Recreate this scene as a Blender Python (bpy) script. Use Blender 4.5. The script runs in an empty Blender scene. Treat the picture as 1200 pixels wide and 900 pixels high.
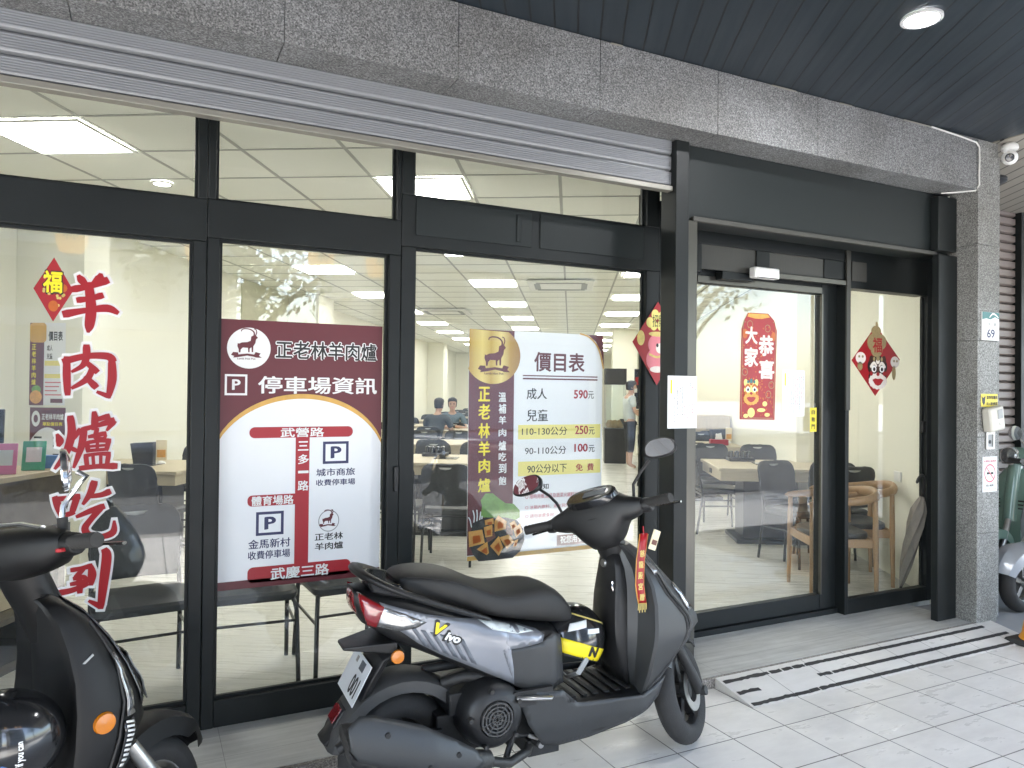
import bpy, bmesh, math, random
from mathutils import Vector, Matrix
R = math.radians
rnd = random.Random(7)
sc = bpy.context.scene
col = sc.collection

# ------------------------------------------------------------------ camera, sky, sun, exposure
cam = bpy.data.objects.new('camera', bpy.data.cameras.new('camera'))
col.objects.link(cam)
cam.data.sensor_width = 36.0
cam.data.lens = 26.01
cam.data.clip_start = 0.05
cam.data.clip_end = 600
_y, _p, _r = R(26.4), R(0.6), R(0.6)
_f = Vector((math.sin(_y) * math.cos(_p), math.cos(_y) * math.cos(_p), math.sin(_p)))
_rt = Vector((math.cos(_y), -math.sin(_y), 0))
_up = _rt.cross(_f)
_R = _rt * math.cos(_r) + _up * math.sin(_r)
_U = -_rt * math.sin(_r) + _up * math.cos(_r)
cam.matrix_world = Matrix(((_R.x, _U.x, -_f.x, 0), (_R.y, _U.y, -_f.y, 0), (_R.z, _U.z, -_f.z, 1.5), (0, 0, 0, 1)))
sc.camera = cam

world = bpy.data.worlds.new('World'); sc.world = world; world.use_nodes = True
wn = world.node_tree
sky = wn.nodes.new('ShaderNodeTexSky'); sky.sky_type = 'NISHITA'; sky.sun_disc = False
sky.sun_elevation = R(56); sky.sun_rotation = R(200)
sky.air_density = 1.0; sky.dust_density = 2.0; sky.ozone_density = 1.0
bg = wn.nodes['Background']; bg.inputs['Strength'].default_value = 0.15
wn.links.new(sky.outputs[0], bg.inputs[0])
sun_l = bpy.data.lights.new('sun', 'SUN'); sun_l.energy = 4.0; sun_l.angle = R(.6); sun_l.color = (1, .985, .96)
sun = bpy.data.objects.new('sun', sun_l); col.objects.link(sun)
sd = Vector((math.sin(R(200)) * math.cos(R(56)), math.cos(R(200)) * math.cos(R(56)), math.sin(R(56))))
sun.rotation_euler = (-sd).to_track_quat('-Z', 'Y').to_euler()
sc.view_settings.view_transform = 'Standard'; sc.view_settings.look = 'None'
sc.view_settings.gamma = 1; sc.view_settings.use_curve_mapping = False
sc.view_settings.exposure = 3.5
sc.cycles.max_bounces = 10; sc.cycles.transparent_max_bounces = 24
sc.cycles.diffuse_bounces = 5; sc.cycles.glossy_bounces = 4
sc.cycles.caustics_reflective = False; sc.cycles.caustics_refractive = False
sc.cycles.use_denoising = True

# ------------------------------------------------------------------ materials
M = {}
def mat(name, colr, rough=.5, metal=0., var=0., vscale=8., bump=0., bscale=60., stretch=None, emis=None, spec=.5, coat=0., alpha=None, rvar=0.):
    m = bpy.data.materials.new(name); m.use_nodes = True
    nt = m.node_tree; n = nt.nodes; l = nt.links
    b = n['Principled BSDF']
    b.inputs['Base Color'].default_value = (*colr, 1); b.inputs['Roughness'].default_value = rough
    b.inputs['Metallic'].default_value = metal; b.inputs['Specular IOR Level'].default_value = spec
    b.inputs['Coat Weight'].default_value = coat
    tc = n.new('ShaderNodeTexCoord'); src = tc.outputs['Object']
    if stretch:
        mp = n.new('ShaderNodeMapping'); mp.inputs['Scale'].default_value = stretch; l.new(src, mp.inputs[0]); src = mp.outputs[0]
    if var or rvar:
        t = n.new('ShaderNodeTexNoise'); t.inputs['Scale'].default_value = vscale; t.inputs['Detail'].default_value = 6
        t.inputs['Roughness'].default_value = .65
        l.new(src, t.inputs['Vector'])
        if var:
            mx = n.new('ShaderNodeMix'); mx.data_type = 'RGBA'
            mx.inputs[6].default_value = (*[max(0, c * (1 - var)) for c in colr], 1)
            mx.inputs[7].default_value = (*[min(1, c * (1 + var)) for c in colr], 1)
            l.new(t.outputs[0], mx.inputs[0]); l.new(mx.outputs[2], b.inputs['Base Color'])
        if rvar:
            mr = n.new('ShaderNodeMapRange'); mr.inputs[1].default_value = .3; mr.inputs[2].default_value = .7
            mr.inputs[3].default_value = max(.02, rough - rvar); mr.inputs[4].default_value = min(1, rough + rvar)
            l.new(t.outputs[0], mr.inputs[0]); l.new(mr.outputs[0], b.inputs['Roughness'])
    if bump:
        t2 = n.new('ShaderNodeTexNoise'); t2.inputs['Scale'].default_value = bscale; t2.inputs['Detail'].default_value = 4
        l.new(src, t2.inputs['Vector'])
        bp = n.new('ShaderNodeBump'); bp.inputs['Strength'].default_value = bump; bp.inputs['Distance'].default_value = .004
        l.new(t2.outputs[0], bp.inputs['Height']); l.new(bp.outputs[0], b.inputs['Normal'])
    if emis:
        b.inputs['Emission Color'].default_value = (*emis[0], 1); b.inputs['Emission Strength'].default_value = emis[1]
    M[name] = m
    return m

def glass(name, tint=(.93, .96, .95), rmin=.05, k=1.0):
    m = bpy.data.materials.new(name); m.use_nodes = True
    nt = m.node_tree; n = nt.nodes; l = nt.links
    n.remove(n['Principled BSDF'])
    tr = n.new('ShaderNodeBsdfTransparent'); tr.inputs[0].default_value = (*tint, 1)
    gl = n.new('ShaderNodeBsdfGlossy'); gl.inputs['Roughness'].default_value = 0.0
    lw = n.new('ShaderNodeLayerWeight'); lw.inputs[0].default_value = .5
    fr = n.new('ShaderNodeMath'); fr.operation = 'POWER'; fr.inputs[1].default_value = 5; l.new(lw.outputs['Facing'], fr.inputs[0])
    mu = n.new('ShaderNodeMath'); mu.operation = 'MULTIPLY_ADD'; mu.inputs[1].default_value = .9 * k; mu.inputs[2].default_value = .042 * k; mu.use_clamp = True
    mx = n.new('ShaderNodeMixShader')
    l.new(fr.outputs[0], mu.inputs[0]); l.new(mu.outputs[0], mx.inputs[0]); l.new(tr.outputs[0], mx.inputs[1]); l.new(gl.outputs[0], mx.inputs[2])
    df = n.new('ShaderNodeBsdfDiffuse'); df.inputs[0].default_value = (.9, .92, .9, 1)      # thin dusty film, its white mixed in to paint the haze over the panes
    tc = n.new('ShaderNodeTexCoord'); nz = n.new('ShaderNodeTexNoise'); nz.inputs['Scale'].default_value = 1.6; nz.inputs['Detail'].default_value = 6
    l.new(tc.outputs['Object'], nz.inputs['Vector'])
    mr = n.new('ShaderNodeMapRange'); mr.inputs[1].default_value = .3; mr.inputs[2].default_value = .7; mr.inputs[3].default_value = .006; mr.inputs[4].default_value = .02
    l.new(nz.outputs[0], mr.inputs[0])
    m2 = n.new('ShaderNodeMixShader'); l.new(mr.outputs[0], m2.inputs[0]); l.new(mx.outputs[0], m2.inputs[1]); l.new(df.outputs[0], m2.inputs[2])
    l.new(m2.outputs[0], n['Material Output'].inputs[0])
    M[name] = m
    return m

def granite(name, base, lo, hi):
    m = mat(name, base, rough=.55)
    n = m.node_tree.nodes; l = m.node_tree.links; b = n['Principled BSDF']
    tc = n['Texture Coordinate']
    t1 = n.new('ShaderNodeTexNoise'); t1.inputs['Scale'].default_value = 150; t1.inputs['Detail'].default_value = 3; t1.inputs['Roughness'].default_value = .7
    v = n.new('ShaderNodeTexVoronoi'); v.inputs['Scale'].default_value = 170
    t3 = n.new('ShaderNodeTexNoise'); t3.inputs['Scale'].default_value = 2.2; t3.inputs['Detail'].default_value = 7
    for t in (t1, v, t3): l.new(tc.outputs['Object'], t.inputs['Vector'])
    sp = n.new('ShaderNodeSeparateColor'); l.new(v.outputs['Color'], sp.inputs[0])
    ad = n.new('ShaderNodeMath'); ad.operation = 'ADD'; l.new(t1.outputs[0], ad.inputs[0])
    ml = n.new('ShaderNodeMath'); ml.operation = 'MULTIPLY'; ml.inputs[1].default_value = .28; l.new(sp.outputs[0], ml.inputs[0]); l.new(ml.outputs[0], ad.inputs[1])
    rp = n.new('ShaderNodeValToRGB'); e = rp.color_ramp.elements
    e[0].position = .38; e[0].color = (*lo, 1); e[1].position = .86; e[1].color = (*hi, 1)
    e2 = e.new(.62); e2.color = (*base, 1)
    l.new(ad.outputs[0], rp.inputs[0])
    mx = n.new('ShaderNodeMix'); mx.data_type = 'RGBA'; mx.blend_type = 'MULTIPLY'; mx.inputs[0].default_value = .7
    r2 = n.new('ShaderNodeValToRGB'); q = r2.color_ramp.elements; q[0].position = .35; q[0].color = (.6, .58, .55, 1); q[1].position = .6; q[1].color = (1, 1, 1, 1)
    l.new(t3.outputs[0], r2.inputs[0]); l.new(rp.outputs[0], mx.inputs[6]); l.new(r2.outputs[0], mx.inputs[7])
    l.new(mx.outputs[2], b.inputs['Base Color'])
    return m

def brickmat(name, c1, c2, cm, w, h, mortar, loc=(0, 0, 0), rotz=0, offset=0., rough=.4, grain=None, gv=.12, bump=.3, rvar=.1, swap=None, dirt=0.):
    m = mat(name, c1, rough)
    n = m.node_tree.nodes; l = m.node_tree.links; b = n['Principled BSDF']
    tc = n['Texture Coordinate']
    mp = n.new('ShaderNodeMapping'); mp.vector_type = 'TEXTURE'; mp.inputs['Location'].default_value = loc; mp.inputs['Rotation'].default_value = (swap or 0, 0, rotz)
    l.new(tc.outputs['Object'], mp.inputs[0])
    br = n.new('ShaderNodeTexBrick'); br.offset = offset; br.squash = 1
    br.inputs['Color1'].default_value = (*c1, 1); br.inputs['Color2'].default_value = (*c2, 1); br.inputs['Mortar'].default_value = (*cm, 1)
    br.inputs['Scale'].default_value = 1; br.inputs['Mortar Size'].default_value = mortar; br.inputs['Mortar Smooth'].default_value = .1
    br.inputs['Bias'].default_value = 0; br.inputs['Brick Width'].default_value = w; br.inputs['Row Height'].default_value = h
    l.new(mp.outputs[0], br.inputs['Vector'])
    out = br.outputs['Color']
    if grain:
        g = n.new('ShaderNodeMapping'); g.inputs['Scale'].default_value = grain; l.new(mp.outputs[0], g.inputs[0])
        t = n.new('ShaderNodeTexNoise'); t.inputs['Scale'].default_value = 1; t.inputs['Detail'].default_value = 8; t.inputs['Roughness'].default_value = .65
        l.new(g.outputs[0], t.inputs['Vector'])
        rp = n.new('ShaderNodeValToRGB'); e = rp.color_ramp.elements
        e[0].position = .3; e[0].color = (1 - gv, 1 - gv, 1 - gv, 1); e[1].position = .65; e[1].color = (1, 1, 1, 1)
        l.new(t.outputs[0], rp.inputs[0])
        mx = n.new('ShaderNodeMix'); mx.data_type = 'RGBA'; mx.blend_type = 'MULTIPLY'; mx.inputs[0].default_value = 1
        l.new(out, mx.inputs[6]); l.new(rp.outputs[0], mx.inputs[7]); out = mx.outputs[2]
        mr = n.new('ShaderNodeMapRange'); mr.inputs[1].default_value = .3; mr.inputs[2].default_value = .7; mr.inputs[3].default_value = rough + rvar; mr.inputs[4].default_value = max(.05, rough - rvar)
        l.new(t.outputs[0], mr.inputs[0]); l.new(mr.outputs[0], b.inputs['Roughness'])
    if dirt:
        t = n.new('ShaderNodeTexNoise'); t.inputs['Scale'].default_value = 2.3; t.inputs['Detail'].default_value = 9; t.inputs['Roughness'].default_value = .7
        l.new(tc.outputs['Object'], t.inputs['Vector'])
        rp = n.new('ShaderNodeValToRGB'); e = rp.color_ramp.elements
        e[0].position = .36; e[0].color = (1 - dirt, 1 - dirt * 1.03, 1 - dirt * 1.1, 1); e[1].position = .56; e[1].color = (1, 1, 1, 1)
        l.new(t.outputs[0], rp.inputs[0])
        mx = n.new('ShaderNodeMix'); mx.data_type = 'RGBA'; mx.blend_type = 'MULTIPLY'; mx.inputs[0].default_value = 1
        l.new(out, mx.inputs[6]); l.new(rp.outputs[0], mx.inputs[7]); out = mx.outputs[2]
    l.new(out, b.inputs['Base Color'])
    if bump:
        bp = n.new('ShaderNodeBump'); bp.inputs['Strength'].default_value = bump; bp.inputs['Distance'].default_value = .003; bp.invert = True
        l.new(br.outputs['Fac'], bp.inputs['Height']); l.new(bp.outputs[0], b.inputs['Normal'])
    return m

IY = R(26.4 + 4.55)
def I(a, b, z=0.):      # the dining room lies at an angle to the shop front: a across it, b along it
    return Vector((math.cos(IY) * a + math.sin(IY) * b, -math.sin(IY) * a + math.cos(IY) * b, z))

glass('window_glass', tint=(.975, .985, .98), k=1.0)
glass('cabinet_glass', tint=(.9, .95, .95), k=1.0)
mat('black_aluminium', (.0105, .0128, .0130), rough=.42, var=.2, vscale=4, rvar=.08, bump=.02, spec=.3)
mat('silver_aluminium', (.105, .10, .088), rough=.32, metal=.85, var=.12, vscale=5, stretch=(1, 1, .2))
mat('dark_fascia', (.013, .017, .0172), rough=.5, var=.15, vscale=2, spec=.3)
mat('shutter_grey', (.205, .213, .225), rough=.33, metal=.2, var=.1, vscale=3, stretch=(.3, 3, 3), rvar=.06)
mat('shutter_bar', (.24, .23, .20), rough=.4, metal=.3, var=.15, vscale=6)
mat('frosted_panel', (.045, .044, .038), rough=.45, var=.2, vscale=14, stretch=(8, 1, .6))
granite('granite', (.15, .153, .155), (.038, .039, .040), (.35, .355, .355))
granite('granite_pillar', (.19, .19, .18), (.045, .045, .043), (.42, .42, .40))
granite('granite_riser', (.22, .20, .18), (.07, .06, .05), (.45, .42, .38))
brickmat('pavement_tiles', (.79, .765, .725), (.75, .725, .69), (.15, .14, .13), .305, .30, .0030, loc=(2.62, 2.462, 0), rough=.32, grain=(3, 11, 3), gv=.13, dirt=.09)
brickmat('ramp_tiles', (.74, .715, .68), (.71, .685, .65), (.24, .225, .205), .305, 3., .0022, loc=(2.62, 1.5, 0), rough=.35, grain=(3, 11, 3), gv=.13, dirt=.09)
brickmat('porch_planks', (.54, .54, .52), (.48, .485, .47), (.26, .26, .25), 1.2, .2, .0012, loc=(.3, 2.92, 0), rough=.38, grain=(1.8, 24, 1), gv=.28, bump=.15, dirt=.14)
brickmat('floor_planks', (.68, .67, .61), (.62, .615, .56), (.36, .35, .31), 1.2, .2, .0012, rotz=-IY, offset=.37, rough=.30, grain=(1.6, 26, 1), gv=.30, bump=.12)
brickmat('ceiling_planks_dark', (.015, .0235, .0325), (.0132, .021, .0295), (.004, .005, .006), 60., .105, .005, rotz=math.pi / 2 - IY, loc=(.02, 0, 0), rough=.42, bump=.6, grain=(.4, 6, 2), gv=.18)
brickmat('ceiling_planks_beige', (.30, .28, .235), (.285, .265, .225), (.05, .045, .04), 60., .115, .007, rotz=math.pi / 2 - IY, rough=.5, bump=.6)
mat('wall_cream', (.83, .815, .70), rough=.8, var=.025, vscale=1.5, bump=.03)
mat('ceiling_tile', (.88, .885, .82), rough=.85, var=.03, vscale=3)
mat('ceiling_bar', (.42, .425, .40), rough=.6)
mat('panel_light', (1, 1, .97), emis=((1, .985, .945), 2.25))
mat('lamp_glow', (1, 1, 1), emis=((.97, .98, 1), 60.0))
mat('lamp_rim', (.55, .56, .56), rough=.4)
mat('black_plastic', (.0115, .0115, .012), rough=.45, var=.3, vscale=9, bump=.12, bscale=350, rvar=.08)
mat('black_gloss', (.012, .012, .013), rough=.16, coat=.5, var=.2, vscale=6)
mat('grey_plastic', (.034, .0355, .0365), rough=.42, var=.2, vscale=7, bump=.10, bscale=420, rvar=.08)
mat('seat_vinyl', (.015, .0145, .014), rough=.55, var=.2, vscale=10, bump=.35, bscale=500)
mat('rubber', (.028, .027, .026), rough=.75, var=.4, vscale=16, bump=.3, bscale=120)
mat('hugger_plastic', (.055, .054, .053), rough=.6, var=.3, vscale=7, bump=.1)
mat('engine_metal', (.06, .058, .055), rough=.5, metal=.5, var=.5, vscale=22, bump=.3, bscale=90)
mat('engine_black', (.016, .016, .016), rough=.55, var=.5, vscale=22, bump=.3, bscale=90)
mat('chrome', (.72, .72, .72), rough=.12, metal=1, var=.1)
mat('steel', (.42, .41, .39), rough=.32, metal=.9, var=.3, vscale=25)
mat('scooter_silver', (.215, .225, .25), rough=.3, metal=.4, coat=.8)
mat('decal_dark', (.11, .12, .14), rough=.35, metal=.2, var=.4, vscale=40)
mat('decal_pale', (.55, .60, .60), rough=.3, var=.3, vscale=40)
mat('lens_red', (.20, .004, .008), rough=.12, coat=1, var=.25, vscale=50)
mat('lens_clear', (.22, .22, .22), rough=.15, metal=.6, coat=1, var=.8, vscale=70)
mat('lens_amber', (.55, .17, .005), rough=.2, coat=.7, var=.15, vscale=60)
mat('plate_white', (.78, .80, .82), rough=.35, var=.05)
mat('ink_black', (.015, .015, .015), rough=.5)
mat('white_vinyl', (.80, .80, .79), rough=.4, var=.02)
mat('red_vinyl', (.34, .006, .012), rough=.35, var=.05)
mat('poster_maroon', (.115, .018, .025), rough=.4, var=.06, vscale=3)
mat('poster_white', (.80, .81, .83), rough=.4, var=.02)
mat('poster_red', (.36, .014, .024), rough=.4)
mat('poster_navy', (.025, .028, .10), rough=.4)
mat('poster_yellow', (.82, .72, .22), rough=.4, var=.03)
mat('text_yellow', (.90, .74, .02), rough=.4)
mat('poster_gold', (.62, .36, .08), rough=.35, var=.3, vscale=2.5, stretch=(6, 1, 1))
mat('gold_print', (.66, .52, .16), rough=.35, var=.35, vscale=50)
mat('cream_print', (.80, .70, .48), rough=.5, var=.1, vscale=30)
mat('festive_red', (.34, .010, .016), rough=.38, var=.18, vscale=25)
mat('festive_orange', (.50, .12, .015), rough=.4, var=.3, vscale=40)
mat('pink_print', (.72, .22, .26), rough=.5, var=.1, vscale=20)
mat('face_white', (.78, .72, .66), rough=.5, var=.1, vscale=30)
mat('leaf_green', (.16, .33, .06), rough=.5, var=.5, vscale=30)
mat('tofu_orange', (.72, .36, .08), rough=.5, var=.4, vscale=45)
mat('meat_brown', (.16, .06, .045), rough=.5, var=.5, vscale=60)
mat('wood_table', (.52, .45, .32), rough=.42, var=.16, vscale=5, stretch=(1, 12, 12))
mat('wood_oak', (.34, .205, .10), rough=.42, var=.2, vscale=6, stretch=(9, 9, 1))
mat('wood_cabinet', (.40, .33, .22), rough=.5, var=.22, vscale=5, stretch=(12, 12, 1))
mat('chair_black', (.022, .024, .025), rough=.42, var=.2, vscale=12, bump=.1, bscale=300)
mat('chair_tube', (.018, .018, .018), rough=.28, metal=.2)
mat('marble_dark', (.075, .060, .045), rough=.25, var=.75, vscale=9)
mat('counter_black', (.016, .016, .016), rough=.4)
mat('matt_black', (.0042, .0042, .0045), rough=.5, var=.3, vscale=9, bump=.1, bscale=350, spec=.35)
mat('umbrella_cloth', (.22, .195, .165), rough=.7, var=.25, vscale=18, bump=.3, bscale=40)
mat('white_plastic', (.78, .78, .76), rough=.35, var=.03)
mat('beige_plastic', (.52, .50, .44), rough=.4, var=.06)
mat('sign_teal', (.03, .17, .17), rough=.4)
mat('sign_yellow', (.75, .60, .02), rough=.4, var=.1)
mat('sign_pinkred', (.60, .16, .20), rough=.5)
mat('pink_plastic', (.80, .22, .40), rough=.35); mat('green_plastic', (.05, .38, .20), rough=.35)
mat('blue_print', (.10, .22, .55), rough=.4)
mat('skin', (.48, .29, .20), rough=.55, var=.06); mat('hair_black', (.014, .012, .011), rough=.5, var=.3, vscale=60)
mat('shirt_pale', (.50, .55, .54), rough=.8, var=.1, vscale=10); mat('trousers_black', (.020, .021, .022), rough=.8, var=.2)
mat('shirt_dark', (.045, .055, .060), rough=.8, var=.2); mat('shirt_blue', (.10, .15, .18), rough=.8, var=.2)
mat('neighbour_slat', (.24, .20, .18), rough=.42, var=.08, vscale=3, stretch=(.2, 1, 3))
mat('scooter_green', (.19, .29, .235), rough=.22, coat=.7, var=.05)
mat('scooter_grey', (.42, .44, .47), rough=.25, coat=.7, metal=.2, var=.05)
mat('cone_orange', (.85, .32, .02), rough=.45, var=.1)
mat('asphalt', (.05, .05, .052), rough=.85, var=.3, vscale=30, bump=.4, bscale=200)
mat('concrete', (.33, .335, .34), rough=.8, var=.15, vscale=3, bump=.1)
mat('bark', (.09, .07, .05), rough=.9, var=.4, vscale=20, bump=.5, bscale=40)
mat('foliage', (.06, .11, .03), rough=.6, var=.5, vscale=3)
mat('facade_tile', (.42, .415, .41), rough=.5, var=.1, vscale=2); mat('facade_window', (.05, .07, .08), rough=.08)
mat('lantern_paper', (.5, .32, .12), rough=.7, emis=((1, .55, .18), .35)); mat('lantern_ring', (.10, .02, .01), rough=.6)
mat('gold_dull', (.30, .23, .11), rough=.4, var=.5, vscale=60)
mat('lion_dark', (.06, .025, .018), rough=.5, var=.5, vscale=40)
mat('mirror_glass', (.85, .86, .87), rough=.02, metal=1)
mat('crate_grey', (.30, .31, .31), rough=.5, var=.2); mat('cardboard', (.32, .21, .11), rough=.8, var=.3, vscale=14)
mat('cable_white', (.70, .69, .66), rough=.5)
mat('aqua_cloth', (.40, .58, .64), rough=.8, var=.1)

# ------------------------------------------------------------------ building helpers
def org(o):
    v = Vector((0, 0, 0))
    while o is not None:
        v += o.location; o = o.parent
    return v

class MB:
    """collects shapes and links them as ONE mesh object"""
    def __init__(s): s.v = []; s.f = []
    def add(s, vs, fs):
        k = len(s.v); s.v += [Vector(p) for p in vs]; s.f += [tuple(i + k for i in f) for f in fs]; return s
    def box(s, x0, x1, y0, y1, z0, z1, T=None):
        vs = [Vector(p) for p in ((x0, y0, z0), (x1, y0, z0), (x1, y1, z0), (x0, y1, z0), (x0, y0, z1), (x1, y0, z1), (x1, y1, z1), (x0, y1, z1))]
        if T: vs = [T @ p for p in vs]
        return s.add(vs, [(0, 3, 2, 1), (4, 5, 6, 7), (0, 1, 5, 4), (1, 2, 6, 5), (2, 3, 7, 6), (3, 0, 4, 7)])
    def prism(s, top, bot):
        n = len(top)
        return s.add(list(top) + list(bot), [tuple(range(n)), tuple(range(2 * n - 1, n - 1, -1))] + [(i, i + n, (i + 1) % n + n, (i + 1) % n) for i in range(n)])
    def loft(s, rings, cap=True):
        n = len(rings[0]); vs = [p for r in rings for p in r]; fs = []
        for k in range(len(rings) - 1):
            a = k * n; b = a + n
            fs += [(a + i, a + (i + 1) % n, b + (i + 1) % n, b + i) for i in range(n)]
        if cap:
            fs.append(tuple(range(n - 1, -1, -1))); b = (len(rings) - 1) * n; fs.append(tuple(range(b, b + n)))
        return s.add(vs, fs)
    def tube(s, pts, r, n=8, flat=None):
        pts = [Vector(p) for p in pts]; rings = []; up = None
        for i, p in enumerate(pts):
            d = (pts[min(i + 1, len(pts) - 1)] - pts[max(i - 1, 0)]).normalized()
            if up is None: up = Vector((0, 0, 1)) if abs(d.z) < .9 else Vector((1, 0, 0))
            a = d.cross(up).normalized(); b = a.cross(d).normalized(); up = b
            rr = r[i] if isinstance(r, (list, tuple)) else r
            rings.append([p + a * (rr * math.cos(2 * math.pi * k / n)) + b * (rr * (flat or 1) * math.sin(2 * math.pi * k / n)) for k in range(n)])
        return s.loft(rings)
    def lathe(s, prof, c, axis='z', n=32, T=None):
        rings = []
        for r, h in prof:
            ring = []
            for k in range(n):
                a = 2 * math.pi * k / n; u, w = r * math.cos(a), r * math.sin(a)
                p = {'z': Vector((u, w, h)), 'y': Vector((u, h, w)), 'x': Vector((h, u, w))}[axis]
                ring.append(Vector(c) + p)
            rings.append([T @ p for p in ring] if T else ring)
        if prof[0][0] > 1e-6 and prof[-1][0] > 1e-6: return s.loft(rings + [rings[0]], cap=False)
        return s.loft(rings)
    def sheet(s, pts, y):      # flat outline in a plane facing the street, with 0.6 mm of thickness
        return s.prism([(x, y, z) for x, z in pts], [(x, y + .0006, z) for x, z in pts])
    def rect(s, x0, x1, z0, z1, y): return s.sheet([(x0, z0), (x1, z0), (x1, z1), (x0, z1)], y)
    def rrect(s, x0, x1, z0, z1, y, r):
        pts = []
        for cx, cz, a0 in ((x1 - r, z1 - r, 0), (x0 + r, z1 - r, 90), (x0 + r, z0 + r, 180), (x1 - r, z0 + r, 270)):
            pts += [(cx + r * math.cos(R(a0 + 15 * k)), cz + r * math.sin(R(a0 + 15 * k))) for k in range(7)]
        return s.sheet(pts, y)
    def frame2(s, x0, x1, z0, z1, y, t):
        s.rect(x0, x1, z1 - t, z1, y); s.rect(x0, x1, z0, z0 + t, y); s.rect(x0, x0 + t, z0 + t, z1 - t, y); return s.rect(x1 - t, x1, z0 + t, z1 - t, y)
    def disc(s, cx, cz, rx, rz, y, n=40): return s.sheet([(cx + rx * math.cos(2 * math.pi * k / n), cz + rz * math.sin(2 * math.pi * k / n)) for k in range(n)], y)
    def ribbon(s, st, y, extra=0., step=.00006):
        """brush stroke: centre line with widths"""
        P = []
        for i in range(len(st) - 1):
            for k in range(5):
                t = k / 5; p0 = st[max(i - 1, 0)]; p1 = st[i]; p2 = st[i + 1]; p3 = st[min(i + 2, len(st) - 1)]
                P.append(tuple(.5 * (2 * b + (c - a) * t + (2 * a - 5 * b + 4 * c - d) * t * t + (3 * b - a - 3 * c + d) * t ** 3) for a, b, c, d in zip(p0, p1, p2, p3)))
        P.append(st[-1]); L = []; Rr = []
        for i, (x, z, w) in enumerate(P):
            a = P[max(i - 1, 0)]; b = P[min(i + 1, len(P) - 1)]; dx, dz = b[0] - a[0], b[1] - a[1]; q = math.hypot(dx, dz) or 1; dx /= q; dz /= q
            h = max(w, .004) / 2 + extra
            if i == 0: x -= dx * (extra + h * .35); z -= dz * (extra + h * .35); h *= .8
            if i == len(P) - 1: x += dx * (extra + h * .35); z += dz * (extra + h * .35); h *= .8
            L.append((x - dz * h, y, z + dx * h)); Rr.append((x + dz * h, y, z - dx * h))
        n = len(L)
        return s.add(L + Rr, [(i, i + 1, n + i + 1, n + i) for i in range(n - 1)])
    def text(s, string, x0, x1, z0, z1, y, bold=0., keep=False):
        vs, fs = glyphs(string)
        if bold > 0:
            n = 6 if bold < .05 else 14; g = []; h = []
            for k in range(n):
                a = 2 * math.pi * (k + .25) / n; c = len(g)
                g += [(v[0] + bold * math.cos(a), v[1] + bold * math.sin(a), .0013 / n * (k + 1)) for v in vs]; h += [tuple(i + c for i in f) for f in fs]
            c = len(g); g += [(v[0], v[1], 0) for v in vs]; h += [tuple(i + c for i in f) for f in fs]
            vs, fs = g, h
        ax = min(v[0] for v in vs); bx = max(v[0] for v in vs); az = min(v[1] for v in vs); bz = max(v[1] for v in vs)
        if keep:
            k = min((x1 - x0) / (bx - ax), (z1 - z0) / (bz - az)); cx, cz = (x0 + x1) / 2, (z0 + z1) / 2
            return s.add([(cx + (v[0] - (ax + bx) / 2) * k, y + v[2], cz + (v[1] - (az + bz) / 2) * k) for v in vs], fs)
        return s.add([(x0 + (v[0] - ax) / (bx - ax) * (x1 - x0), y + v[2], z0 + (v[1] - az) / max(bz - az, 1e-6) * (z1 - z0)) for v in vs], fs)
    def xf(s, T): s.v = [T @ p for p in s.v]; return s
    def build(s, name, m, parent=None, bevel=0., seg=2, smooth=True, ang=38, sub=0, solid=0., sharp=None):
        o0 = org(parent) if parent is not None else Vector((0, 0, 0))
        me = bpy.data.meshes.new(name)
        me.from_pydata([tuple(p - o0) for p in s.v], [], s.f); me.update()
        bm = bmesh.new(); bm.from_mesh(me); bmesh.ops.recalc_face_normals(bm, faces=bm.faces); bm.to_mesh(me); bm.free()
        me.materials.append(M[m])
        if smooth:
            me.polygons.foreach_set('use_smooth', [True] * len(me.polygons)); me.set_sharp_from_angle(angle=R(ang))
        o = bpy.data.objects.new(name, me); col.objects.link(o)
        if parent is not None: o.parent = parent
        if bevel:
            b = o.modifiers.new('bevel', 'BEVEL'); b.width = bevel; b.segments = seg; b.limit_method = 'ANGLE'; b.angle_limit = R(35)
        if solid:
            q = o.modifiers.new('solid', 'SOLIDIFY'); q.thickness = solid; q.offset = 0
        if sub:
            q = o.modifiers.new('sub', 'SUBSURF'); q.levels = sub; q.render_levels = sub
        return o

_gc = {}
def glyphs(string):
    key = string
    if key not in _gc:
        cu = bpy.data.curves.new('t', 'FONT'); cu.body = string; cu.size = 1; cu.resolution_u = 3; cu.fill_mode = 'FRONT'
        ob = bpy.data.objects.new('t', cu); col.objects.link(ob)
        dg = bpy.context.evaluated_depsgraph_get(); dg.update()
        me = ob.evaluated_get(dg).to_mesh()
        _gc[key] = ([tuple(v.co) for v in me.vertices], [tuple(p.vertices) for p in me.polygons])
        ob.evaluated_get(dg).to_mesh_clear(); bpy.data.objects.remove(ob); bpy.data.curves.remove(cu)
    return _gc[key]

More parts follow.
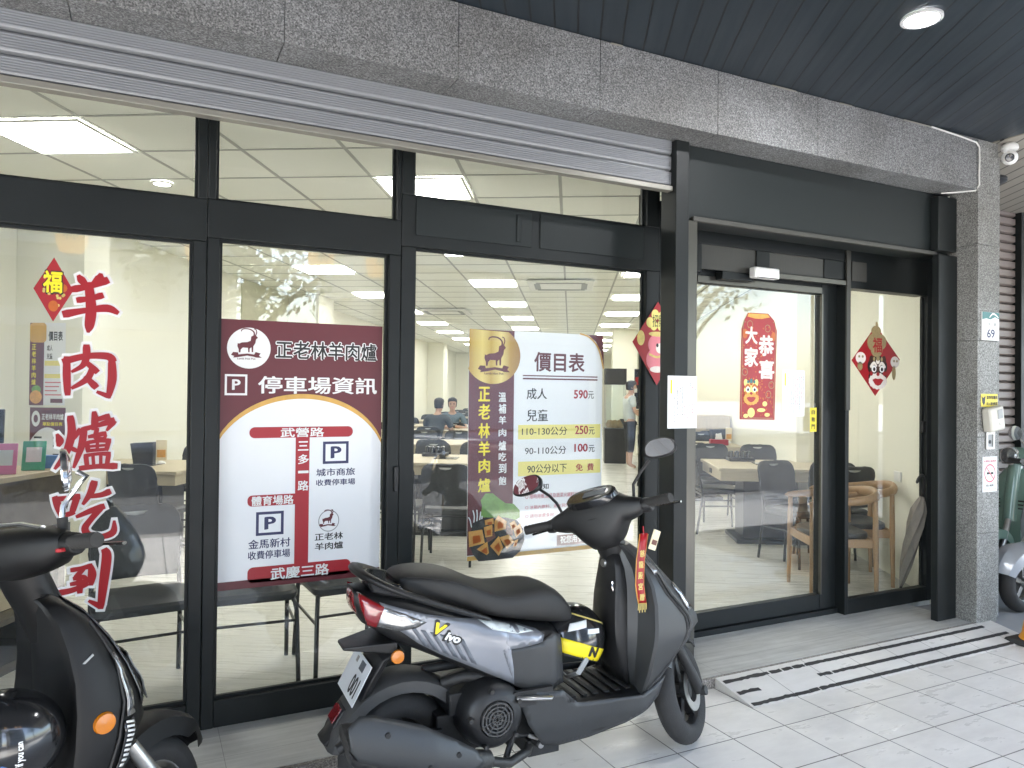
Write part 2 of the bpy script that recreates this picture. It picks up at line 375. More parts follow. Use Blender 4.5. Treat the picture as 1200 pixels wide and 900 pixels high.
def tag(o, label, cat, group=None):
    o['label'] = label; o['category'] = cat
    if group: o['group'] = group
    return o
def thing(name, label, cat, loc=(0, 0, 0), group=None):
    o = bpy.data.objects.new(name, None); col.objects.link(o); o.location = loc; o.empty_display_size = .1
    return tag(o, label, cat, group)
def struct(o, kind='structure'): o['kind'] = kind; return o
def kids(o): return [c for c in bpy.data.objects if c.parent == o]
def dup(o, loc, rz, label, group=None, _p=None):
    c = o.copy(); col.objects.link(c)
    if _p is None:
        c.location = loc; c.rotation_euler = (0, 0, rz); c['label'] = label
        if group: c['group'] = group
    else: c.parent = _p
    for ch in CH.get(o.name, ()): dup(ch, None, None, None, None, c)
    return c
CH = {}
def proto(o):
    CH[o.name] = kids(o)
    for c in CH[o.name]: proto(c)
def shell(mb, poly, f, cut=.03):
    """panel: outline in x,z laid on the surface y = f(x, z)"""
    bm = bmesh.new()
    fc = bm.faces.new([bm.verts.new((x, 0, z)) for x, z in poly])
    bmesh.ops.triangulate(bm, faces=[fc])
    for _ in range(5):
        e = [e for e in bm.edges if e.calc_length() > cut]
        if not e: break
        bmesh.ops.subdivide_edges(bm, edges=e, cuts=1); bmesh.ops.triangulate(bm, faces=bm.faces)
    bm.verts.index_update()
    mb.add([(v.co.x, f(v.co.x, v.co.z), v.co.z) for v in bm.verts], [tuple(v.index for v in q.verts) for q in bm.faces]); bm.free()
    return mb
def interp(tab, x):
    if x <= tab[0][0]: return tab[0][1:]
    for a, b in zip(tab, tab[1:]):
        if x <= b[0]:
            t = (x - a[0]) / (b[0] - a[0]); t = t * t * (3 - 2 * t) * .5 + t * .5
            return tuple(p + (q - p) * t for p, q in zip(a[1:], b[1:]))
    return tab[-1][1:]
def se(c, p): return math.copysign(abs(c) ** p, c)

# ------------------------------------------------------------------ the ground
FL = .05
g = MB().box(-120, 120, -120, 120, -.30, -.16).build('ground', 'concrete'); struct(g)
g = MB().box(-60, 60, -14, -1.55, -.159, -.13).build('road', 'asphalt'); struct(g)
g = MB().box(-30, 30, -1.55, -1.35, -.159, .0).build('kerb', 'granite_riser', bevel=.01); struct(g)
g = MB().box(-30, 4.96, -1.349, 2.925, -.159, 0).build('pavement', 'pavement_tiles'); struct(g)
g = MB().box(4.961, 14, -1.349, 9, -.159, -.004).build('neighbour_floor', 'concrete'); struct(g)
g = MB().box(-60, 60, -18, -14, -.159, -.01).build('far_pavement', 'concrete'); struct(g)

A0, A1, B1 = -4.45, 2.6, 30.0
def onfac(a, y): return I(a, (y + math.sin(IY) * a) / math.cos(IY))
def roompoly(z, y=3.452):
    p = [onfac(A0, y), onfac(A1, y), I(A1, B1), I(A0, B1)]
    return [Vector((q.x, q.y, z)) for q in p]
g = MB().prism(roompoly(FL), roompoly(-.15)).build('dining_room_floor', 'floor_planks'); struct(g)
g = MB().prism(roompoly(3.0), roompoly(3.08)).build('dining_room_ceiling', 'ceiling_tile'); struct(g)
# porch step in front of the shop: planked top, granite riser, tiled ramp
g = MB().box(-6, 4.778, 2.952, 3.449, -.1, FL).build('porch_floor', 'porch_planks'); struct(g)
g = MB().box(-6, 4.778, 2.926, 2.9515, -.1, FL - .001).build('porch_kerb', 'granite_riser', bevel=.003); struct(g)
x0, x1, yb, yt = 2.625, 4.93, 2.66, 2.924
rp = MB().prism([(x0, yb, .003), (x1, yb, .003), (x1, yt, FL + .002), (x0, yt, FL + .002)], [(x0, yb, .001), (x1, yb, .001), (x1, yt, .001), (x0, yt, .001)])
r_ = rp.build('ramp_surface', 'ramp_tiles')
ramp = thing('entrance_ramp', 'short tiled ramp with black grip strips leading up to the glass door', 'ramp', (0, 0, 0)); r_.parent = ramp
def rz(y): return .003 + (y - yb) / (yt - yb) * (FL - .001)
def strip(segs, y, w, name='grip_strip'):
    m = MB()
    for xa, xb in segs:
        n = max(1, int((xb - xa) / .02)); top = []; lo = []
        for k in range(n + 1):
            x = xa + (xb - xa) * k / n
            jag = .0025 if xb - xa > .5 else .006
            top.append((x, y + w + rnd.uniform(-jag, jag) * .6, 0)); lo.append((x, y + rnd.uniform(-jag, jag) * .6, 0))
        pts = [Vector((p[0], p[1], rz(p[1]) + .003)) for p in lo] + [Vector((p[0], p[1], rz(p[1]) + .003)) for p in reversed(top)]
        m.prism(pts, [p - Vector((0, 0, .0025)) for p in pts])
    return m.build(name, 'rubber', ramp)
strip([(2.64, 2.94), (2.955, 3.03), (3.045, 3.11), (3.12, 3.20), (3.21, 3.36), (3.363, 4.78)], 2.866, .022)
strip([(2.64, 2.78), (3.20, 3.29), (3.305, 3.44), (3.443, 4.86)], 2.765, .022)
strip([(2.64, 2.93), (2.933, 3.02), (3.025, 3.09), (3.1, 3.22), (3.222, 4.92)], 2.668, .022)

# ------------------------------------------------------------------ building shell
def wall_I(name, a0, a1, b0, b1, m, label, z0=0., z1=3.08, cat='wall'):
    p = [I(a0, b0), I(a1, b0), I(a1, b1), I(a0, b1)]
    o = MB().prism([q + Vector((0, 0, z1)) for q in p], [q + Vector((0, 0, z0)) for q in p]).build(name, m)
    return tag(o, label, cat)
bl = (3.46 + math.sin(IY) * A0) / math.cos(IY); br = (3.46 + math.sin(IY) * A1) / math.cos(IY)
wall_I('side_wall', A0 - .12, A0, bl + .15, B1, 'wall_cream', 'long cream wall along the left side of the dining room')
wall_I('partition_wall', A1, A1 + .12, br - .02, B1, 'wall_cream', 'cream side wall just behind the door and the umbrella')
wall_I('rear_wall', A0, A1, B1, B1 + .12, 'wall_cream', 'cream far end wall deep inside the dining room')
for i, b in enumerate((5.6, 11.3, 17.0, 22.7, 28.4)):
    wall_I('wall_column', A0 + .002, -3.876 if i == 0 else -3.95, b, b + (.32 if i == 0 else .75), 'wall_cream', ['cream wall column carrying the small posters, nearest to the counter', 'cream wall column next above the parking poster', 'cream wall column beside the two seated diners', 'cream wall column further in along the left wall', 'cream wall column farthest in along the left wall'][i], FL - .01, 2.998, 'column')
wall_I('wall_column', 2.34, A1 - .002, 7.9, 8.5, 'wall_cream', 'cream column against the right wall behind the first table', FL - .01, 2.998, 'column')
wall_I('wall_column', .98, 1.55, 17.5, 18.1, 'wall_cream', 'free standing cream column behind the woman by the glass cabinet', FL - .01, 2.998, 'column')
o = MB().prism([I(A0 + .0, 9.65) + Vector((.0, 0, 2.99)), I(A0 + .02, 9.65) + Vector((0, 0, 2.99)), I(A0 + .02, 11.28) + Vector((0, 0, 2.99)), I(A0, 11.28) + Vector((0, 0, 2.99))],
               [I(A0, 9.65, FL), I(A0 + .02, 9.65, FL), I(A0 + .02, 11.28, FL), I(A0, 11.28, FL)]).build('wall_panel', 'wood_cabinet'); o.data.materials[0] = mat('panel_beige', (.56, .55, .42), rough=.7, var=.03)
tag(o, 'darker beige wall panel between two columns, seen above the parking poster', 'panel')
# suspended ceiling grid, lights, downlights
cg = MB()
a = -2.73 - .66 * 2
while a < A1:
    p = [I(a - .012, bl if 0 else (3.56 + math.sin(IY) * a) / math.cos(IY)), I(a + .012, (3.56 + math.sin(IY) * a) / math.cos(IY)), I(a + .012, B1), I(a - .012, B1)]
    cg.prism([q + Vector((0, 0, 2.999)) for q in p], [q + Vector((0, 0, 2.9965)) for q in p]); a += .66
for k in range(-4, 43):
    b = 4.47 + .6 * k
    aa = (math.cos(IY) * b - 3.56) / math.sin(IY); lo, hi = A0 + .01, min(A1 - .01, aa)
    if hi > lo:
        p = [I(lo, b - .011), I(hi, b - .011), I(hi, b + .011), I(lo, b + .011)]
        cg.prism([q + Vector((0, 0, 2.9985)) for q in p], [q + Vector((0, 0, 2.9962)) for q in p])
struct(cg.build('ceiling_grid', 'ceiling_bar'))
LT = []
def panel(a, b):
    T = Matrix.Translation(I(a, b, 0)) @ Matrix.Rotation(-IY, 4, 'Z')
    t = thing('ceiling_light', 'square white light panel in the dining room ceiling', 'ceiling light', I(a, b, 2.99), 'square ceiling lights of the dining room')
    MB().box(-.295, .295, -.265, .265, 2.984, 2.989, T).build('diffuser', 'panel_light', t)
    f = MB(); f.box(-.318, .318, -.288, -.266, 2.981, 2.9895, T); f.box(-.318, .318, .266, .288, 2.981, 2.9895, T); f.box(-.318, -.296, -.265, .265, 2.981, 2.9895, T); f.box(.296, .318, -.265, .265, 2.981, 2.9895, T)
    f.build('light_frame', 'white_plastic', t); LT.append(t)
for k in range(10): panel(-3.06, 4.17 + 2.4 * k)
for k in range(10): panel(-1.08, 5.37 + 2.4 * k)
for k in range(9): panel(.96, 6.9 + 2.4 * k)
LT[0]['label'] = 'large bright ceiling panel at the top left behind the first window'
LT[10]['label'] = 'bright ceiling panel cut by the upright between the second and third windows'
LT[11]['label'] = 'ceiling panel just under the door header, nearest above the price board'
for o in (LT[0], LT[10], LT[11]): del o['group']
for i, (px, lab) in enumerate((((-2.98, 5.15), 'small round downlight beside the large ceiling panel at top left'), ((-1.36, 5.86), 'small round downlight beside the upright at the top of the second window'))):
    t = thing('downlight', lab, 'downlight', I(px[0], px[1], 2.99))
    MB().lathe([(.0, 0), (.055, 0), (.055, .008), (0, .008)], I(px[0], px[1], 2.984)).build('lamp_disc', 'panel_light', t)
    MB().lathe([(.056, -.002), (.072, -.002), (.072, .010), (.056, .010)], I(px[0], px[1], 2.984)).build('trim_ring', 'white_plastic', t)
def cassette(a, b, lab):
    T = Matrix.Translation(I(a, b, 0)) @ Matrix.Rotation(-IY, 4, 'Z')
    t = thing('air_conditioner', lab, 'air conditioner', I(a, b, 2.98), )
    MB().box(-.45, .45, -.45, .45, 2.955, 2.986, T).build('cover', 'white_plastic', t, bevel=.02)
    v = MB()
    for q in (-.36, .28): v.box(-.33, .33, q, q + .08, 2.950, 2.9545, T)
    for q in (-.36, .28): v.box(q, q + .08, -.26, .26, 2.950, 2.9545, T)
    v.build('air_slots', 'crate_grey', t)
cassette(-.15, 10.2, 'flat white ceiling air conditioner above the price board')
cassette(-2.35, 13.6, 'flat white ceiling air conditioner over the far left tables')

# arcade: ceiling, beam, pillar, neighbour
o = struct(MB().box(-30, 4.93, -1.35, 3.5, 3.16, 3.40).build('arcade_ceiling', 'ceiling_planks_dark'))
o = struct(MB().box(4.935, 14, -1.35, 3.95, 3.155, 3.40).build('neighbour_ceiling', 'ceiling_planks_beige'))
bm_ = MB(); js = [1.178 + .717 * k for k in range(-16, 6)] + [4.776]
for xa, xb in zip(js, js[1:]): bm_.box(xa + .0012, xb - .0012, 2.92, 3.128, 2.83, 3.158)
b_ = bm_.build('beam_slabs', 'granite', bevel=.002, seg=1)
bm_ = MB().box(-10, 4.774, 2.93, 3.44, 2.845, 3.155)
beam = thing('granite_beam', 'long speckled granite beam above the shutter and the shop windows', 'beam'); b_.parent = beam
MB().box(-10, 4.774, 2.935, 3.12, 2.84, 3.15).build('beam_core', 'concrete', beam)
MB().box(-10, 5.1, 3.30, 3.448, 2.86, 3.155).build('lintel', 'wall_cream', beam)
sl_ = MB()
for xa, xb in ((1.95, 2.02), (2.98, 3.16), (3.50, 3.60), (4.05, 4.30)): sl_.box(xa, xb, 2.915, 2.9195, 3.149, 3.158)
sl_.build('sealant', 'shutter_bar', beam, bevel=.002)
pil = thing('granite_pillar', 'speckled grey granite pillar at the right end of the shop front', 'pillar')
pm = MB()
for za, zb in ((-.01, .62), (.622, 1.24), (1.242, 1.86), (1.862, 2.48), (2.482, 3.158)): pm.box(4.78, 4.99, 2.92, 3.11, za, zb)
pm.build('pillar_slabs', 'granite_pillar', pil, bevel=.002, seg=1)
o = MB().box(5.105, 5.25, 3.06, 3.44, 0, 3.15).build('end_wall', 'granite_pillar'); tag(o, 'short granite wall return behind the pillar', 'wall')
o = MB().prism([(5.0, 3.36, 3.15), (5.4, 3.36, 3.15), (5.4, 3.69, 3.15), (5.13, 3.46, 3.15)], [(5.255, 3.36, 0), (5.4, 3.36, 0), (5.4, 3.69, 0), (5.255, 3.56, 0)]).build('corner_fill', 'concrete'); tag(o, 'plain wall corner hidden behind the granite pillar', 'wall')
o = MB().box(-10, -1.32, 3.36, 3.48, FL, 3.1).build('front_wall', 'granite'); tag(o, 'granite front wall left of the first shop window', 'wall')
# neighbour's roller shutter with frame
ns = thing('roller_shutter', 'closed pinkish beige slatted roller shutter of the neighbour, right of the pillar', 'shutter', (0, 0, 0))
sm = MB(); z = .0
while z < 3.14:
    sm.prism([(5.60, 3.985, z), (5.60, 3.955, z + .012), (5.60, 3.955, z + .062), (5.60, 3.985, z + .075)], [(7.02, 3.985, z), (7.02, 3.955, z + .012), (7.02, 3.955, z + .062), (7.02, 3.985, z + .075)]); z += .078
sm.build('slats', 'neighbour_slat', ns); MB().box(5.60, 7.02, 3.99, 4.02, 0, 3.25).build('backing', 'ink_black', ns)
MB().box(7.02, 7.14, 3.9, 4.03, 0, 3.25).build('guide_rail', 'black_aluminium', ns)
o = MB().box(7.14, 13, 3.96, 4.05, 0, 3.25).build('neighbour_wall', 'concrete'); tag(o, 'plain wall right of the neighbouring shutter', 'wall')
nl = thing('ceiling_lamp', 'flat dark lamp on the beige ceiling behind the white camera', 'lamp', (5.72, 3.45, 3.1))
MB().lathe([(0, -.055), (.10, -.05), (.15, -.02), (.15, 0), (0, 0)], (5.72, 3.45, 3.153)).build('lamp_shade', 'black_plastic', nl)
MB().lathe([(.0, -.06), (.08, -.059), (.08, -.053), (0, -.052)], (5.72, 3.45, 3.153)).build('lamp_glass', 'white_plastic', nl)

# ------------------------------------------------------------------ shop front
def window(name, label, X0, X1, pane, tpane, head, group=None):
    t = thing(name, label, 'shop window', ((X0 + X1) / 2, 3.4, FL))
    px0, px1, pz0, pz1 = pane; tx0, tx1, tz0, tz1 = tpane
    f = MB(); y0, y1 = 3.40, 3.458
    f.box(X0, px0, y0, y1, FL, pz1 + .0); f.box(px1, X1, y0, y1, FL, pz1)
    f.box(px0, px1, y0 + .002, y1 - .002, FL, pz0)
    f.box(X0, X1, y0 - .001, y1 + .04, pz1, tz0)
    f.box(X0, tx0, y0, y1, tz0, tz1); f.box(tx1, X1, y0, y1, tz0, tz1)
    f.build('frame', 'black_aluminium', t, bevel=.004)
    bd = MB(); q = .012
    for a0, a1, c0, c1 in ((px0, px1, pz0, pz1), (tx0, tx1, tz0, tz1)):
        bd.box(a0, a1, 3.43, 3.447, c0, c0 + q); bd.box(a0, a1, 3.43, 3.447, c1 - q, c1); bd.box(a0, a0 + q, 3.43, 3.447, c0 + q, c1 - q); bd.box(a1 - q, a1, 3.43, 3.447, c0 + q, c1 - q)
    bd.build('glazing_bead', 'black_aluminium', t, smooth=False)
    MB().box(px0, px1, 3.4505, 3.4525, pz0, pz1).build('pane', 'window_glass', t, smooth=False)
    MB().box(tx0, tx1, 3.4505, 3.4525, tz0, tz1).build('transom_pane', 'window_glass', t, smooth=False)
    return t
w1 = window('shop_window', 'first black framed shop window, with red brush lettering down the glass', -1.32, .229, (-1.2, .175, .165, 2.128), (-1.2, .191, 2.308, 2.86), None)
w2 = window('shop_window', 'narrow black framed shop window behind the maroon parking poster', .231, 1.089, (.282, 1.032, .165, 2.146), (.264, 1.066, 2.312, 2.86), None)
w3 = window('shop_window', 'wide black framed shop window showing the price board behind the silver scooter', 1.091, 2.62, (1.162, 2.528, .165, 2.193), (1.155, 2.528, 2.442, 2.86), None)
m = MB()
m.box(1.16, 1.79, 3.392, 3.3985, 2.25, 2.43); m.box(1.84, 2.50, 3.392, 3.3985, 2.25, 2.43); m.box(1.70, 1.725, 3.386, 3.3915, 2.27, 2.41)
m.build('header_cover', 'dark_fascia', w3, bevel=.003)
MB().box(2.492, 2.50, 3.425, 3.429, 2.45, 2.62).build('side_trim', 'silver_aluminium', w3)
MB().box(1.064, 1.085, 3.385, 3.399, 1.02, 1.14).build('lock', 'black_plastic', w2, bevel=.003)
# slim post with a gap of glass beside it
ps = thing('door_post', 'black door post with a narrow glass slit between window and door', 'post', (2.76, 3.4, FL))
f = MB(); f.box(2.622, 2.655, 3.402, 3.5, FL, 2.6); f.box(2.69, 2.86, 3.402, 3.5, FL, 2.6); f.box(2.655, 2.69, 3.404, 3.498, FL, .16); f.box(2.655, 2.69, 3.404, 3.498, 2.10, 2.6)
f.build('post_frame', 'black_aluminium', ps, bevel=.003)
MB().box(2.655, 2.69, 3.4505, 3.4525, .16, 2.10).build('slit_pane', 'window_glass', ps, smooth=False)
# roller shutter of the shop, half rolled up under the beam
rs = thing('roller_shutter', 'grey ribbed roller shutter rolled up above the shop windows', 'shutter', (0, 3.12, 2.56))
s_ = MB(); z = 2.60
def slat(m, z, h, y):
    pr = [(y, z), (y - .010, z + .006)]
    n = 13
    for k in range(n):
        zz = z + .012 + (h - .024) * k / (n - 1); pr.append((y - .013 - (.0015 if k % 2 else 0), zz))
    pr += [(y - .010, z + h - .010), (y + .004, z + h - .008), (y + .004, z + h), (y + .012, z + h), (y + .012, z)]
    m.prism([(-6, q[0], q[1]) for q in pr], [(2.468, q[0], q[1]) for q in pr])
for k in range(5): slat(s_, 2.592 + .083 * k, .083, 3.125 - .003 * max(0, k - 1))
s_.build('slats', 'shutter_grey', rs, ang=20)
MB().box(-6, 2.47, 3.098, 3.145, 2.562, 2.590).build('bottom_bar', 'shutter_bar', rs, bevel=.004)
MB().box(2.472, 2.558, 3.075, 3.20, FL, 2.828).build('guide_rail', 'black_aluminium', rs, bevel=.003)
MB().box(2.56, 2.625, 3.085, 3.20, FL, 2.418).build('guide_rail', 'silver_aluminium', rs, bevel=.003)
# door bay: fascia, header, leaf, side light
fa = thing('fascia_box', 'wide dark grey metal box over the sliding glass door', 'fascia', (3.6, 3.1, 2.4))
MB().box(2.56, 4.774, 3.115, 3.30, 2.432, 2.828).build('cover', 'dark_fascia', fa, bevel=.003)
MB().box(2.60, 4.62, 3.088, 3.113, 2.420, 2.445).build('trim_strip', 'silver_aluminium', fa, bevel=.003).data.materials[0] = M['frosted_panel']
MB().box(4.585, 4.774, 3.05, 3.098, FL, 2.419).build('side_rail', 'black_aluminium', fa, bevel=.004)
MB().box(4.585, 4.774, 3.055, 3.113, 2.447, 2.80).build('side_cap', 'black_aluminium', fa, bevel=.004)
sdr = thing('sliding_door', 'black framed automatic glass sliding door with a red banner', 'door', (3.5, 3.5, FL))
f = MB(); y0, y1 = 3.475, 3.53
f.box(2.862, 2.955, y0, y1, .085, 2.30); f.box(4.005, 4.245, y0, y1, .085, 2.30); f.box(2.955, 4.005, y0 + .002, y1 - .002, .085, .185); f.box(2.955, 4.005, y0 + .002, y1 - .002, 2.165, 2.30)
f.build('door_frame', 'black_aluminium', sdr, bevel=.003)
MB().box(2.955, 4.005, 3.5005, 3.5025, .185, 2.165).build('pane', 'window_glass', sdr, smooth=False)
MB().box(2.95, 4.0, 3.462, 3.473, 2.168, 2.21).build('light_strip', 'silver_aluminium', sdr, bevel=.002)
MB().box(3.99, 4.003, 3.455, 3.473, .19, 2.165).build('edge_seal', 'silver_aluminium', sdr)
hd = thing('door_header', 'dark header above the sliding door with frosted strips', 'header', (3.5, 3.4, 2.2))
f = MB(); f.box(2.862, 4.15, 3.402, 3.472, 2.385, 2.55); f.box(2.862, 2.93, 3.402, 3.472, 2.215, 2.385); f.box(3.36, 3.47, 3.402, 3.472, 2.24, 2.385); f.box(3.95, 4.15, 3.404, 3.47, 2.262, 2.385)
f.box(3.09, 3.34, 3.404, 3.472, 2.19, 2.238); f.box(2.86, 4.15, 3.475, 3.53, 2.302, 2.56)
f.build('header_frame', 'black_aluminium', hd, bevel=.003)
MB().box(2.93, 3.36, 3.412, 3.42, 2.24, 2.385).build('frosted_strip', 'frosted_panel', hd); MB().box(3.47, 3.95, 3.412, 3.42, 2.262, 2.385).build('frosted_strip', 'frosted_panel', hd)
MB().box(3.43, 4.15, 3.39, 3.412, 2.225, 2.258).build('rail', 'silver_aluminium', hd, bevel=.003)
se_ = thing('door_sensor', 'small white motion sensor box on the door header', 'sensor', (3.38, 3.37, 2.2))
MB().box(3.285, 3.485, 3.335, 3.389, 2.206, 2.272).build('housing', 'white_plastic', se_, bevel=.008); MB().box(3.30, 3.47, 3.3365, 3.3395, 2.2065, 2.2145).build('sensor_window', 'ink_black', se_)
sw = thing('side_window', 'tall narrow glass panel right of the sliding door with a lion diamond', 'side window', (4.6, 3.4, FL))
f = MB(); f.box(4.152, 4.185, 3.40, 3.53, FL, 2.56); f.box(4.985, 5.10, 3.40, 3.458, FL, 2.56); f.box(4.185, 4.985, 3.402, 3.456, FL, .137); f.box(4.185, 4.985, 3.402, 3.498, 2.214, 2.56)
f.build('frame', 'black_aluminium', sw, bevel=.003)
MB().box(4.140, 4.178, 3.385, 3.3985, 1.4, 2.50).build('edge_profile', 'silver_aluminium', sw, bevel=.002).data.materials[0] = M['frosted_panel']
MB().box(4.20, 4.34, 3.394, 3.400, 2.262, 2.39).build('frosted_strip', 'frosted_panel', sw)
MB().box(4.185, 4.985, 3.4505, 3.4525, .137, 2.214).build('pane', 'window_glass', sw, smooth=False)
f = MB(); q = .014; f.box(4.185, 4.985, 3.40, 3.449, .137, .137 + q); f.box(4.985 - q, 4.985, 3.43, 3.449, .151, 2.2)
f.build('glazing_bead', 'black_aluminium', sw); MB().box(4.95, 4.984, 3.405, 3.428, 1.24, 1.32).build('lock', 'black_plastic', sw, bevel=.003)
MB().box(2.86, 4.15, 3.452, 3.55, FL + .0005, .083).build('threshold', 'black_aluminium', hd)
# arcade lamp
al = thing('ceiling_downlight', 'bright round downlight in the dark plank ceiling of the arcade', 'downlight', (3.03, 2.10, 3.15))
MB().lathe([(0, 0), (.066, 0), (.066, .006), (0, .006)], (3.03, 2.10, 3.151)).build('lamp_disc', 'lamp_glow', al)
MB().lathe([(.068, -.004), (.085, -.002), (.085, .008), (.068, .008)], (3.03, 2.10, 3.151)).build('trim_ring', 'lamp_rim', al)

# ------------------------------------------------------------------ outlines of the printed signs, in metres on the shop front (x along it, z up)
BRUSH = [[(-0.244, 1.948, 0.0121), (-0.235, 1.934, 0.026), (-0.22, 1.915, 0.019)], [(-0.167, 1.961, 0.0121), (-0.172, 1.943, 0.0294), (-0.197, 1.914, 0.0138)], [(-0.261, 1.894, 0.026), (-0.203, 1.911, 0.019), (-0.145, 1.938, 0.0294)], [(-0.245, 1.851, 0.0225), (-0.203, 1.86, 0.0173), (-0.162, 1.875, 0.0242)], [(-0.291, 1.792, 0.0294), (-0.217, 1.811, 0.019), (-0.142, 1.824, 0.0277), (-0.105, 1.808, 0.0156)], [(-0.209, 1.919, 0.026), (-0.199, 1.821, 0.0346), (-0.204, 1.752, 0.0311), (-0.208, 1.725, 0.0087)], [(-0.281, 1.617, 0.0208), (-0.28, 1.546, 0.0242), (-0.276, 1.472, 0.019)], [(-0.29, 1.603, 0.0242), (-0.214, 1.626, 0.0208), (-0.139, 1.628, 0.026), (-0.118, 1.61, 0.026)], [(-0.122, 1.609, 0.0242), (-0.12, 1.532, 0.0294), (-0.132, 1.461, 0.0156)], [(-0.132, 1.464, 0.0173), (-0.171, 1.481, 0.0104)], [(-0.213, 1.667, 0.0225), (-0.213, 1.624, 0.0242), (-0.225, 1.588, 0.0173), (-0.261, 1.563, 0.0087)], [(-0.22, 1.608, 0.0138), (-0.176, 1.565, 0.0225)], [(-0.19, 1.58, 0.019), (-0.209, 1.534, 0.0208), (-0.26, 1.497, 0.0104)], [(-0.214, 1.542, 0.0138), (-0.179, 1.503, 0.026)], [(-0.309, 1.31, 0.0088), (-0.3, 1.286, 0.0248), (-0.304, 1.267, 0.0117)], [(-0.265, 1.38, 0.0219), (-0.26, 1.312, 0.0263), (-0.279, 1.235, 0.0219), (-0.314, 1.176, 0.0088)], [(-0.231, 1.328, 0.0175), (-0.254, 1.29, 0.0088)], [(-0.272, 1.263, 0.0102), (-0.245, 1.246, 0.0146)], [(-0.182, 1.398, 0.0146), (-0.179, 1.365, 0.0234), (-0.182, 1.331, 0.0175)], [(-0.172, 1.369, 0.0132), (-0.131, 1.383, 0.0205)], [(-0.221, 1.33, 0.0175), (-0.168, 1.346, 0.0146), (-0.114, 1.365, 0.0263)], [(-0.112, 1.36, 0.0219), (-0.135, 1.326, 0.0073)], [(-0.217, 1.33, 0.0219), (-0.225, 1.262, 0.0219), (-0.25, 1.179, 0.0088)], [(-0.198, 1.3, 0.0117), (-0.142, 1.313, 0.0161)], [(-0.171, 1.331, 0.0132), (-0.175, 1.297, 0.0146), (-0.15, 1.29, 0.0132), (-0.139, 1.303, 0.0058)], [(-0.206, 1.276, 0.0146), (-0.201, 1.241, 0.0132)], [(-0.206, 1.276, 0.0117), (-0.164, 1.283, 0.0117), (-0.125, 1.283, 0.0161)], [(-0.129, 1.281, 0.0161), (-0.136, 1.246, 0.0132)], [(-0.201, 1.26, 0.0073), (-0.135, 1.265, 0.0073)], [(-0.2, 1.244, 0.0102), (-0.134, 1.248, 0.0102)], [(-0.169, 1.281, 0.0088), (-0.169, 1.246, 0.0088)], [(-0.209, 1.224, 0.0146), (-0.204, 1.181, 0.0132)], [(-0.211, 1.224, 0.0117), (-0.167, 1.23, 0.0102), (-0.126, 1.229, 0.0161)], [(-0.128, 1.227, 0.0146), (-0.134, 1.181, 0.0132)], [(-0.184, 1.225, 0.0088), (-0.181, 1.185, 0.0088)], [(-0.156, 1.225, 0.0088), (-0.156, 1.186, 0.0088)], [(-0.227, 1.174, 0.0175), (-0.166, 1.179, 0.0161), (-0.102, 1.178, 0.0248)], [(-0.313, 1.06, 0.019), (-0.301, 1.023, 0.0248), (-0.284, 0.978, 0.019)], [(-0.311, 1.053, 0.019), (-0.27, 1.056, 0.0161), (-0.232, 1.06, 0.0219)], [(-0.237, 1.06, 0.0219), (-0.253, 1.0, 0.019)], [(-0.286, 0.985, 0.0175), (-0.249, 0.997, 0.0161)], [(-0.178, 1.115, 0.0248), (-0.19, 1.073, 0.0219), (-0.215, 1.03, 0.0102)], [(-0.189, 1.059, 0.0146), (-0.152, 1.063, 0.0175), (-0.124, 1.074, 0.0234)], [(-0.236, 0.98, 0.0117), (-0.189, 1.0, 0.019), (-0.145, 1.015, 0.0234)], [(-0.151, 1.012, 0.0219), (-0.188, 0.965, 0.019), (-0.208, 0.931, 0.0219), (-0.193, 0.903, 0.0219), (-0.149, 0.893, 0.019), (-0.108, 0.908, 0.0234), (-0.104, 0.952, 0.0073)], [(-0.251, 0.767, 0.0161), (-0.217, 0.771, 0.0138), (-0.184, 0.778, 0.0185)], [(-0.21, 0.77, 0.0161), (-0.239, 0.734, 0.0161)], [(-0.242, 0.732, 0.0138), (-0.211, 0.736, 0.0138), (-0.197, 0.718, 0.0138)], [(-0.252, 0.711, 0.0138), (-0.193, 0.718, 0.0161)], [(-0.225, 0.737, 0.0185), (-0.222, 0.676, 0.0185)], [(-0.293, 0.681, 0.0208), (-0.25, 0.686, 0.0185), (-0.197, 0.705, 0.0138)], [(-0.184, 0.774, 0.0161), (-0.18, 0.741, 0.0277), (-0.183, 0.703, 0.0138)], [(-0.137, 0.838, 0.0231), (-0.129, 0.808, 0.0323), (-0.139, 0.701, 0.03), (-0.148, 0.605, 0.0208)], [(-0.148, 0.61, 0.0208), (-0.188, 0.636, 0.0092)]]
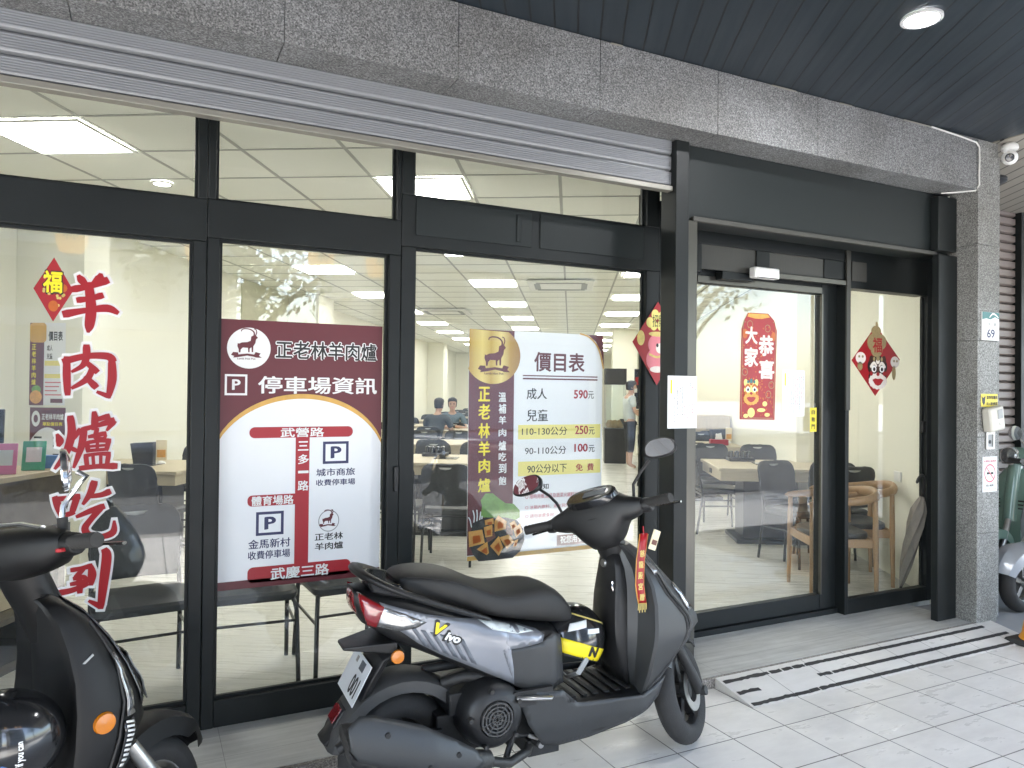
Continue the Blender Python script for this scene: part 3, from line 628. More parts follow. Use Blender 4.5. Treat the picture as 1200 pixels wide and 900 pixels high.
PRICE = {'title': (1.848, 2.162, 1.609, 1.714), 'rule1': (1.781, 2.246, 1.583, 1.589), 'rule2': (1.781, 2.246, 1.566, 1.574), 'adult': (1.805, 1.927, 1.461, 1.52), 'p590': (2.095, 2.184, 1.466, 1.514), 'yuan1': (2.186, 2.223, 1.466, 1.507), 'child': (1.806, 1.935, 1.344, 1.408), 'bar1': (1.757, 2.268, 1.25, 1.326), 't110': (1.779, 2.055, 1.269, 1.314), 'p250': (2.104, 2.188, 1.27, 1.319), 'yuan2': (2.192, 2.23, 1.269, 1.309), 't90': (1.798, 2.05, 1.167, 1.211), 'p100': (2.101, 2.187, 1.175, 1.22), 'yuan3': (2.193, 2.231, 1.172, 1.211), 'bar2': (1.759, 2.27, 1.057, 1.133), 'tfree': (1.813, 2.054, 1.069, 1.116), 'free': (2.111, 2.227, 1.07, 1.111), 'know': (1.802, 1.943, 0.982, 1.012), 'l1': (1.803, 2.26, 0.924, 0.969), 'l2': (1.803, 2.118, 0.873, 0.907), 'l3': (1.804, 1.976, 0.826, 0.862), 'l4': (1.805, 1.994, 0.77, 0.803), 'wish': (1.997, 2.248, 0.673, 0.731), 'wisht': (2.017, 2.239, 0.684, 0.725), 'y1': (1.527, 1.593, 1.447, 1.524), 'y2': (1.528, 1.594, 1.355, 1.436), 'y3': (1.529, 1.595, 1.258, 1.338), 'y4': (1.53, 1.596, 1.167, 1.246), 'y5': (1.532, 1.597, 1.082, 1.154), 'y6': (1.53, 1.6, 0.982, 1.055), 'w1': (1.641, 1.685, 1.445, 1.497), 'w2': (1.642, 1.686, 1.385, 1.437), 'w3': (1.643, 1.687, 1.33, 1.374), 'w4': (1.643, 1.688, 1.267, 1.308), 'w5': (1.644, 1.688, 1.194, 1.245), 'w6': (1.645, 1.689, 1.139, 1.185), 'w7': (1.646, 1.69, 1.076, 1.128), 'w8': (1.646, 1.69, 1.014, 1.06), 'board': (1.467, 2.28, 1.814, 1.834), 'strip': (1.467, 1.73, 1.802, 1.822)}
DISC = [(1.609, 1.682), (1.769, 1.72), (1.614, 1.543)]
GOLDBAND = [(1.481, 0.647), (1.765, 0.631), (2.23, 0.653), (2.291, 0.653), (1.481, 0.626)]
CORNER = [(2.13, 1.821), (2.18, 1.809), (2.227, 1.775), (2.26, 1.721), (2.283, 1.635)]
GOAT = {'horn1': [(1.654, 1.737), (1.653, 1.759), (1.632, 1.776), (1.6, 1.78), (1.581, 1.773), (1.578, 1.763)], 'horn2': [(1.661, 1.737), (1.669, 1.757), (1.665, 1.776), (1.654, 1.781)], 'body': [(1.637, 1.732), (1.653, 1.741), (1.666, 1.739), (1.677, 1.726), (1.666, 1.715), (1.662, 1.691), (1.65, 1.67), (1.649, 1.634), (1.641, 1.633), (1.639, 1.664), (1.628, 1.655), (1.628, 1.633), (1.62, 1.633), (1.618, 1.66), (1.587, 1.661), (1.575, 1.648), (1.573, 1.63), (1.564, 1.63), (1.563, 1.649), (1.555, 1.669), (1.557, 1.688), (1.565, 1.685), (1.582, 1.693), (1.613, 1.696), (1.634, 1.705)], 'ribbon': [(1.518, 1.613), (1.53, 1.631), (1.559, 1.63), (1.562, 1.617), (1.614, 1.624), (1.656, 1.619), (1.664, 1.635), (1.695, 1.627), (1.685, 1.612), (1.702, 1.599), (1.667, 1.6), (1.656, 1.604), (1.614, 1.611), (1.566, 1.601), (1.531, 1.596), (1.537, 1.606)], 'text': (1.556, 1.664, 1.586, 1.597)}
FOOD = {'leaf': [(1.547, 0.857), (1.554, 0.914), (1.546, 0.943), (1.573, 0.977), (1.613, 0.976), (1.658, 0.941), (1.687, 0.921), (1.736, 0.914), (1.77, 0.879), (1.771, 0.842), (1.738, 0.825), (1.688, 0.832), (1.623, 0.851)], 'bowl': [(1.48, 0.732), (1.503, 0.831), (1.574, 0.855), (1.688, 0.847), (1.754, 0.828), (1.792, 0.781), (1.799, 0.721), (1.773, 0.663), (1.731, 0.634), (1.625, 0.632), (1.537, 0.633), (1.505, 0.672)], 'chunks': [[(1.479, 0.789), (1.555, 0.794), (1.57, 0.724), (1.483, 0.71)], [(1.525, 0.696), (1.584, 0.731), (1.594, 0.672), (1.581, 0.662)], [(1.563, 0.805), (1.611, 0.816), (1.612, 0.757), (1.572, 0.753)], [(1.568, 0.841), (1.615, 0.848), (1.621, 0.819), (1.571, 0.815)], [(1.623, 0.833), (1.643, 0.861), (1.692, 0.828), (1.688, 0.788), (1.624, 0.778)], [(1.6, 0.707), (1.648, 0.755), (1.673, 0.694), (1.649, 0.652)], [(1.652, 0.747), (1.705, 0.758), (1.739, 0.718), (1.694, 0.685)], [(1.73, 0.785), (1.771, 0.812), (1.784, 0.766), (1.747, 0.74)], [(1.709, 0.816), (1.737, 0.829), (1.754, 0.798), (1.722, 0.778)], [(1.739, 0.725), (1.76, 0.73), (1.749, 0.695), (1.731, 0.693)]], 'meat': [[(1.576, 0.76), (1.624, 0.775), (1.632, 0.749), (1.584, 0.723)], [(1.692, 0.81), (1.73, 0.785), (1.73, 0.748), (1.693, 0.759)], [(1.611, 0.812), (1.623, 0.793), (1.616, 0.772), (1.61, 0.794)]], 'noodle': [[(1.504, 0.802), (1.511, 0.859), (1.503, 0.895)], [(1.52, 0.801), (1.527, 0.858), (1.525, 0.896)], [(1.535, 0.807), (1.543, 0.857), (1.546, 0.885)], [(1.496, 0.81), (1.488, 0.846), (1.478, 0.861)], [(1.547, 0.82), (1.552, 0.842), (1.554, 0.863)]]}
PARK = {'name': (0.524, 0.987, 1.638, 1.72), 'icon': (0.312, 0.405, 1.472, 1.564), 'title': (0.451, 0.991, 1.479, 1.559), 'b1': (0.417, 0.878, 1.282, 1.331), 'b1t': (0.55, 0.744, 1.284, 1.327), 'v': (0.617, 0.679, 0.7, 1.282), 'v1': (0.627, 0.674, 1.222, 1.265), 'v2': (0.628, 0.677, 1.161, 1.205), 'v3': (0.629, 0.676, 1.119, 1.131), 'v4': (0.628, 0.677, 1.04, 1.086), 'icon2': (0.74, 0.859, 1.158, 1.261), 'c1': (0.711, 0.891, 1.101, 1.137), 'c2': (0.71, 0.892, 1.057, 1.087), 'b2': (0.413, 0.642, 0.98, 1.029), 'b2t': (0.43, 0.611, 0.982, 1.025), 'icon3': (0.45, 0.569, 0.849, 0.954), 'd1': (0.419, 0.599, 0.791, 0.833), 'd2': (0.418, 0.599, 0.744, 0.782), 'n1': (0.708, 0.838, 0.806, 0.84), 'n2': (0.709, 0.839, 0.762, 0.796), 'b3': (0.417, 0.874, 0.642, 0.711), 'b3t': (0.515, 0.775, 0.647, 0.701), 'dot': (0.319, 0.502, 1.59, 1.771), 'dot2': (0.712, 0.83, 0.845, 0.945)}
ARC = [(0.284, 1.235), (0.332, 1.295), (0.394, 1.35), (0.476, 1.397), (0.367, 1.349), (0.448, 1.411), (0.541, 1.445), (0.646, 1.458), (0.755, 1.446), (0.846, 1.405), (0.946, 1.333), (0.888, 1.368), (0.962, 1.295), (1.024, 1.219)]
BANNER = {'out': [(3.385, 2.012), (3.554, 2.015), (3.606, 1.974), (3.631, 1.909), (3.615, 1.337), (3.321, 1.343), (3.332, 1.906), (3.353, 1.96)], 'c1': (3.361, 3.464, 1.815, 1.926), 'c2': (3.355, 3.471, 1.672, 1.796), 'c3': (3.473, 3.605, 1.743, 1.877), 'c4': (3.477, 3.609, 1.597, 1.719), 'face': (3.357, 3.515, 1.435, 1.603)}

# ------------------------------------------------------------------ signs and stickers on the glass
def part(t, name, m, fn):
    mb = MB(); fn(mb); return mb.build(name, m, t, smooth=False)

# brush lettering on the first window
t = thing('window_lettering', 'large red brush characters with white outlines running down the first window', 'lettering', (-.2, 3.41, .6))
k = [0]
def brush(extra, y0):
    mb = MB()
    for i, s_ in enumerate(BRUSH): mb.ribbon(s_, y0 - i * .00006, extra)
    return mb
brush(.0105, 3.4495).build('white_outline', 'white_vinyl', t, smooth=False)
brush(.0020, 3.4455).build('red_characters', 'red_vinyl', t, smooth=False)

# fu diamond
def diamond(name, label, cx, cz, w, h, y, m='festive_red', tilt=0.):
    t = thing(name, label, 'decoration', (cx, y, cz))
    pts = [(cx - w, cz + tilt), (cx, cz + h), (cx + w, cz - tilt), (cx, cz - h)]
    part(t, 'card', m, lambda q: q.sheet(pts, y))
    e = .94
    return t
t = diamond('fortune_card', 'red diamond fortune card with a yellow character on the first window', -.330, 1.888, .068, .128, 3.446)
def fu(q, extra, y): q.text('福', -.366 - extra * .2, -.300 + extra * .2, 1.872 - extra * .25, 1.962 + extra * .25, y, bold=.03 + extra)
part(t, 'character_outline', 'ink_black', lambda q: fu(q, .02, 3.4445)); part(t, 'character', 'text_yellow', lambda q: fu(q, 0, 3.4435))
def blobs(q):
    for k in range(16):
        a = rnd.uniform(0, 6.28); r_ = rnd.uniform(.35, .8); x = -.330 + .068 * r_ * math.cos(a) * .75; z = 1.888 + .128 * r_ * math.sin(a) * .75
        q.disc(x, z, .005, .006, 3.4452, 8)
part(t, 'gold_pattern', 'gold_print', blobs)
part(t, 'gold_pattern', 'festive_orange', lambda q: (q.disc(-.330, 1.822, .017, .022, 3.4448, 18), q.disc(-.296, 1.895, .013, .016, 3.4448, 14)))

# parking poster
Y = 3.444
t = thing('parking_poster', 'maroon and white parking map poster on the second window', 'poster', (.65, Y, 1.2))
x0, x1, z0, z1 = .284, 1.014, .622, 1.805
part(t, 'sheet', 'poster_white', lambda q: q.sheet([(x0, z0), (x1, z0), (x1, z1), (x0, z1)], Y))
arc = sorted(ARC); mid = .646; top = 1.458
def arcp(e):
    pts = []
    for k in range(33):
        x = x0 + (x1 - x0) * k / 32; u = (x - mid) / .3785
        pts.append((x, top + e - .235 * (1 - math.sqrt(max(0, 1 - u * u * .93))) / .735))
    return pts
part(t, 'gold_arc', 'poster_gold', lambda q: q.sheet([(x0, z1)] + arcp(.0)[0:] + [(x1, z1)], Y - .001))
part(t, 'header', 'poster_maroon', lambda q: q.sheet([(x0, z1)] + arcp(.022) + [(x1, z1)], Y - .002))
part(t, 'footer', 'poster_maroon', lambda q: q.rect(x0, x1, z0, z0 + .036, Y - .001))
P_ = PARK
def picon(q, b, th, y):
    q.rrect(*b, y, .022)
def goat(t, dx, dz, k, y, m, word=True):
    """goat emblem with ribbon, scaled about its own centre"""
    cx, cz = 1.625, 1.67
    def s(p): return [(dx + (x - cx) * k, dz + (z - cz) * k) for x, z in p]
    def f(q):
        q.sheet(s(GOAT['body']), y); q.sheet(s(GOAT['ribbon']), y - .0008)
        for key, w in (('horn1', .0085), ('horn2', .006)):
            q.ribbon([(*p, w * k * (1.1 - .1 * i)) for i, p in enumerate(s(GOAT[key]))], y - .0003)
    part(t, 'goat_emblem', m, f)
    if word:
        b = GOAT['text']
        part(t, 'emblem_wording', m, lambda q: q.text('Lamb Hot Pot', dx + (b[0] - cx) * k, dx + (b[1] - cx) * k, dz + (b[2] - cz) * k, dz + (b[3] - cz) * k, y - .0005, bold=.01))
b = P_['dot']
part(t, 'emblem_disc', 'white_vinyl', lambda q: q.disc((b[0] + b[1]) / 2, (b[2] + b[3]) / 2, (b[1] - b[0]) / 2, (b[3] - b[2]) / 2, Y - .003))
goat(t, (b[0] + b[1]) / 2, (b[2] + b[3]) / 2 + .008, .70, Y - .004, 'poster_maroon')
b = P_['name']
part(t, 'name_outline', 'white_vinyl', lambda q: q.text('正老林羊肉爐', b[0] - .004, b[1] + .004, b[2] - .004, b[3] + .004, Y - .003, bold=.075))
part(t, 'name_lettering', 'ink_black', lambda q: q.text('正老林羊肉爐', *b, Y - .0045, bold=.016))
def white_txt(q):
    i = P_['icon']; q.frame2(*i, Y - .003, .009)
    w, h = i[1] - i[0], i[3] - i[2]
    q.text('P', i[0] + w * .32, i[1] - w * .3, i[2] + h * .24, i[3] - h * .24, Y - .003, bold=.03)
    q.text('停車場資訊', *P_['title'], Y - .003, bold=.022)
part(t, 'heading_lettering', 'white_vinyl', white_txt)
def roads(q):
    q.rrect(*P_['b1'], Y - .001, .0235); q.rrect(*P_['b2'], Y - .001, .02); q.rrect(*P_['b3'], Y - .001, .0235)
    v = P_['v']; q.rect(v[0], v[1], v[2] + .01, v[3] + .005, Y - .0015)
    q.rect(P_['b2'][1] - .03, v[0] + .004, P_['b2'][2], P_['b2'][3], Y - .0018)
part(t, 'road_map', 'poster_red', roads)
def road_txt(q):
    q.text('武營路', *P_['b1t'], Y - .003, bold=.022); q.text('體育場路', *P_['b2t'], Y - .003, bold=.022); q.text('武慶三路', *P_['b3t'], Y - .003, bold=.022)
    for c, key in zip('三多一路', ('v1', 'v2', 'v3', 'v4')):
        b = P_[key]; q.text(c, *b, Y - .003, bold=.022)
part(t, 'road_lettering', 'white_vinyl', road_txt)
def navy(q):
    for key in ('icon2', 'icon3'):
        i = P_[key]; q.frame2(*i, Y - .001, .012); w, h = i[1] - i[0], i[3] - i[2]
        q.text('P', i[0] + w * .3, i[1] - w * .28, i[2] + h * .22, i[3] - h * .22, Y - .001, bold=.04)
    for c, key in (('城市商旅', 'c1'), ('收費停車場', 'c2'), ('金馬新村', 'd1'), ('收費停車場', 'd2')): q.text(c, *P_[key], Y - .001, bold=.018)
part(t, 'car_park_lettering', 'poster_navy', navy)
b = P_['dot2']
part(t, 'small_emblem_ring', 'crate_grey', lambda q: [q.ribbon([((b[0] + b[1]) / 2 + .046 * math.cos(R(12 * k)), (b[2] + b[3]) / 2 + .048 * math.sin(R(12 * k)), .0018) for k in range(31)], Y - .001)])
goat(t, (b[0] + b[1]) / 2, (b[2] + b[3]) / 2 + .004, .42, Y - .0015, 'poster_maroon', False)
part(t, 'small_name', 'ink_black', lambda q: (q.text('正老林', *P_['n1'], Y - .001, bold=.02), q.text('羊肉爐', *P_['n2'], Y - .001, bold=.02)))

# price board standing just inside the third window
Y = 3.462
P_ = PRICE
t = thing('price_board', 'white and maroon price board with goat emblem behind the third window', 'price board', (1.88, Y, 1.2))
x0, x1, z0, z1 = 1.474, 2.279, .640, 1.818
MB().box(x0, x1, Y, Y + .006, z0, z1).build('board', 'poster_white', t)
sx = P_['strip'][1]
part(t, 'side_strip', 'poster_maroon', lambda q: q.rect(x0, sx, z0 + .026, z1, Y - .001))
part(t, 'gold_edge', 'poster_gold', lambda q: q.rect(x0, x1, z0, z0 + .022, Y - .002))
cx, cz = DISC[0][0] - .002, DISC[0][1] + .005
dp = [(x0, z1)] + [(x0, cz - math.sqrt(max(0, .145 ** 2 - (x0 - cx) ** 2)))]
a0 = math.atan2(dp[1][1] - cz, x0 - cx); a0 = a0 if a0 > 0 else a0 + 2 * math.pi
ae = math.asin((z1 - cz) / .158) + 2 * math.pi
dp += [(cx + .158 * math.cos(a0 + (ae - a0) * k / 40), cz + .148 * math.sin(a0 + (ae - a0) * k / 40)) for k in range(1, 41)]
gold = mat('emblem_gold', (.62, .42, .12), rough=.3, metal=.35)
n_ = gold.node_tree.nodes; rp_ = n_.new('ShaderNodeValToRGB'); sx_ = n_.new('ShaderNodeSeparateXYZ'); mr_ = n_.new('ShaderNodeMapRange')
gold.node_tree.links.new(n_['Texture Coordinate'].outputs['Object'], sx_.inputs[0]); gold.node_tree.links.new(sx_.outputs[0], mr_.inputs[0])
mr_.inputs[1].default_value = x0 - 1.88; mr_.inputs[2].default_value = cx + .158 - 1.88
e_ = rp_.color_ramp.elements; e_[0].color = (.50, .30, .06, 1); e_[1].color = (.36, .20, .07, 1)
for p_, c_ in ((.25, (.80, .62, .20, 1)), (.42, (.55, .36, .08, 1)), (.62, (.82, .66, .25, 1)), (.8, (.50, .30, .08, 1))):
    q_ = e_.new(p_); q_.color = c_
gold.node_tree.links.new(mr_.outputs[0], rp_.inputs[0]); gold.node_tree.links.new(rp_.outputs[0], n_['Principled BSDF'].inputs['Base Color'])
part(t, 'gold_disc', 'emblem_gold', lambda q: q.sheet(dp, Y - .002))
goat(t, 1.628, 1.672, 1.0, Y - .0035, 'poster_maroon')
cr = [p for p in CORNER]
part(t, 'corner_patch', 'poster_maroon', lambda q: q.sheet([(x1, z1)] + [(p[0] + .006, min(z1, p[1] + .006)) for p in cr], Y - .002))
part(t, 'corner_gold', 'poster_gold', lambda q: q.ribbon([(p[0], p[1], .009) for p in cr], Y - .003))
part(t, 'yellow_bars', 'poster_yellow', lambda q: (q.rect(*P_['bar1'], Y - .001), q.rect(*P_['bar2'], Y - .001)))
part(t, 'red_lettering', 'poster_maroon', lambda q: (q.text('價目表', *P_['title'], Y - .002, bold=.022), q.rect(*P_['rule1'], Y - .002), q.rect(*P_['rule2'], Y - .002)))
def blk(q):
    for c, key, bo in (('成人', 'adult', .012), ('兒童', 'child', .010), ('110-130公分', 't110', .006), ('90-110公分', 't90', .006), ('90公分以下', 'tfree', .006), ('元', 'yuan1', .006), ('元', 'yuan2', .006), ('元', 'yuan3', .006)):
        q.text(c, *P_[key], Y - .002, bold=bo)
    b = P_['know']; q.text('用餐須知', b[0] - .012, b[1], b[2], b[3], Y - .002, bold=.02)
part(t, 'black_lettering', 'ink_black', blk)
def prices(q):
    for c, key in (('590', 'p590'), ('250', 'p250'), ('100', 'p100')): q.text(c, *P_[key], Y - .002, bold=.026)
    q.text('免  費', *P_['free'], Y - .002, bold=.02)
part(t, 'price_figures', 'poster_red', prices)
def notes(q):
    for c, key in (('○ 限時用餐,湯品及蔬菜火鍋料以店家配置為主', 'l1'), ('○ 冰箱內飲料、酒水另外計算', 'l2'), ('○ 請勿浪費食材', 'l3'), ('○ 剩餘食材酌收', 'l4')):
        b = P_[key]; q.text(c, b[0], b[1], b[2] + (b[3] - b[2]) * .22, b[3] - (b[3] - b[2]) * .22, Y - .002, bold=.004)
part(t, 'small_print', 'sign_pinkred', notes)
part(t, 'wish_panel', 'poster_maroon', lambda q: q.rect(*P_['wish'], Y - .001))
part(t, 'white_lettering', 'white_vinyl', lambda q: [q.text('祝您用餐愉快', *P_['wisht'], Y - .002, bold=.02)] + [q.text(c, *P_['w%d' % (i + 1)], Y - .002, bold=.028) for i, c in enumerate('溫補羊肉爐吃到飽')])
part(t, 'yellow_lettering', 'text_yellow', lambda q: [q.text(c, *P_['y%d' % (i + 1)], Y - .002, bold=.034) for i, c in enumerate('正老林羊肉爐')])
F_ = FOOD
part(t, 'pictured_leaf', 'leaf_green', lambda q: q.sheet(F_['leaf'], Y - .002))
part(t, 'pictured_noodles', 'poster_white', lambda q: [q.ribbon([(*p, .006) for p in n], Y - .003) for n in F_['noodle']])
part(t, 'pictured_bowl', 'ink_black', lambda q: q.sheet(F_['bowl'], Y - .0032))
part(t, 'pictured_meat', 'meat_brown', lambda q: [q.sheet(c, Y - .0042) for c in F_['meat']])
part(t, 'pictured_tofu', 'tofu_orange', lambda q: [q.sheet(c, Y - .0052 - .0005 * i) for i, c in enumerate(F_['chunks'])])
part(t, 'pictured_tofu_sides', 'festive_orange', lambda q: [q.sheet([(x * .5 + cx_ * .5, z * .5 + cz_ * .5 - .006) for x, z in c], Y - .0115) for c in F_['chunks'] for cx_, cz_ in [(sum(p[0] for p in c) / len(c), sum(p[1] for p in c) / len(c))]])

# pink animal diamond hanging at the door post
t = thing('hanging_ornament', 'red diamond ornament with a pink animal beside the door post', 'decoration', (2.58, 3.395, 1.79))
y = 3.392
part(t, 'card', 'festive_red', lambda q: q.sheet([(2.43, 1.786), (2.605, 2.02), (2.76, 1.79), (2.60, 1.545)], y))
part(t, 'gold_knot', 'poster_yellow', lambda q: [q.disc(x, z, .026, .03, y - .001 - .0002 * i, 16) for i, (x, z) in enumerate(((2.55, 1.90), (2.585, 1.945), (2.63, 1.935), (2.575, 1.885), (2.625, 1.885), (2.655, 1.91)))])
part(t, 'knot_lines', 'ink_black', lambda q: q.text('招財', 2.565, 2.65, 1.875, 1.945, y - .003, bold=.0))
part(t, 'animal_body', 'pink_print', lambda q: (q.disc(2.60, 1.69, .075, .07, y - .001), q.disc(2.605, 1.775, .068, .062, y - .0015)))
part(t, 'animal_face', 'face_white', lambda q: (q.disc(2.625, 1.755, .035, .03, y - .0022), q.disc(2.60, 1.635, .05, .018, y - .0018)))
part(t, 'animal_eyes', 'ink_black', lambda q: (q.disc(2.60, 1.772, .008, .011, y - .003, 14), q.disc(2.65, 1.772, .008, .011, y - .003, 14)))
part(t, 'gold_charm', 'gold_print', lambda q: (q.disc(2.487, 1.81, .026, .042, y - .001), q.ribbon([(2.545, 1.72, .012), (2.6, 1.705, .012), (2.66, 1.722, .012)], y - .0025), q.disc(2.60, 1.835, .06, .014, y - .0026)))
# notices with columns of small writing
def notice(label, X0, X1, Z0, Z1, y, seed):
    t = thing('notice_sheet', label, 'notice', ((X0 + X1) / 2, y, (Z0 + Z1) / 2)); q_ = random.Random(seed)
    part(t, 'paper', 'white_vinyl', lambda q: q.rect(X0, X1, Z0, Z1, y))
    W, H = X1 - X0, Z1 - Z0
    def col_(q, xs, h):
        for x in xs:
            z = Z1 - .035; end = Z0 + H * q_.uniform(.06, .3)
            while z > end:
                dz = q_.uniform(.005, .0085)
                for _ in range(2): q.rect(X0 + W * x + q_.uniform(-.003, .0), X0 + W * x + q_.uniform(.001, .004), z - dz * .8, z - dz * q_.uniform(.1, .6), y - .0008)
                z -= dz * 1.15
    part(t, 'lettering', 'ink_black', lambda q: col_(q, (.24, .33, .42, .50, .76, .93), H))
    part(t, 'red_lettering', 'poster_red', lambda q: col_(q, (.58, .67, .85), H))
    part(t, 'yellow_mark', 'text_yellow', lambda q: q.rect(X0 + W * .09, X0 + W * .15, Z1 - H * .34, Z1 - .02, y - .0008))
notice('white notice sheet taped across the black door post', 2.425, 2.618, 1.318, 1.592, 3.072, 3)
notice('white notice sheet on the sliding door glass right of the red banner', 3.684, 3.882, 1.359, 1.659, 3.498, 5)
# red banner
y = 3.497
t = thing('greeting_banner', 'tall red new year banner with cream characters and a lion face on the door', 'banner', (3.47, y, 1.68))
part(t, 'card', 'festive_red', lambda q: q.sheet(BANNER['out'], y))
part(t, 'gold_border', 'gold_dull', lambda q: [q.ribbon([(3.332, 1.36, .004), (3.343, 1.90, .004), (3.366, 1.95, .004)], y - .001), q.ribbon([(3.604, 1.36, .004), (3.618, 1.90, .004), (3.596, 1.96, .004)], y - .001), q.ribbon([(3.335, 1.352, .004), (3.603, 1.348, .004)], y - .0012)] + [q.ribbon([(cx_ + .022 * math.cos(R(24 * i)), cz_ + .022 * math.sin(R(24 * i)), .003) for i in range(16)], y - .0012) for cx_, cz_ in ((3.36, 1.64), (3.585, 1.56), (3.55, 1.92), (3.40, 1.94), (3.56, 1.50))])
part(t, 'gold_cap', 'tofu_orange', lambda q: q.sheet([(3.39, 2.008), (3.548, 2.01), (3.57, 1.992), (3.5, 1.978), (3.44, 1.978), (3.378, 1.988)], y - .001))
part(t, 'orange_pattern', 'festive_orange', lambda q: [q.disc(rnd.uniform(3.34, 3.60), rnd.uniform(1.36, 1.93), rnd.uniform(.003, .007), rnd.uniform(.003, .007), y - .0008 - .000002 * k, 8) for k in range(150)] + [q.disc(3.36, 1.88, .022, .03, y - .001), q.disc(3.60, 1.87, .018, .03, y - .001)])
part(t, 'characters', 'face_white', lambda q: [q.text(c, *BANNER[k_], y - .002, bold=.035) for c, k_ in (('大', 'c1'), ('家', 'c2'), ('恭', 'c3'), ('喜', 'c4'))])
def lion(t, cx, cz, k, y, dark):
    part(t, 'lion_face', 'poster_yellow' if not dark else 'lion_dark', lambda q: (q.disc(cx, cz, .062 * k, .052 * k, y - .001), q.disc(cx, cz - .05 * k, .045 * k, .042 * k, y - .0012), q.disc(cx - .047 * k, cz + .05 * k, .016 * k, .024 * k, y - .0012), q.disc(cx + .047 * k, cz + .05 * k, .016 * k, .024 * k, y - .0012)))
    part(t, 'lion_brows', 'face_white' if dark else 'festive_orange', lambda q: (q.ribbon([(cx - .055 * k, cz + .015 * k, .014 * k), (cx - .03 * k, cz + .036 * k, .016 * k), (cx - .008 * k, cz + .02 * k, .01 * k)], y - .002), q.ribbon([(cx + .055 * k, cz + .015 * k, .014 * k), (cx + .03 * k, cz + .036 * k, .016 * k), (cx + .008 * k, cz + .02 * k, .01 * k)], y - .002), q.disc(cx, cz + .045 * k, .014 * k, .014 * k, y - .002)))
    part(t, 'lion_eyes', 'white_vinyl', lambda q: (q.disc(cx - .03 * k, cz + .006 * k, .018 * k, .018 * k, y - .003, 20), q.disc(cx + .03 * k, cz + .006 * k, .018 * k, .018 * k, y - .003, 20)))
    part(t, 'lion_pupils', 'ink_black', lambda q: (q.disc(cx - .029 * k, cz + .004 * k, .009 * k, .010 * k, y - .004, 16), q.disc(cx + .029 * k, cz + .004 * k, .009 * k, .010 * k, y - .004, 16)))
    part(t, 'lion_beard', 'face_white' if dark else 'tofu_orange', lambda q: q.sheet([(cx + (.070 - .004 * (i % 2)) * k * math.cos(R(12 * i)), cz - .056 * k + (.044 - .005 * (i % 2)) * k * math.sin(R(12 * i))) for i in range(30)], y - .0024))
    part(t, 'lion_cheeks', 'festive_orange' if not dark else 'festive_red', lambda q: (q.disc(cx - .05 * k, cz - .018 * k, .012 * k, .012 * k, y - .0028, 14), q.disc(cx + .05 * k, cz - .018 * k, .012 * k, .012 * k, y - .0028, 14)))
    part(t, 'lion_crown', 'sign_teal' if not dark else 'gold_dull', lambda q: (q.disc(cx, cz + .062 * k, .013 * k, .016 * k, y - .0026, 16), q.disc(cx - .028 * k, cz + .056 * k, .009 * k, .011 * k, y - .0026, 14), q.disc(cx + .028 * k, cz + .056 * k, .009 * k, .011 * k, y - .0026, 14)))
    part(t, 'lion_mouth', 'festive_red', lambda q: (q.sheet([(cx - .042 * k, cz - .05 * k), (cx - .02 * k, cz - .042 * k), (cx, cz - .045 * k), (cx + .02 * k, cz - .042 * k), (cx + .042 * k, cz - .05 * k), (cx + .02 * k, cz - .074 * k), (cx, cz - .08 * k), (cx - .02 * k, cz - .074 * k)], y - .003), q.disc(cx, cz - .02 * k, .012 * k, .010 * k, y - .003, 16)))
lion(t, 3.412, 1.525, .95, y - .001, False)
part(t, 'lion_body', 'poster_yellow', lambda q: (q.disc(3.415, 1.385, .03, .03, y - .001), q.disc(3.37, 1.365, .02, .012, y - .0012), q.disc(3.50, 1.40, .035, .012, y - .0012), q.disc(3.55, 1.37, .022, .012, y - .0012), q.disc(3.53, 1.44, .02, .016, y - .0012)))
t = thing('door_label', 'small yellow label with black characters on the door stile', 'label', (3.94, 3.47, 1.33))
part(t, 'label_strip', 'sign_yellow', lambda q: q.rect(3.905, 3.966, 1.258, 1.416, 3.4735)); part(t, 'characters', 'ink_black', lambda q: [q.text(c, 3.92, 3.951, 1.372 - .048 * i, 1.402 - .048 * i, 3.4725, bold=.02) for i, c in enumerate('自動門')])
# lion diamond on the side window
y = 3.446
t = thing('lion_ornament', 'red diamond ornament with a white bearded lion on the right glass panel', 'decoration', (4.505, y, 1.74))
part(t, 'card', 'festive_red', lambda q: q.sheet([(4.262, 1.737), (4.505, 1.985), (4.752, 1.755), (4.500, 1.497)], y))
part(t, 'gold_blessing', 'gold_dull', lambda q: [q.disc(x, z, a, b_, y - .001 - .0002 * i, 20) for i, (x, z, a, b_) in enumerate(((4.505, 1.945, .05, .035), (4.475, 1.865, .06, .06), (4.55, 1.87, .06, .055), (4.51, 1.815, .06, .05), (4.51, 1.99, .012, .02)))])
part(t, 'blessing_character', 'festive_red', lambda q: q.text('福', 4.47, 4.565, 1.795, 1.90, y - .003, bold=.02))
part(t, 'dark_mane', 'ink_black', lambda q: (q.disc(4.52, 1.70, .10, .075, y - .001), q.disc(4.52, 1.63, .09, .06, y - .0012)))
lion(t, 4.52, 1.675, 1.35, y - .002, True)
part(t, 'side_figures', 'face_white', lambda q: (q.disc(4.352, 1.755, .05, .04, y - .001), q.disc(4.70, 1.735, .045, .04, y - .001)))
part(t, 'side_marks', 'gold_dull', lambda q: (q.disc(4.345, 1.70, .025, .03, y - .001), q.disc(4.69, 1.66, .02, .05, y - .001), q.disc(4.335, 1.765, .009, .009, y - .002, 12), q.disc(4.37, 1.765, .009, .009, y - .002, 12), q.disc(4.69, 1.742, .009, .009, y - .002, 12), q.disc(4.72, 1.742, .009, .009, y - .002, 12)))

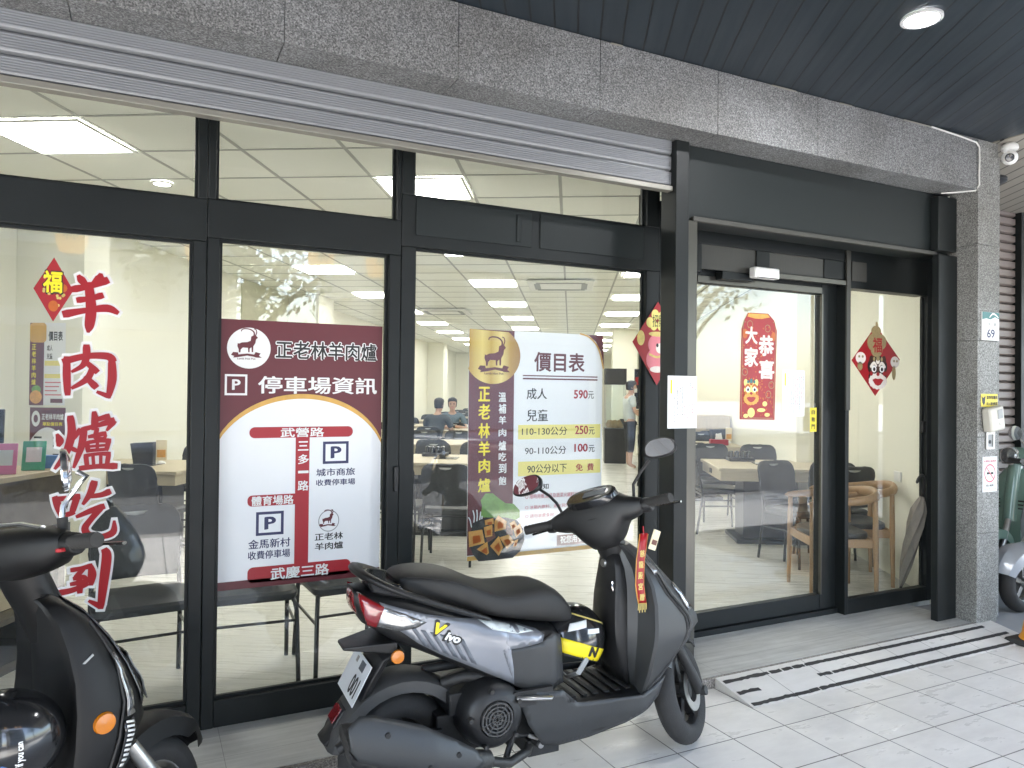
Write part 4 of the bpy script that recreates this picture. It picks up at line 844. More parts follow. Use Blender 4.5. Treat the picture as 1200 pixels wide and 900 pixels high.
# things on the pillar
y = 2.917
t = thing('house_number', 'white house number plate 69 with teal band on the granite pillar', 'number plate', (4.91, y, 1.95))
MB().box(4.815, 5.0 - .004, y - .004, y + .002, 1.865, 2.048).build('plate', 'white_vinyl', t, bevel=.001)
part(t, 'teal_band', 'sign_teal', lambda q: q.sheet([(4.816, 2.047), (4.995, 2.047), (4.995, 2.005), (4.95, 2.017), (4.9, 2.0), (4.86, 2.006), (4.816, 1.998)], y - .005))
part(t, 'band_motif', 'white_vinyl', lambda q: q.ribbon([(4.89, 2.013, .006), (4.92, 2.036, .01), (4.95, 2.034, .01), (4.985, 2.015, .006)], y - .006))
part(t, 'number', 'poster_navy', lambda q: q.text('69', 4.866, 4.948, 1.88, 1.938, y - .005, bold=.03)); part(t, 'street_name', 'crate_grey', lambda q: q.text('三多一路', 4.845, 4.965, 1.958, 1.98, y - .005, bold=.01))
t = thing('warning_sticker', 'yellow warning sticker with black writing on the pillar above the intercom', 'sticker', (4.9, y, 1.45))
part(t, 'sticker', 'sign_yellow', lambda q: q.rect(4.812, 4.988, 1.435, 1.518, y)); part(t, 'lettering', 'ink_black', lambda q: (q.text('請勿停放機車', 4.87, 4.984, 1.482, 1.508, y - .001, bold=.03), q.text('出入 請勿阻擋', 4.87, 4.984, 1.445, 1.466, y - .001, bold=.03), q.sheet([(4.82, 1.505), (4.832, 1.49), (4.845, 1.498), (4.858, 1.505), (4.853, 1.46), (4.84, 1.445), (4.825, 1.462)], y - .001)))
t = thing('intercom', 'beige intercom box tilted on the granite pillar below the yellow sticker', 'intercom', (4.9, y, 1.36))
T = Matrix.Translation((4.895, y - .03, 1.358)) @ Matrix.Rotation(R(-9), 4, 'Y')
MB().box(-.075, .075, -.028, .03, -.078, .078, T).build('housing', 'beige_plastic', t, bevel=.012); MB().box(0, .05, -.033, -.0285, .0, .058, T).build('speaker_grille', 'crate_grey', t, bevel=.003)
MB().lathe([(0, 0), (.009, 0), (.009, .006), (0, .006)], (0, 0, 0), 'y', 16, T @ Matrix.Translation((.02, -.034, -.03))).build('button', 'white_plastic', t)
t = thing('key_switch', 'small recessed metal key switch under the intercom on the pillar', 'switch', (4.91, y, 1.21))
f = MB(); f.box(4.862, 4.878, y - .006, y + .002, 1.16, 1.272); f.box(4.935, 4.951, y - .006, y + .002, 1.16, 1.272); f.box(4.8785, 4.9345, y - .006, y + .002, 1.256, 1.272); f.box(4.8785, 4.9345, y - .006, y + .002, 1.16, 1.176)
f.build('switch_frame', 'steel', t); MB().box(4.879, 4.934, y - .001, y + .002, 1.177, 1.255).build('switch_plate', 'crate_grey', t); MB().lathe([(0, -.003), (.012, -.003), (.012, .002), (0, .002)], (4.905, y - .001, 1.208), 'y', 16).build('key_hole', 'ink_black', t)
t = thing('no_smoking_sign', 'pale no smoking notice with red ring at waist height on the pillar', 'sign', (4.92, y, .98))
part(t, 'sheet', 'white_vinyl', lambda q: q.rect(4.832, 4.985, .885, 1.112, y))
part(t, 'red_ring', 'sign_pinkred', lambda q: (q.ribbon([(4.908 + .055 * math.cos(R(12 * k)), 1.005 + .055 * math.sin(R(12 * k)), .010) for k in range(31)], y - .001), q.ribbon([(4.872, 1.043, .009), (4.945, .967, .009)], y - .0015), q.text('本場所全面禁菸', 4.842, 4.975, 1.075, 1.092, y - .001, bold=.01)))
part(t, 'cigarette', 'ink_black', lambda q: (q.rect(4.875, 4.91, .998, 1.012, y - .0008), q.rect(4.918, 4.945, .998, 1.012, y - .0008), q.text('禁止吸菸', 4.868, 4.95, .918, .934, y - .001, bold=.02)))
part(t, 'small_print', 'blue_print', lambda q: q.text('違者依法處新臺幣二千元以上罰鍰', 4.842, 4.975, .898, .908, y - .001))
t = thing('security_camera', 'white ball security camera on the pillar under the arcade ceiling', 'camera', (4.90, 2.8, 3.05))
c0 = Vector((5.03, 2.87, 3.09))
MB().lathe([(0, .065), (.03, .064), (.046, .05), (.05, .03), (.046, .018), (0, .016)], c0).build('mount_cap', 'white_plastic', t)
MB().lathe([(0, -.047)] + [(.047 * math.sin(R(a)), -.047 * math.cos(R(a))) for a in range(15, 180, 15)] + [(0, .047)], c0 + Vector((0, 0, -.03))).build('ball', 'white_plastic', t)
dd = (Vector((0, 0, 1.6)) - c0).normalized(); Tq = Matrix.Translation(c0 + Vector((0, 0, -.03))) @ dd.to_track_quat('Z', 'Y').to_matrix().to_4x4()
MB().lathe([(0, .0485), (.022, .046), (.027, .040), (.027, .03), (0, .03)], (0, 0, 0), 'z', 20, Tq).build('lens_window', 'black_gloss', t)
MB().box(4.985, 5.03, 2.865, 2.885, 3.09, 3.11).build('bracket', 'white_plastic', t)
o = MB().tube([(4.30, 2.913, 3.152), (4.45, 2.912, 3.145), (4.62, 2.91, 3.135), (4.74, 2.908, 3.125), (4.768, 2.907, 3.10), (4.772, 2.907, 3.02), (4.77, 2.909, 2.92), (4.778, 2.912, 2.86), (4.768, 2.93, 2.825), (4.70, 3.0, 2.822), (4.62, 3.06, 2.82)], .005, 8).build('cable', 'cable_white'); tag(o, 'thin white cable running down the beam end to the door fascia', 'cable')

# ------------------------------------------------------------------ dining room furniture
def rotI(a, b, z=FL): return I(a, b, z)
# stacking chair: faces -y, origin on the floor under the seat
def make_chair():
    t = thing('dining_chair', 'x', 'chair', (0, 0, 0))
    q = MB(); pts = []
    def rr(z, k=1.0, x=.215, y0=-.21, y1=.21, r=.07):
        o = []
        for cx, cy, a0 in ((x - r, y1 - r, 0), (-x + r, y1 - r, 90), (-x + r, y0 + r, 180), (x - r, y0 + r, 270)):
            o += [Vector(((cx + r * math.cos(R(a0 + 22.5 * i))) * k, (cy + r * math.sin(R(a0 + 22.5 * i))) * k, z)) for i in range(5)]
        return o
    q.loft([rr(.425, .97), rr(.435), rr(.455), rr(.468, .95), rr(.472, .8)]).build('seat', 'chair_black', t)
    # back: curved plate with rounded top corners and a slot near the top
    def bk(x, z): return .205 + (z - .47) * .20 + .035 * (1 - (x / .21) ** 2)
    out = [(-.185, .50), (.185, .50), (.205, .60), (.205, .76)] + [(.205 - .075 + .075 * math.cos(R(a)), .775 + .075 * math.sin(R(a))) for a in (0, 20, 45, 70, 90)] + [(-.13 + .075 * math.cos(R(a)), .775 + .075 * math.sin(R(a))) for a in (90, 110, 135, 160, 180)] + [(-.205, .76), (-.205, .60)]
    m = MB(); shell(m, out, bk, .06); m.build('backrest', 'chair_black', t, solid=.016)
    m = MB(); shell(m, [(-.055, .822), (.055, .822), (.04, .808), (0, .802), (-.04, .808)], lambda x, z: bk(x, z) - .0095, .06); m2 = MB(); shell(m2, [(-.055, .822), (.055, .822), (.04, .808), (0, .802), (-.04, .808)], lambda x, z: bk(x, z) + .0095, .06)
    m.add(m2.v, m2.f); m.build('hand_slot', 'ceiling_bar', t, solid=.001)
    for s_ in (-1, 1):
        MB().tube([(s_ * .19, -.17, .425), (s_ * .198, -.195, .41), (s_ * .205, -.215, .37), (s_ * .215, -.235, .0)], .0115, 8).build('leg', 'chair_tube', t)
        MB().tube([(s_ * .205, .26, 0), (s_ * .20, .20, .40), (s_ * .195, .215, .50), (s_ * .19, .238, .60)], .0115, 8).build('leg', 'chair_tube', t)
    m = MB()
    for s_ in (-1, 1): m.tube([(s_ * .19, -.17, .42), (s_ * .195, .205, .42)], .010, 6); m.tube([(s_ * .208, -.222, .29), (s_ * .202, .225, .29)], .008, 6)
    m.tube([(-.19, -.15, .418), (.19, -.15, .418)], .009, 6); m.tube([(-.2, .2, .40), (.2, .2, .40)], .009, 6); m.tube([(-.208, -.222, .33), (.208, -.222, .33)], .007, 6)
    m.build('seat_frame', 'chair_tube', t)
    proto(t); return t
chair0 = make_chair(); used = []
def chair(a, b, rz_, label, group=None, world=None):
    p = Vector(world) if world else rotI(a, b)
    r_ = rz_ if world else rz_ - IY
    if not used:
        used.append(1); o = chair0; o.location = p; o.rotation_euler = (0, 0, r_); o['label'] = label
        if group: o['group'] = group
    else: o = dup(chair0, p, r_, label, group)
    return o
# three waiting chairs along the glass
chair(0, 0, R(6), 'black chair just inside the first window behind the red lettering', world=(.0, 3.93, FL))
chair(0, 0, R(-4), 'black chair under the left half of the parking poster', world=(.49, 3.93, FL))
chair(0, 0, R(3), 'black chair under the right half of the parking poster, near the scooter tail', world=(.97, 3.92, FL))
# tables: origin on the floor under the middle, long side across the room
def make_table(w, d):
    t = thing('dining_table', 'x', 'table', (0, 0, 0))
    MB().box(-w / 2, w / 2, -d / 2, d / 2, .722, .75).build('tabletop', 'wood_table', t, bevel=.004)
    f = MB(); f.box(-w / 2 + .02, w / 2 - .02, -d / 2 + .02, d / 2 - .02, .628, .7215); f.build('apron', 'wood_table', t, bevel=.003)
    f = MB()
    for s_ in (-1, 1): f.box(s_ * (w / 2 - .0165) - .004, s_ * (w / 2 - .0165) + .004, -.05, .05, .655, .70)
    f.build('drawer_slot', 'ink_black', t)
    MB().box(-.26, .26, -.19, .19, .04, .627).build('pedestal', 'counter_black', t, bevel=.006)
    MB().box(-.34, .34, -.28, .28, 0, .0395).build('base_plate', 'counter_black', t, bevel=.006)
    MB().box(-.12, .12, -.10, .10, .7505, .758).build('induction_hob', 'black_gloss', t, bevel=.003)
    proto(t); return t
table0 = make_table(1.12, 1.0); tused = []
def table(a, b, label, group=None, rz_=0):
    if not tused:
        tused.append(1); o = table0; o.location = rotI(a, b); o.rotation_euler = (0, 0, rz_ - IY); o['label'] = label
        if group: o['group'] = group
    else: o = dup(table0, rotI(a, b), rz_ - IY, label, group)
    return o
GT, GC = 'dining tables deep in the room', 'black chairs around the far dining tables'
table(1.96, 7.62, 'light wood dining table behind the sliding door glass, nearest to the door')
chair(1.98, 6.62, R(28), 'dark chair standing in front of the near table behind the door glass')
chair(2.32, 6.72, R(190), 'grey black chair tucked behind the front chair at the near table')
chair(1.55, 8.0, R(95), 'black chair at the left short side of the table behind the door')
chair(1.70, 8.75, R(5), 'black chair on the far left side of the table behind the door')
chair(2.2, 8.72, R(-4), 'black chair on the far side of the near table, below the notice sheet')
table(1.75, 10.6, 'second wooden table behind the door, beside the blue cloth')
chair(2.05, 11.5, R(2), 'black chair behind the second table seen through the door')
chair(1.35, 9.75, R(172), 'dark chair at the left front of the second table behind the door')
chair(1.3, 11.45, R(10), 'black chair at the far left of the second table behind the door post')
table(-1.28, 7.62, 'wooden dining table behind the third window left of the price board')
chair(-1.02, 6.32, R(180), 'black chair with its back to the glass, touching the left edge of the price board')
chair(-1.50, 6.45, R(176), 'black chair with its back to the glass beside the black window upright')
chair(-1.60, 8.35, R(2), 'black chair across the first table, left of its neighbour, in the third window')
chair(-1.10, 8.37, R(-3), 'black chair across the first table beside the price board edge')
table(-3.85, 6.47, 'wooden table against the left wall, seen right of the red lettering')
chair(-3.43, 5.86, R(176), 'black chair with its back to the first window, at the wall table')
chair(-3.97, 7.35, R(-8), 'black chair at the wall table beside the first window upright')
table(-2.33, 13.4, 'wooden table between the two seated diners')
chair(-2.38, 12.62, R(178), 'black chair under the diner seen from behind')
chair(-2.27, 14.18, R(2), 'black chair under the diner facing the window')
for (a, b) in ((-1.95, 10.1), (-3.75, 12.6), (-3.3, 15.0), (-1.95, 15.0), (-3.3, 17.4), (-3.3, 19.8), (-3.3, 22.2), (-3.3, 24.6), (2.0, 13.2)):
    table(a, b, 'wooden dining table among the far rows of black chairs', GT)
    for da in (-.27, .27):
        if not (b == 15.0 and a < -3): chair(a + da, b - .78, R(180 + rnd.uniform(-6, 6)), 'black chair at one of the far wooden tables', GC)
        chair(a + da, b + .78, R(rnd.uniform(-6, 6)), 'black chair at one of the far wooden tables', GC)
# small things on tables
def tray(a, b, label, w=.26, d=.2):
    T = Matrix.Translation(I(a, b, FL + .75)) @ Matrix.Rotation(-IY, 4, 'Z')
    t = thing('condiment_tray', label, 'tray', I(a, b, FL + .75))
    MB().box(-w / 2, w / 2, -d / 2, d / 2, .001, .035, T).build('tray_body', 'counter_black', t, bevel=.006)
    f = MB()
    for k in range(4): f.lathe([(0, 0), (.03, 0), (.026, .06), (.012, .07), (0, .07)], (-w / 2 + .04 + k * .058, rnd.uniform(-.04, .04), .0355), 'z', 12, T)
    f.build('bowls', 'black_gloss', t); return t
tray(1.78, 7.95, 'black tray with bowls on the table behind the door')
tray(-1.45, 7.9, 'black tray with bowls on the table left of the price board')
def caddy(a, b, label, z=.75):
    T = Matrix.Translation(I(a, b, FL + z)) @ Matrix.Rotation(-IY + R(12), 4, 'Z')
    t = thing('menu_holder', label, 'menu holder', I(a, b, FL + z))
    MB().prism([T @ Vector(p) for p in ((-.11, -.05, .19), (.09, -.05, .2), (.09, .06, .2), (-.11, .06, .19))], [T @ Vector(p) for p in ((-.085, -.04, .001), (.085, -.04, .001), (.085, .05, .001), (-.085, .05, .001))]).build('box', 'counter_black', t, bevel=.004)
    MB().box(.105, .20, -.015, -.009, .03, .22, T).build('menu_card', 'cream_print', t); MB().box(.115, .19, -.018, -.0155, .06, .13, T).build('card_picture', 'tofu_orange', t)
    MB().lathe([(0, 0), (.04, 0), (.035, .015), (.01, .03), (0, .03)], (.152, -.012, .001), 'z', 16, T).build('card_foot', 'white_plastic', t)
caddy(-3.92, 6.55, 'black menu box and orange card on the left wall table')
caddy(2.10, 10.75, 'dark menu box on the second table behind the door')
t = thing('tissue_box', 'red and white tissue box on the second table below the banner', 'tissue box', I(2.02, 10.3, FL + .75))
T = Matrix.Translation(I(2.02, 10.3, FL + .75)) @ Matrix.Rotation(-IY, 4, 'Z')
MB().box(-.12, .12, -.06, .06, .001, .08, T).build('box', 'festive_red', t, bevel=.006); MB().prism([T @ Vector(p) for p in ((-.05, -.03, .15), (.03, -.01, .17), (.04, .03, .14), (-.03, .02, .16))], [T @ Vector(p) for p in ((-.045, -.03, .0805), (.045, -.03, .0805), (.045, .03, .0805), (-.045, .03, .0805))]).build('tissue', 'white_plastic', t)
t = thing('wood_cabinet', 'pale wood cabinet against the far right wall left of the red banner', 'cabinet', I(2.1, 12.6, FL))
wc = Matrix.Translation(I(2.18, 12.4, FL)) @ Matrix.Rotation(-IY, 4, 'Z')
MB().box(-.35, .38, -.25, .25, 0, 1.10, wc).build('carcass', 'wood_cabinet', t, bevel=.004); f = MB(); f.box(-.335, -.002, -.268, -.251, .05, 1.08, wc); f.box(.002, .365, -.268, -.251, .05, 1.08, wc); f.build('door', 'wood_cabinet', t, bevel=.003)
o = MB()
rings = []
for k, (z, rx, ry) in enumerate(((0, .16, .12), (.1, .17, .13), (.25, .15, .12), (.42, .11, .10), (.55, .08, .07), (.60, .03, .03))):
    rings.append([I(1.32, 9.9, FL + .76 + z) + Vector((rx * math.cos(2 * math.pi * i / 14) * (1 + .2 * math.sin(3 * i)), ry * math.sin(2 * math.pi * i / 14), 0)) for i in range(14)])
tag(o.loft(rings).build('cloth_bundle', 'aqua_cloth', sub=1), 'pale blue cloth cover over a thing on the second table beside the door post', 'cloth')
# wooden armchairs and umbrella behind the right glass
def make_armchair():
    t = thing('wooden_armchair', 'x', 'armchair', (0, 0, 0))
    for sx_ in (-1, 1):
        for y_, h in ((-.22, .66), (.22, .70)):
            MB().tube([(sx_ * .245, y_ * 1.03, 0), (sx_ * .24, y_, .43), (sx_ * .235, y_, h)], [.014, .021, .017], 10).build('leg', 'wood_oak', t)
    f = MB(); f.box(-.22, .22, -.225, -.205, .37, .43); f.box(-.22, .22, .205, .225, .37, .43); f.box(-.25, -.23, -.2, .2, .37, .43); f.box(.23, .25, -.2, .2, .37, .43); f.build('seat_rail', 'wood_oak', t, bevel=.004)
    ring = lambda z, k: [Vector((.225 * k * se(math.cos(2 * math.pi * i / 24), .5), .215 * k * se(math.sin(2 * math.pi * i / 24), .5), z)) for i in range(24)]
    MB().loft([ring(.425, .97), ring(.44, 1.0), ring(.465, .98), ring(.476, .85)]).build('seat', 'chair_black', t)
    pts = [(-.25, -.27, .675), (-.265, -.1, .685), (-.262, .1, .70), (-.22, .235, .72), (-.1, .29, .735), (0, .30, .738), (.1, .29, .735), (.22, .235, .72), (.262, .1, .70), (.265, -.1, .685), (.25, -.27, .675)]
    MB().tube(pts, [.016, .02, .021, .024, .028, .03, .028, .024, .021, .02, .016], 10, flat=1.5).build('arm_rail', 'wood_oak', t, sub=1)
    proto(t); return t
ar = make_armchair(); ar.location = rotI(1.93, 5.66); ar.rotation_euler = (0, 0, R(-88) - IY); ar['label'] = 'wooden armchair with black seat, cut by the black upright beside the door'
dup(ar, rotI(2.23, 6.08), R(-93) - IY, 'wooden armchair with black seat standing by the umbrella')
chair(2.18, 6.66, R(-40), 'black chair with padded back between the two wooden armchairs')
ub = Vector(I(2.40, 5.62, FL)); ut = Vector(I(2.50, 5.42, FL + .90))
t = thing('umbrella', 'folded grey brown umbrella leaning in the corner behind the right glass panel', 'umbrella', ub)
ax_ = (ut - ub).normalized(); sd_ = ax_.cross(Vector((0, 1, 0))).normalized(); fd_ = ax_.cross(sd_)
rings = []
for d_, r0 in ((.07, .012), (.12, .022), (.25, .036), (.40, .046), (.55, .05), (.66, .046), (.72, .03), (.76, .014)):
    rings.append([ub + ax_ * d_ + (sd_ * math.cos(2 * math.pi * i / 24 + d_ * 3) + fd_ * math.sin(2 * math.pi * i / 24 + d_ * 3)) * r0 * (1 + .16 * math.sin(6 * math.pi * i / 12)) for i in range(24)])
MB().loft(rings).build('canopy', 'umbrella_cloth', t, ang=70)
MB().tube([ub, ub + ax_ * .08], [.006, .011], 8).build('ferrule', 'ink_black', t)
e = ub + ax_ * .75
MB().tube([e, e + ax_ * .12, e + ax_ * .165 - fd_ * .012 - Vector((.02, 0, 0)), e + ax_ * .18 - Vector((.055, 0, 0)), e + ax_ * .15 - Vector((.085, 0, 0)), e + ax_ * .11 - Vector((.09, 0, 0))], .011, 10).build('handle', 'ink_black', t, sub=1)
t = thing('wall_socket', 'pale socket plate on the cream wall behind the right glass panel', 'socket', I(2.58, 6.0, .8))
T = Matrix.Translation(I(2.592, 6.1, .86)) @ Matrix.Rotation(-IY, 4, 'Z')
MB().box(-.006, .004, -.06, .06, -.04, .04, T).build('plate', 'white_plastic', t, bevel=.002)
o = MB().box(-.03, .005, -.16, .14, -.02, .28, Matrix.Translation(I(2.592, 6.55, .50)) @ Matrix.Rotation(-IY, 4, 'Z')).build('wall_box', 'wall_cream', bevel=.004); tag(o, 'flat cream service box on the wall beside the black chair back', 'box')
# counter by the left window
ct = thing('service_counter', 'dark marble service counter at the left end of the first window', 'counter', I(-3.1, 3.2, FL))
T = Matrix.Rotation(-IY, 4, 'Z')
MB().box(-3.4, -2.80, 2.44, 3.95, .745, 1.02, T).build('marble_front', 'marble_dark', ct, bevel=.004)
MB().box(-3.42, -2.78, 2.42, 3.97, 1.021, 1.05, T).build('counter_top', 'wood_cabinet', ct, bevel=.004)
MB().box(-3.4, -2.795, 2.44, 3.955, .60, .744, T).build('black_band', 'counter_black', ct)
f = MB()
for k in range(9): f.lathe([(0, 0), (.006, 0), (.004, .004), (0, .004)], I(-2.7945, 2.6 + .16 * k, .67), 'x', 10)
f.build('studs', 'steel', ct)
f = MB(); f.box(-3.4, -3.32, 2.44, 3.95, FL, .599, T); f.box(-3.319, -2.82, 3.90, 3.95, FL, .599, T); f.box(-3.319, -2.82, 2.44, 2.48, FL, .599, T); f.box(-3.319, -2.82, 2.481, 3.899, .30, .33, T); f.box(-3.319, -2.82, 2.481, 3.899, FL, .10, T)
f.build('shelves', 'marble_dark', ct)
for k in range(9):
    a_ = -3.02 - rnd.uniform(0, .12); b_ = 2.62 + .15 * k; hh = rnd.uniform(.12, .24); mm = ('cardboard', 'white_plastic', 'crate_grey', 'cream_print')[k % 4]
    o = MB().box(a_ - .08, a_ + .1, b_ - .055, b_ + .055, .331, .331 + hh, T).build('carton', mm, bevel=.004)
    tag(o, ['brown carton', 'white carton', 'grey carton', 'cream carton'][k % 4] + ' on the shelf under the marble counter', 'carton', 'cartons on the counter shelf')
def stand(a, b, label, m, rz_):
    T = Matrix.Translation(I(a, b, FL + 1.001)) @ Matrix.Rotation(rz_ - IY, 4, 'Z') @ Matrix.Rotation(R(-14), 4, 'X')
    t = thing('payment_stand', label, 'display stand', I(a, b, FL + 1.0))
    MB().box(-.055, .055, -.004, .004, .001, .16, T).build('board', m, t, bevel=.003); MB().box(-.036, .036, -.0055, -.0042, .045, .125, T).build('white_square', 'white_vinyl', t); MB().box(-.05, .05, -.004, .05, .0, .006, T).build('foot', m, t)
stand(-2.88, 3.56, 'pink payment stand on the counter at the far left', 'pink_plastic', R(25)); stand(-2.87, 3.755, 'green payment stand on the counter', 'green_plastic', R(25))
t = thing('card_terminal', 'black terminal screen on the counter at the left photo edge', 'terminal', I(-3.1, 3.55, FL + 1.0))
T2 = Matrix.Translation(I(-3.18, 3.72, FL + 1.001)) @ Matrix.Rotation(R(30) - IY, 4, 'Z')
MB().box(-.08, .08, -.06, .06, 0, .02, T2).build('foot', 'counter_black', t, bevel=.004); MB().box(-.015, .015, -.015, .015, .0205, .14, T2).build('neck', 'counter_black', t); MB().box(-.13, .13, -.012, .012, .141, .33, T2 @ Matrix.Rotation(R(-10), 4, 'X')).build('screen', 'black_gloss', t, bevel=.006)
o = MB().box(-.05, .05, -.03, .03, 0, .07, Matrix.Translation(I(-2.86, 3.90, FL + 1.001)) @ Matrix.Rotation(R(20) - IY, 4, 'Z')).build('card_box', 'blue_print', bevel=.003); tag(o, 'small blue printed box near the end of the counter', 'box')
# posters on the near column
def wall_poster(label, a0, a1, z0, z1, kind):
    T = Matrix.Translation(I(0, 5.6, 0)) @ Matrix.Rotation(-IY, 4, 'Z'); y = -.004
    t = thing('wall_poster', label, 'poster', I((a0 + a1) / 2, 5.59, z0))
    def pp(name, m, fn):
        mb = MB(); fn(mb); mb.xf(T); mb.build(name, m, t, smooth=False)
    W, H = a1 - a0, z1 - z0
    pp('sheet', 'poster_white', lambda q: q.rect(a0, a1, z0, z1, y))
    if kind:
        pp('side_strip', 'poster_maroon', lambda q: q.rect(a0, a0 + W * .4, z0, z1, y - .001)); pp('gold_disc', 'poster_gold', lambda q: q.rrect(a0, a0 + W * .46, z1 - H * .24, z1, y - .002, W * .1))
        pp('heading', 'ink_black', lambda q: (q.text('價目表', a0 + W * .52, a1 - W * .08, z1 - H * .22, z1 - H * .1, y - .002, bold=.03), q.text('成人', a0 + W * .48, a0 + W * .64, z1 - H * .34, z1 - H * .27, y - .002, bold=.02), q.text('兒童', a0 + W * .48, a0 + W * .64, z1 - H * .44, z1 - H * .37, y - .002, bold=.02)))
        pp('yellow_bars', 'poster_yellow', lambda q: (q.rect(a0 + W * .42, a1 - W * .1, z1 - H * .52, z1 - H * .46, y - .001), q.rect(a0 + W * .42, a1 - W * .1, z1 - H * .67, z1 - H * .62, y - .001)))
        pp('yellow_lettering', 'text_yellow', lambda q: [q.text(c, a0 + W * .06, a0 + W * .18, z1 - H * (.33 + .085 * i), z1 - H * (.26 + .085 * i), y - .002, bold=.03) for i, c in enumerate('正老林羊肉爐')])
        pp('small_print', 'sign_pinkred', lambda q: [q.rect(a0 + W * .44, a1 - W * (.1 + .06 * (i % 3)), z0 + H * (.27 - .05 * i), z0 + H * (.285 - .05 * i), y - .001) for i in range(4)])
        pp('food_picture', 'tofu_orange', lambda q: q.disc(a0 + W * .19, z0 + H * .1, W * .17, H * .08, y - .002)); pp('pictured_leaf', 'leaf_green', lambda q: q.disc(a0 + W * .2, z0 + H * .19, W * .13, H * .05, y - .0015)); pp('label_box', 'poster_maroon', lambda q: q.rect(a1 - W * .4, a1 - W * .06, z0 + H * .03, z0 + H * .08, y - .001))
    else:
        pp('header', 'poster_maroon', lambda q: q.sheet([(a0, z1), (a0, z1 - H * .52)] + [(a0 + W * k / 12, z1 - H * (.30 + .22 * (abs(k - 6) / 6) ** 2)) for k in range(13)] + [(a1, z1 - H * .52), (a1, z1)], y - .001))
        pp('emblem_disc', 'white_vinyl', lambda q: q.disc(a0 + W * .17, z1 - H * .17, W * .12, H * .12, y - .002)); pp('name', 'white_vinyl', lambda q: q.text('正老林羊肉爐', a0 + W * .33, a1 - W * .05, z1 - H * .19, z1 - H * .09, y - .002, bold=.04))
        pp('emblem', 'poster_maroon', lambda q: q.disc(a0 + W * .17, z1 - H * .17, W * .06, H * .06, y - .003)); pp('subtitle', 'text_yellow', lambda q: q.text('單點價目表', a0 + W * .36, a1 - W * .08, z1 - H * .28, z1 - H * .22, y - .002, bold=.04))
        pp('list_lines', 'ink_black', lambda q: [q.rect(a0 + W * (.12 if j == 0 else .66), a0 + W * (.34 if j == 0 else .86), z0 + H * (.53 - .13 * i), z0 + H * (.56 - .13 * i), y - .001) for i in range(4) for j in (0, 1)])
wall_poster('small price poster with gold corner on the near column, upper of two', -4.32, -4.02, 1.353, 2.012, True)
wall_poster('small menu poster with maroon arch on the near column, lower of two', -4.31, -4.01, .81, 1.335, False)
# glass cabinet and wall screen by the woman
t = thing('display_cabinet', 'tall glass fronted cabinet with dark top at the right edge of the price board', 'cabinet', I(.86, 14.9, FL))
T = Matrix.Translation(I(.92, 15.6, FL)) @ Matrix.Rotation(-IY, 4, 'Z')
MB().box(-.22, .22, -.3, .3, 1.62, 1.95, T).build('top_box', 'counter_black', t, bevel=.006); MB().box(-.22, .22, -.3, .3, 0, .72, T).build('base_box', 'counter_black', t, bevel=.006)
f = MB()
for x_ in (-.21, .2):
    for y_ in (-.29, .28): f.box(x_, x_ + .012, y_, y_ + .012, .721, 1.619, T)
f.build('corner_posts', 'steel', t); MB().box(-.2, .2, -.286, -.284, .721, 1.619, T).build('glass_front', 'cabinet_glass', t)
f = MB()
for k in range(3): f.lathe([(0, 0), (.07, .0), (.085, .08), (.05, .15), (0, .17)], (-.1 + .1 * k, -.05 * (k % 2), .722), 'z', 14, T)
f.build('jars', 'cardboard', t)
t = thing('wall_screen', 'dark wall screen above the woman beside the black door post', 'screen', I(1.5, 15.3, 1.6))
T = Matrix.Translation(I(1.62, 15.6, FL)) @ Matrix.Rotation(-IY, 4, 'Z')
MB().box(-.3, .3, -.03, .03, 1.12, 1.95, T).build('screen', 'black_gloss', t, bevel=.006); MB().box(-.28, -.22, -.034, -.0305, 1.62, 1.78, T).build('red_badge', 'festive_red', t)
MB().box(-.05, .05, -.02, .02, 0, 1.119, T).build('stand', 'counter_black', t)
t = thing('serving_rack', 'wire rack with pale shelves right of the woman', 'rack', I(1.55, 14.2, FL))
f = MB()
T = Matrix.Translation(I(1.62, 14.2, FL)) @ Matrix.Rotation(-IY, 4, 'Z')
for x_ in (-.28, .28):
    for y_ in (-.3, .3): f.tube([T @ Vector((x_, y_, 0)), T @ Vector((x_, y_, 1.05))], .012, 6)
f.build('posts', 'chair_tube', t); f = MB()
for z_ in (.15, .5, 1.02): f.box(-.3, .3, -.32, .32, z_, z_ + .025, T)
f.build('shelf', 'white_plastic', t)

# ------------------------------------------------------------------ people (one skinned body each, clothes and hair as children)
def skin(name, joints, edges, m, parent, root=0, sub=2):
    me = bpy.data.meshes.new(name); me.from_pydata([j[:3] for j in joints], edges, []); me.materials.append(M[m])
    o = bpy.data.objects.new(name, me); col.objects.link(o); o.parent = parent
    s_ = o.modifiers.new('skin', 'SKIN'); s_.use_smooth_shade = True
    for i, d_ in enumerate(me.skin_vertices[0].data):
        r_ = joints[i][3]; d_.radius = r_ if isinstance(r_, tuple) else (r_, r_); d_.use_root = (i == root)
    q = o.modifiers.new('sub', 'SUBSURF'); q.levels = sub; q.render_levels = sub
    return o
def head_mesh(parent, c, yaw, k=1.0, mask=False, hairm='hair_black'):
    T = Matrix.Translation(c) @ Matrix.Rotation(yaw, 4, 'Z') @ Matrix.Scale(k, 4)
    rings = []
    for z, rx, yf, yb in ((-.115, .03, -.062, .0), (-.095, .048, -.082, .035), (-.06, .062, -.090, .06), (-.02, .070, -.092, .08), (.03, .075, -.092, .095), (.07, .070, -.082, .095), (.10, .052, -.058, .075), (.118, .02, -.02, .03)):
        rings.append([T @ Vector((rx * math.cos(2 * math.pi * i / 20), (yf if math.sin(2 * math.pi * i / 20) < 0 else yb) * abs(math.sin(2 * math.pi * i / 20)), z)) for i in range(20)])
    return rings, T
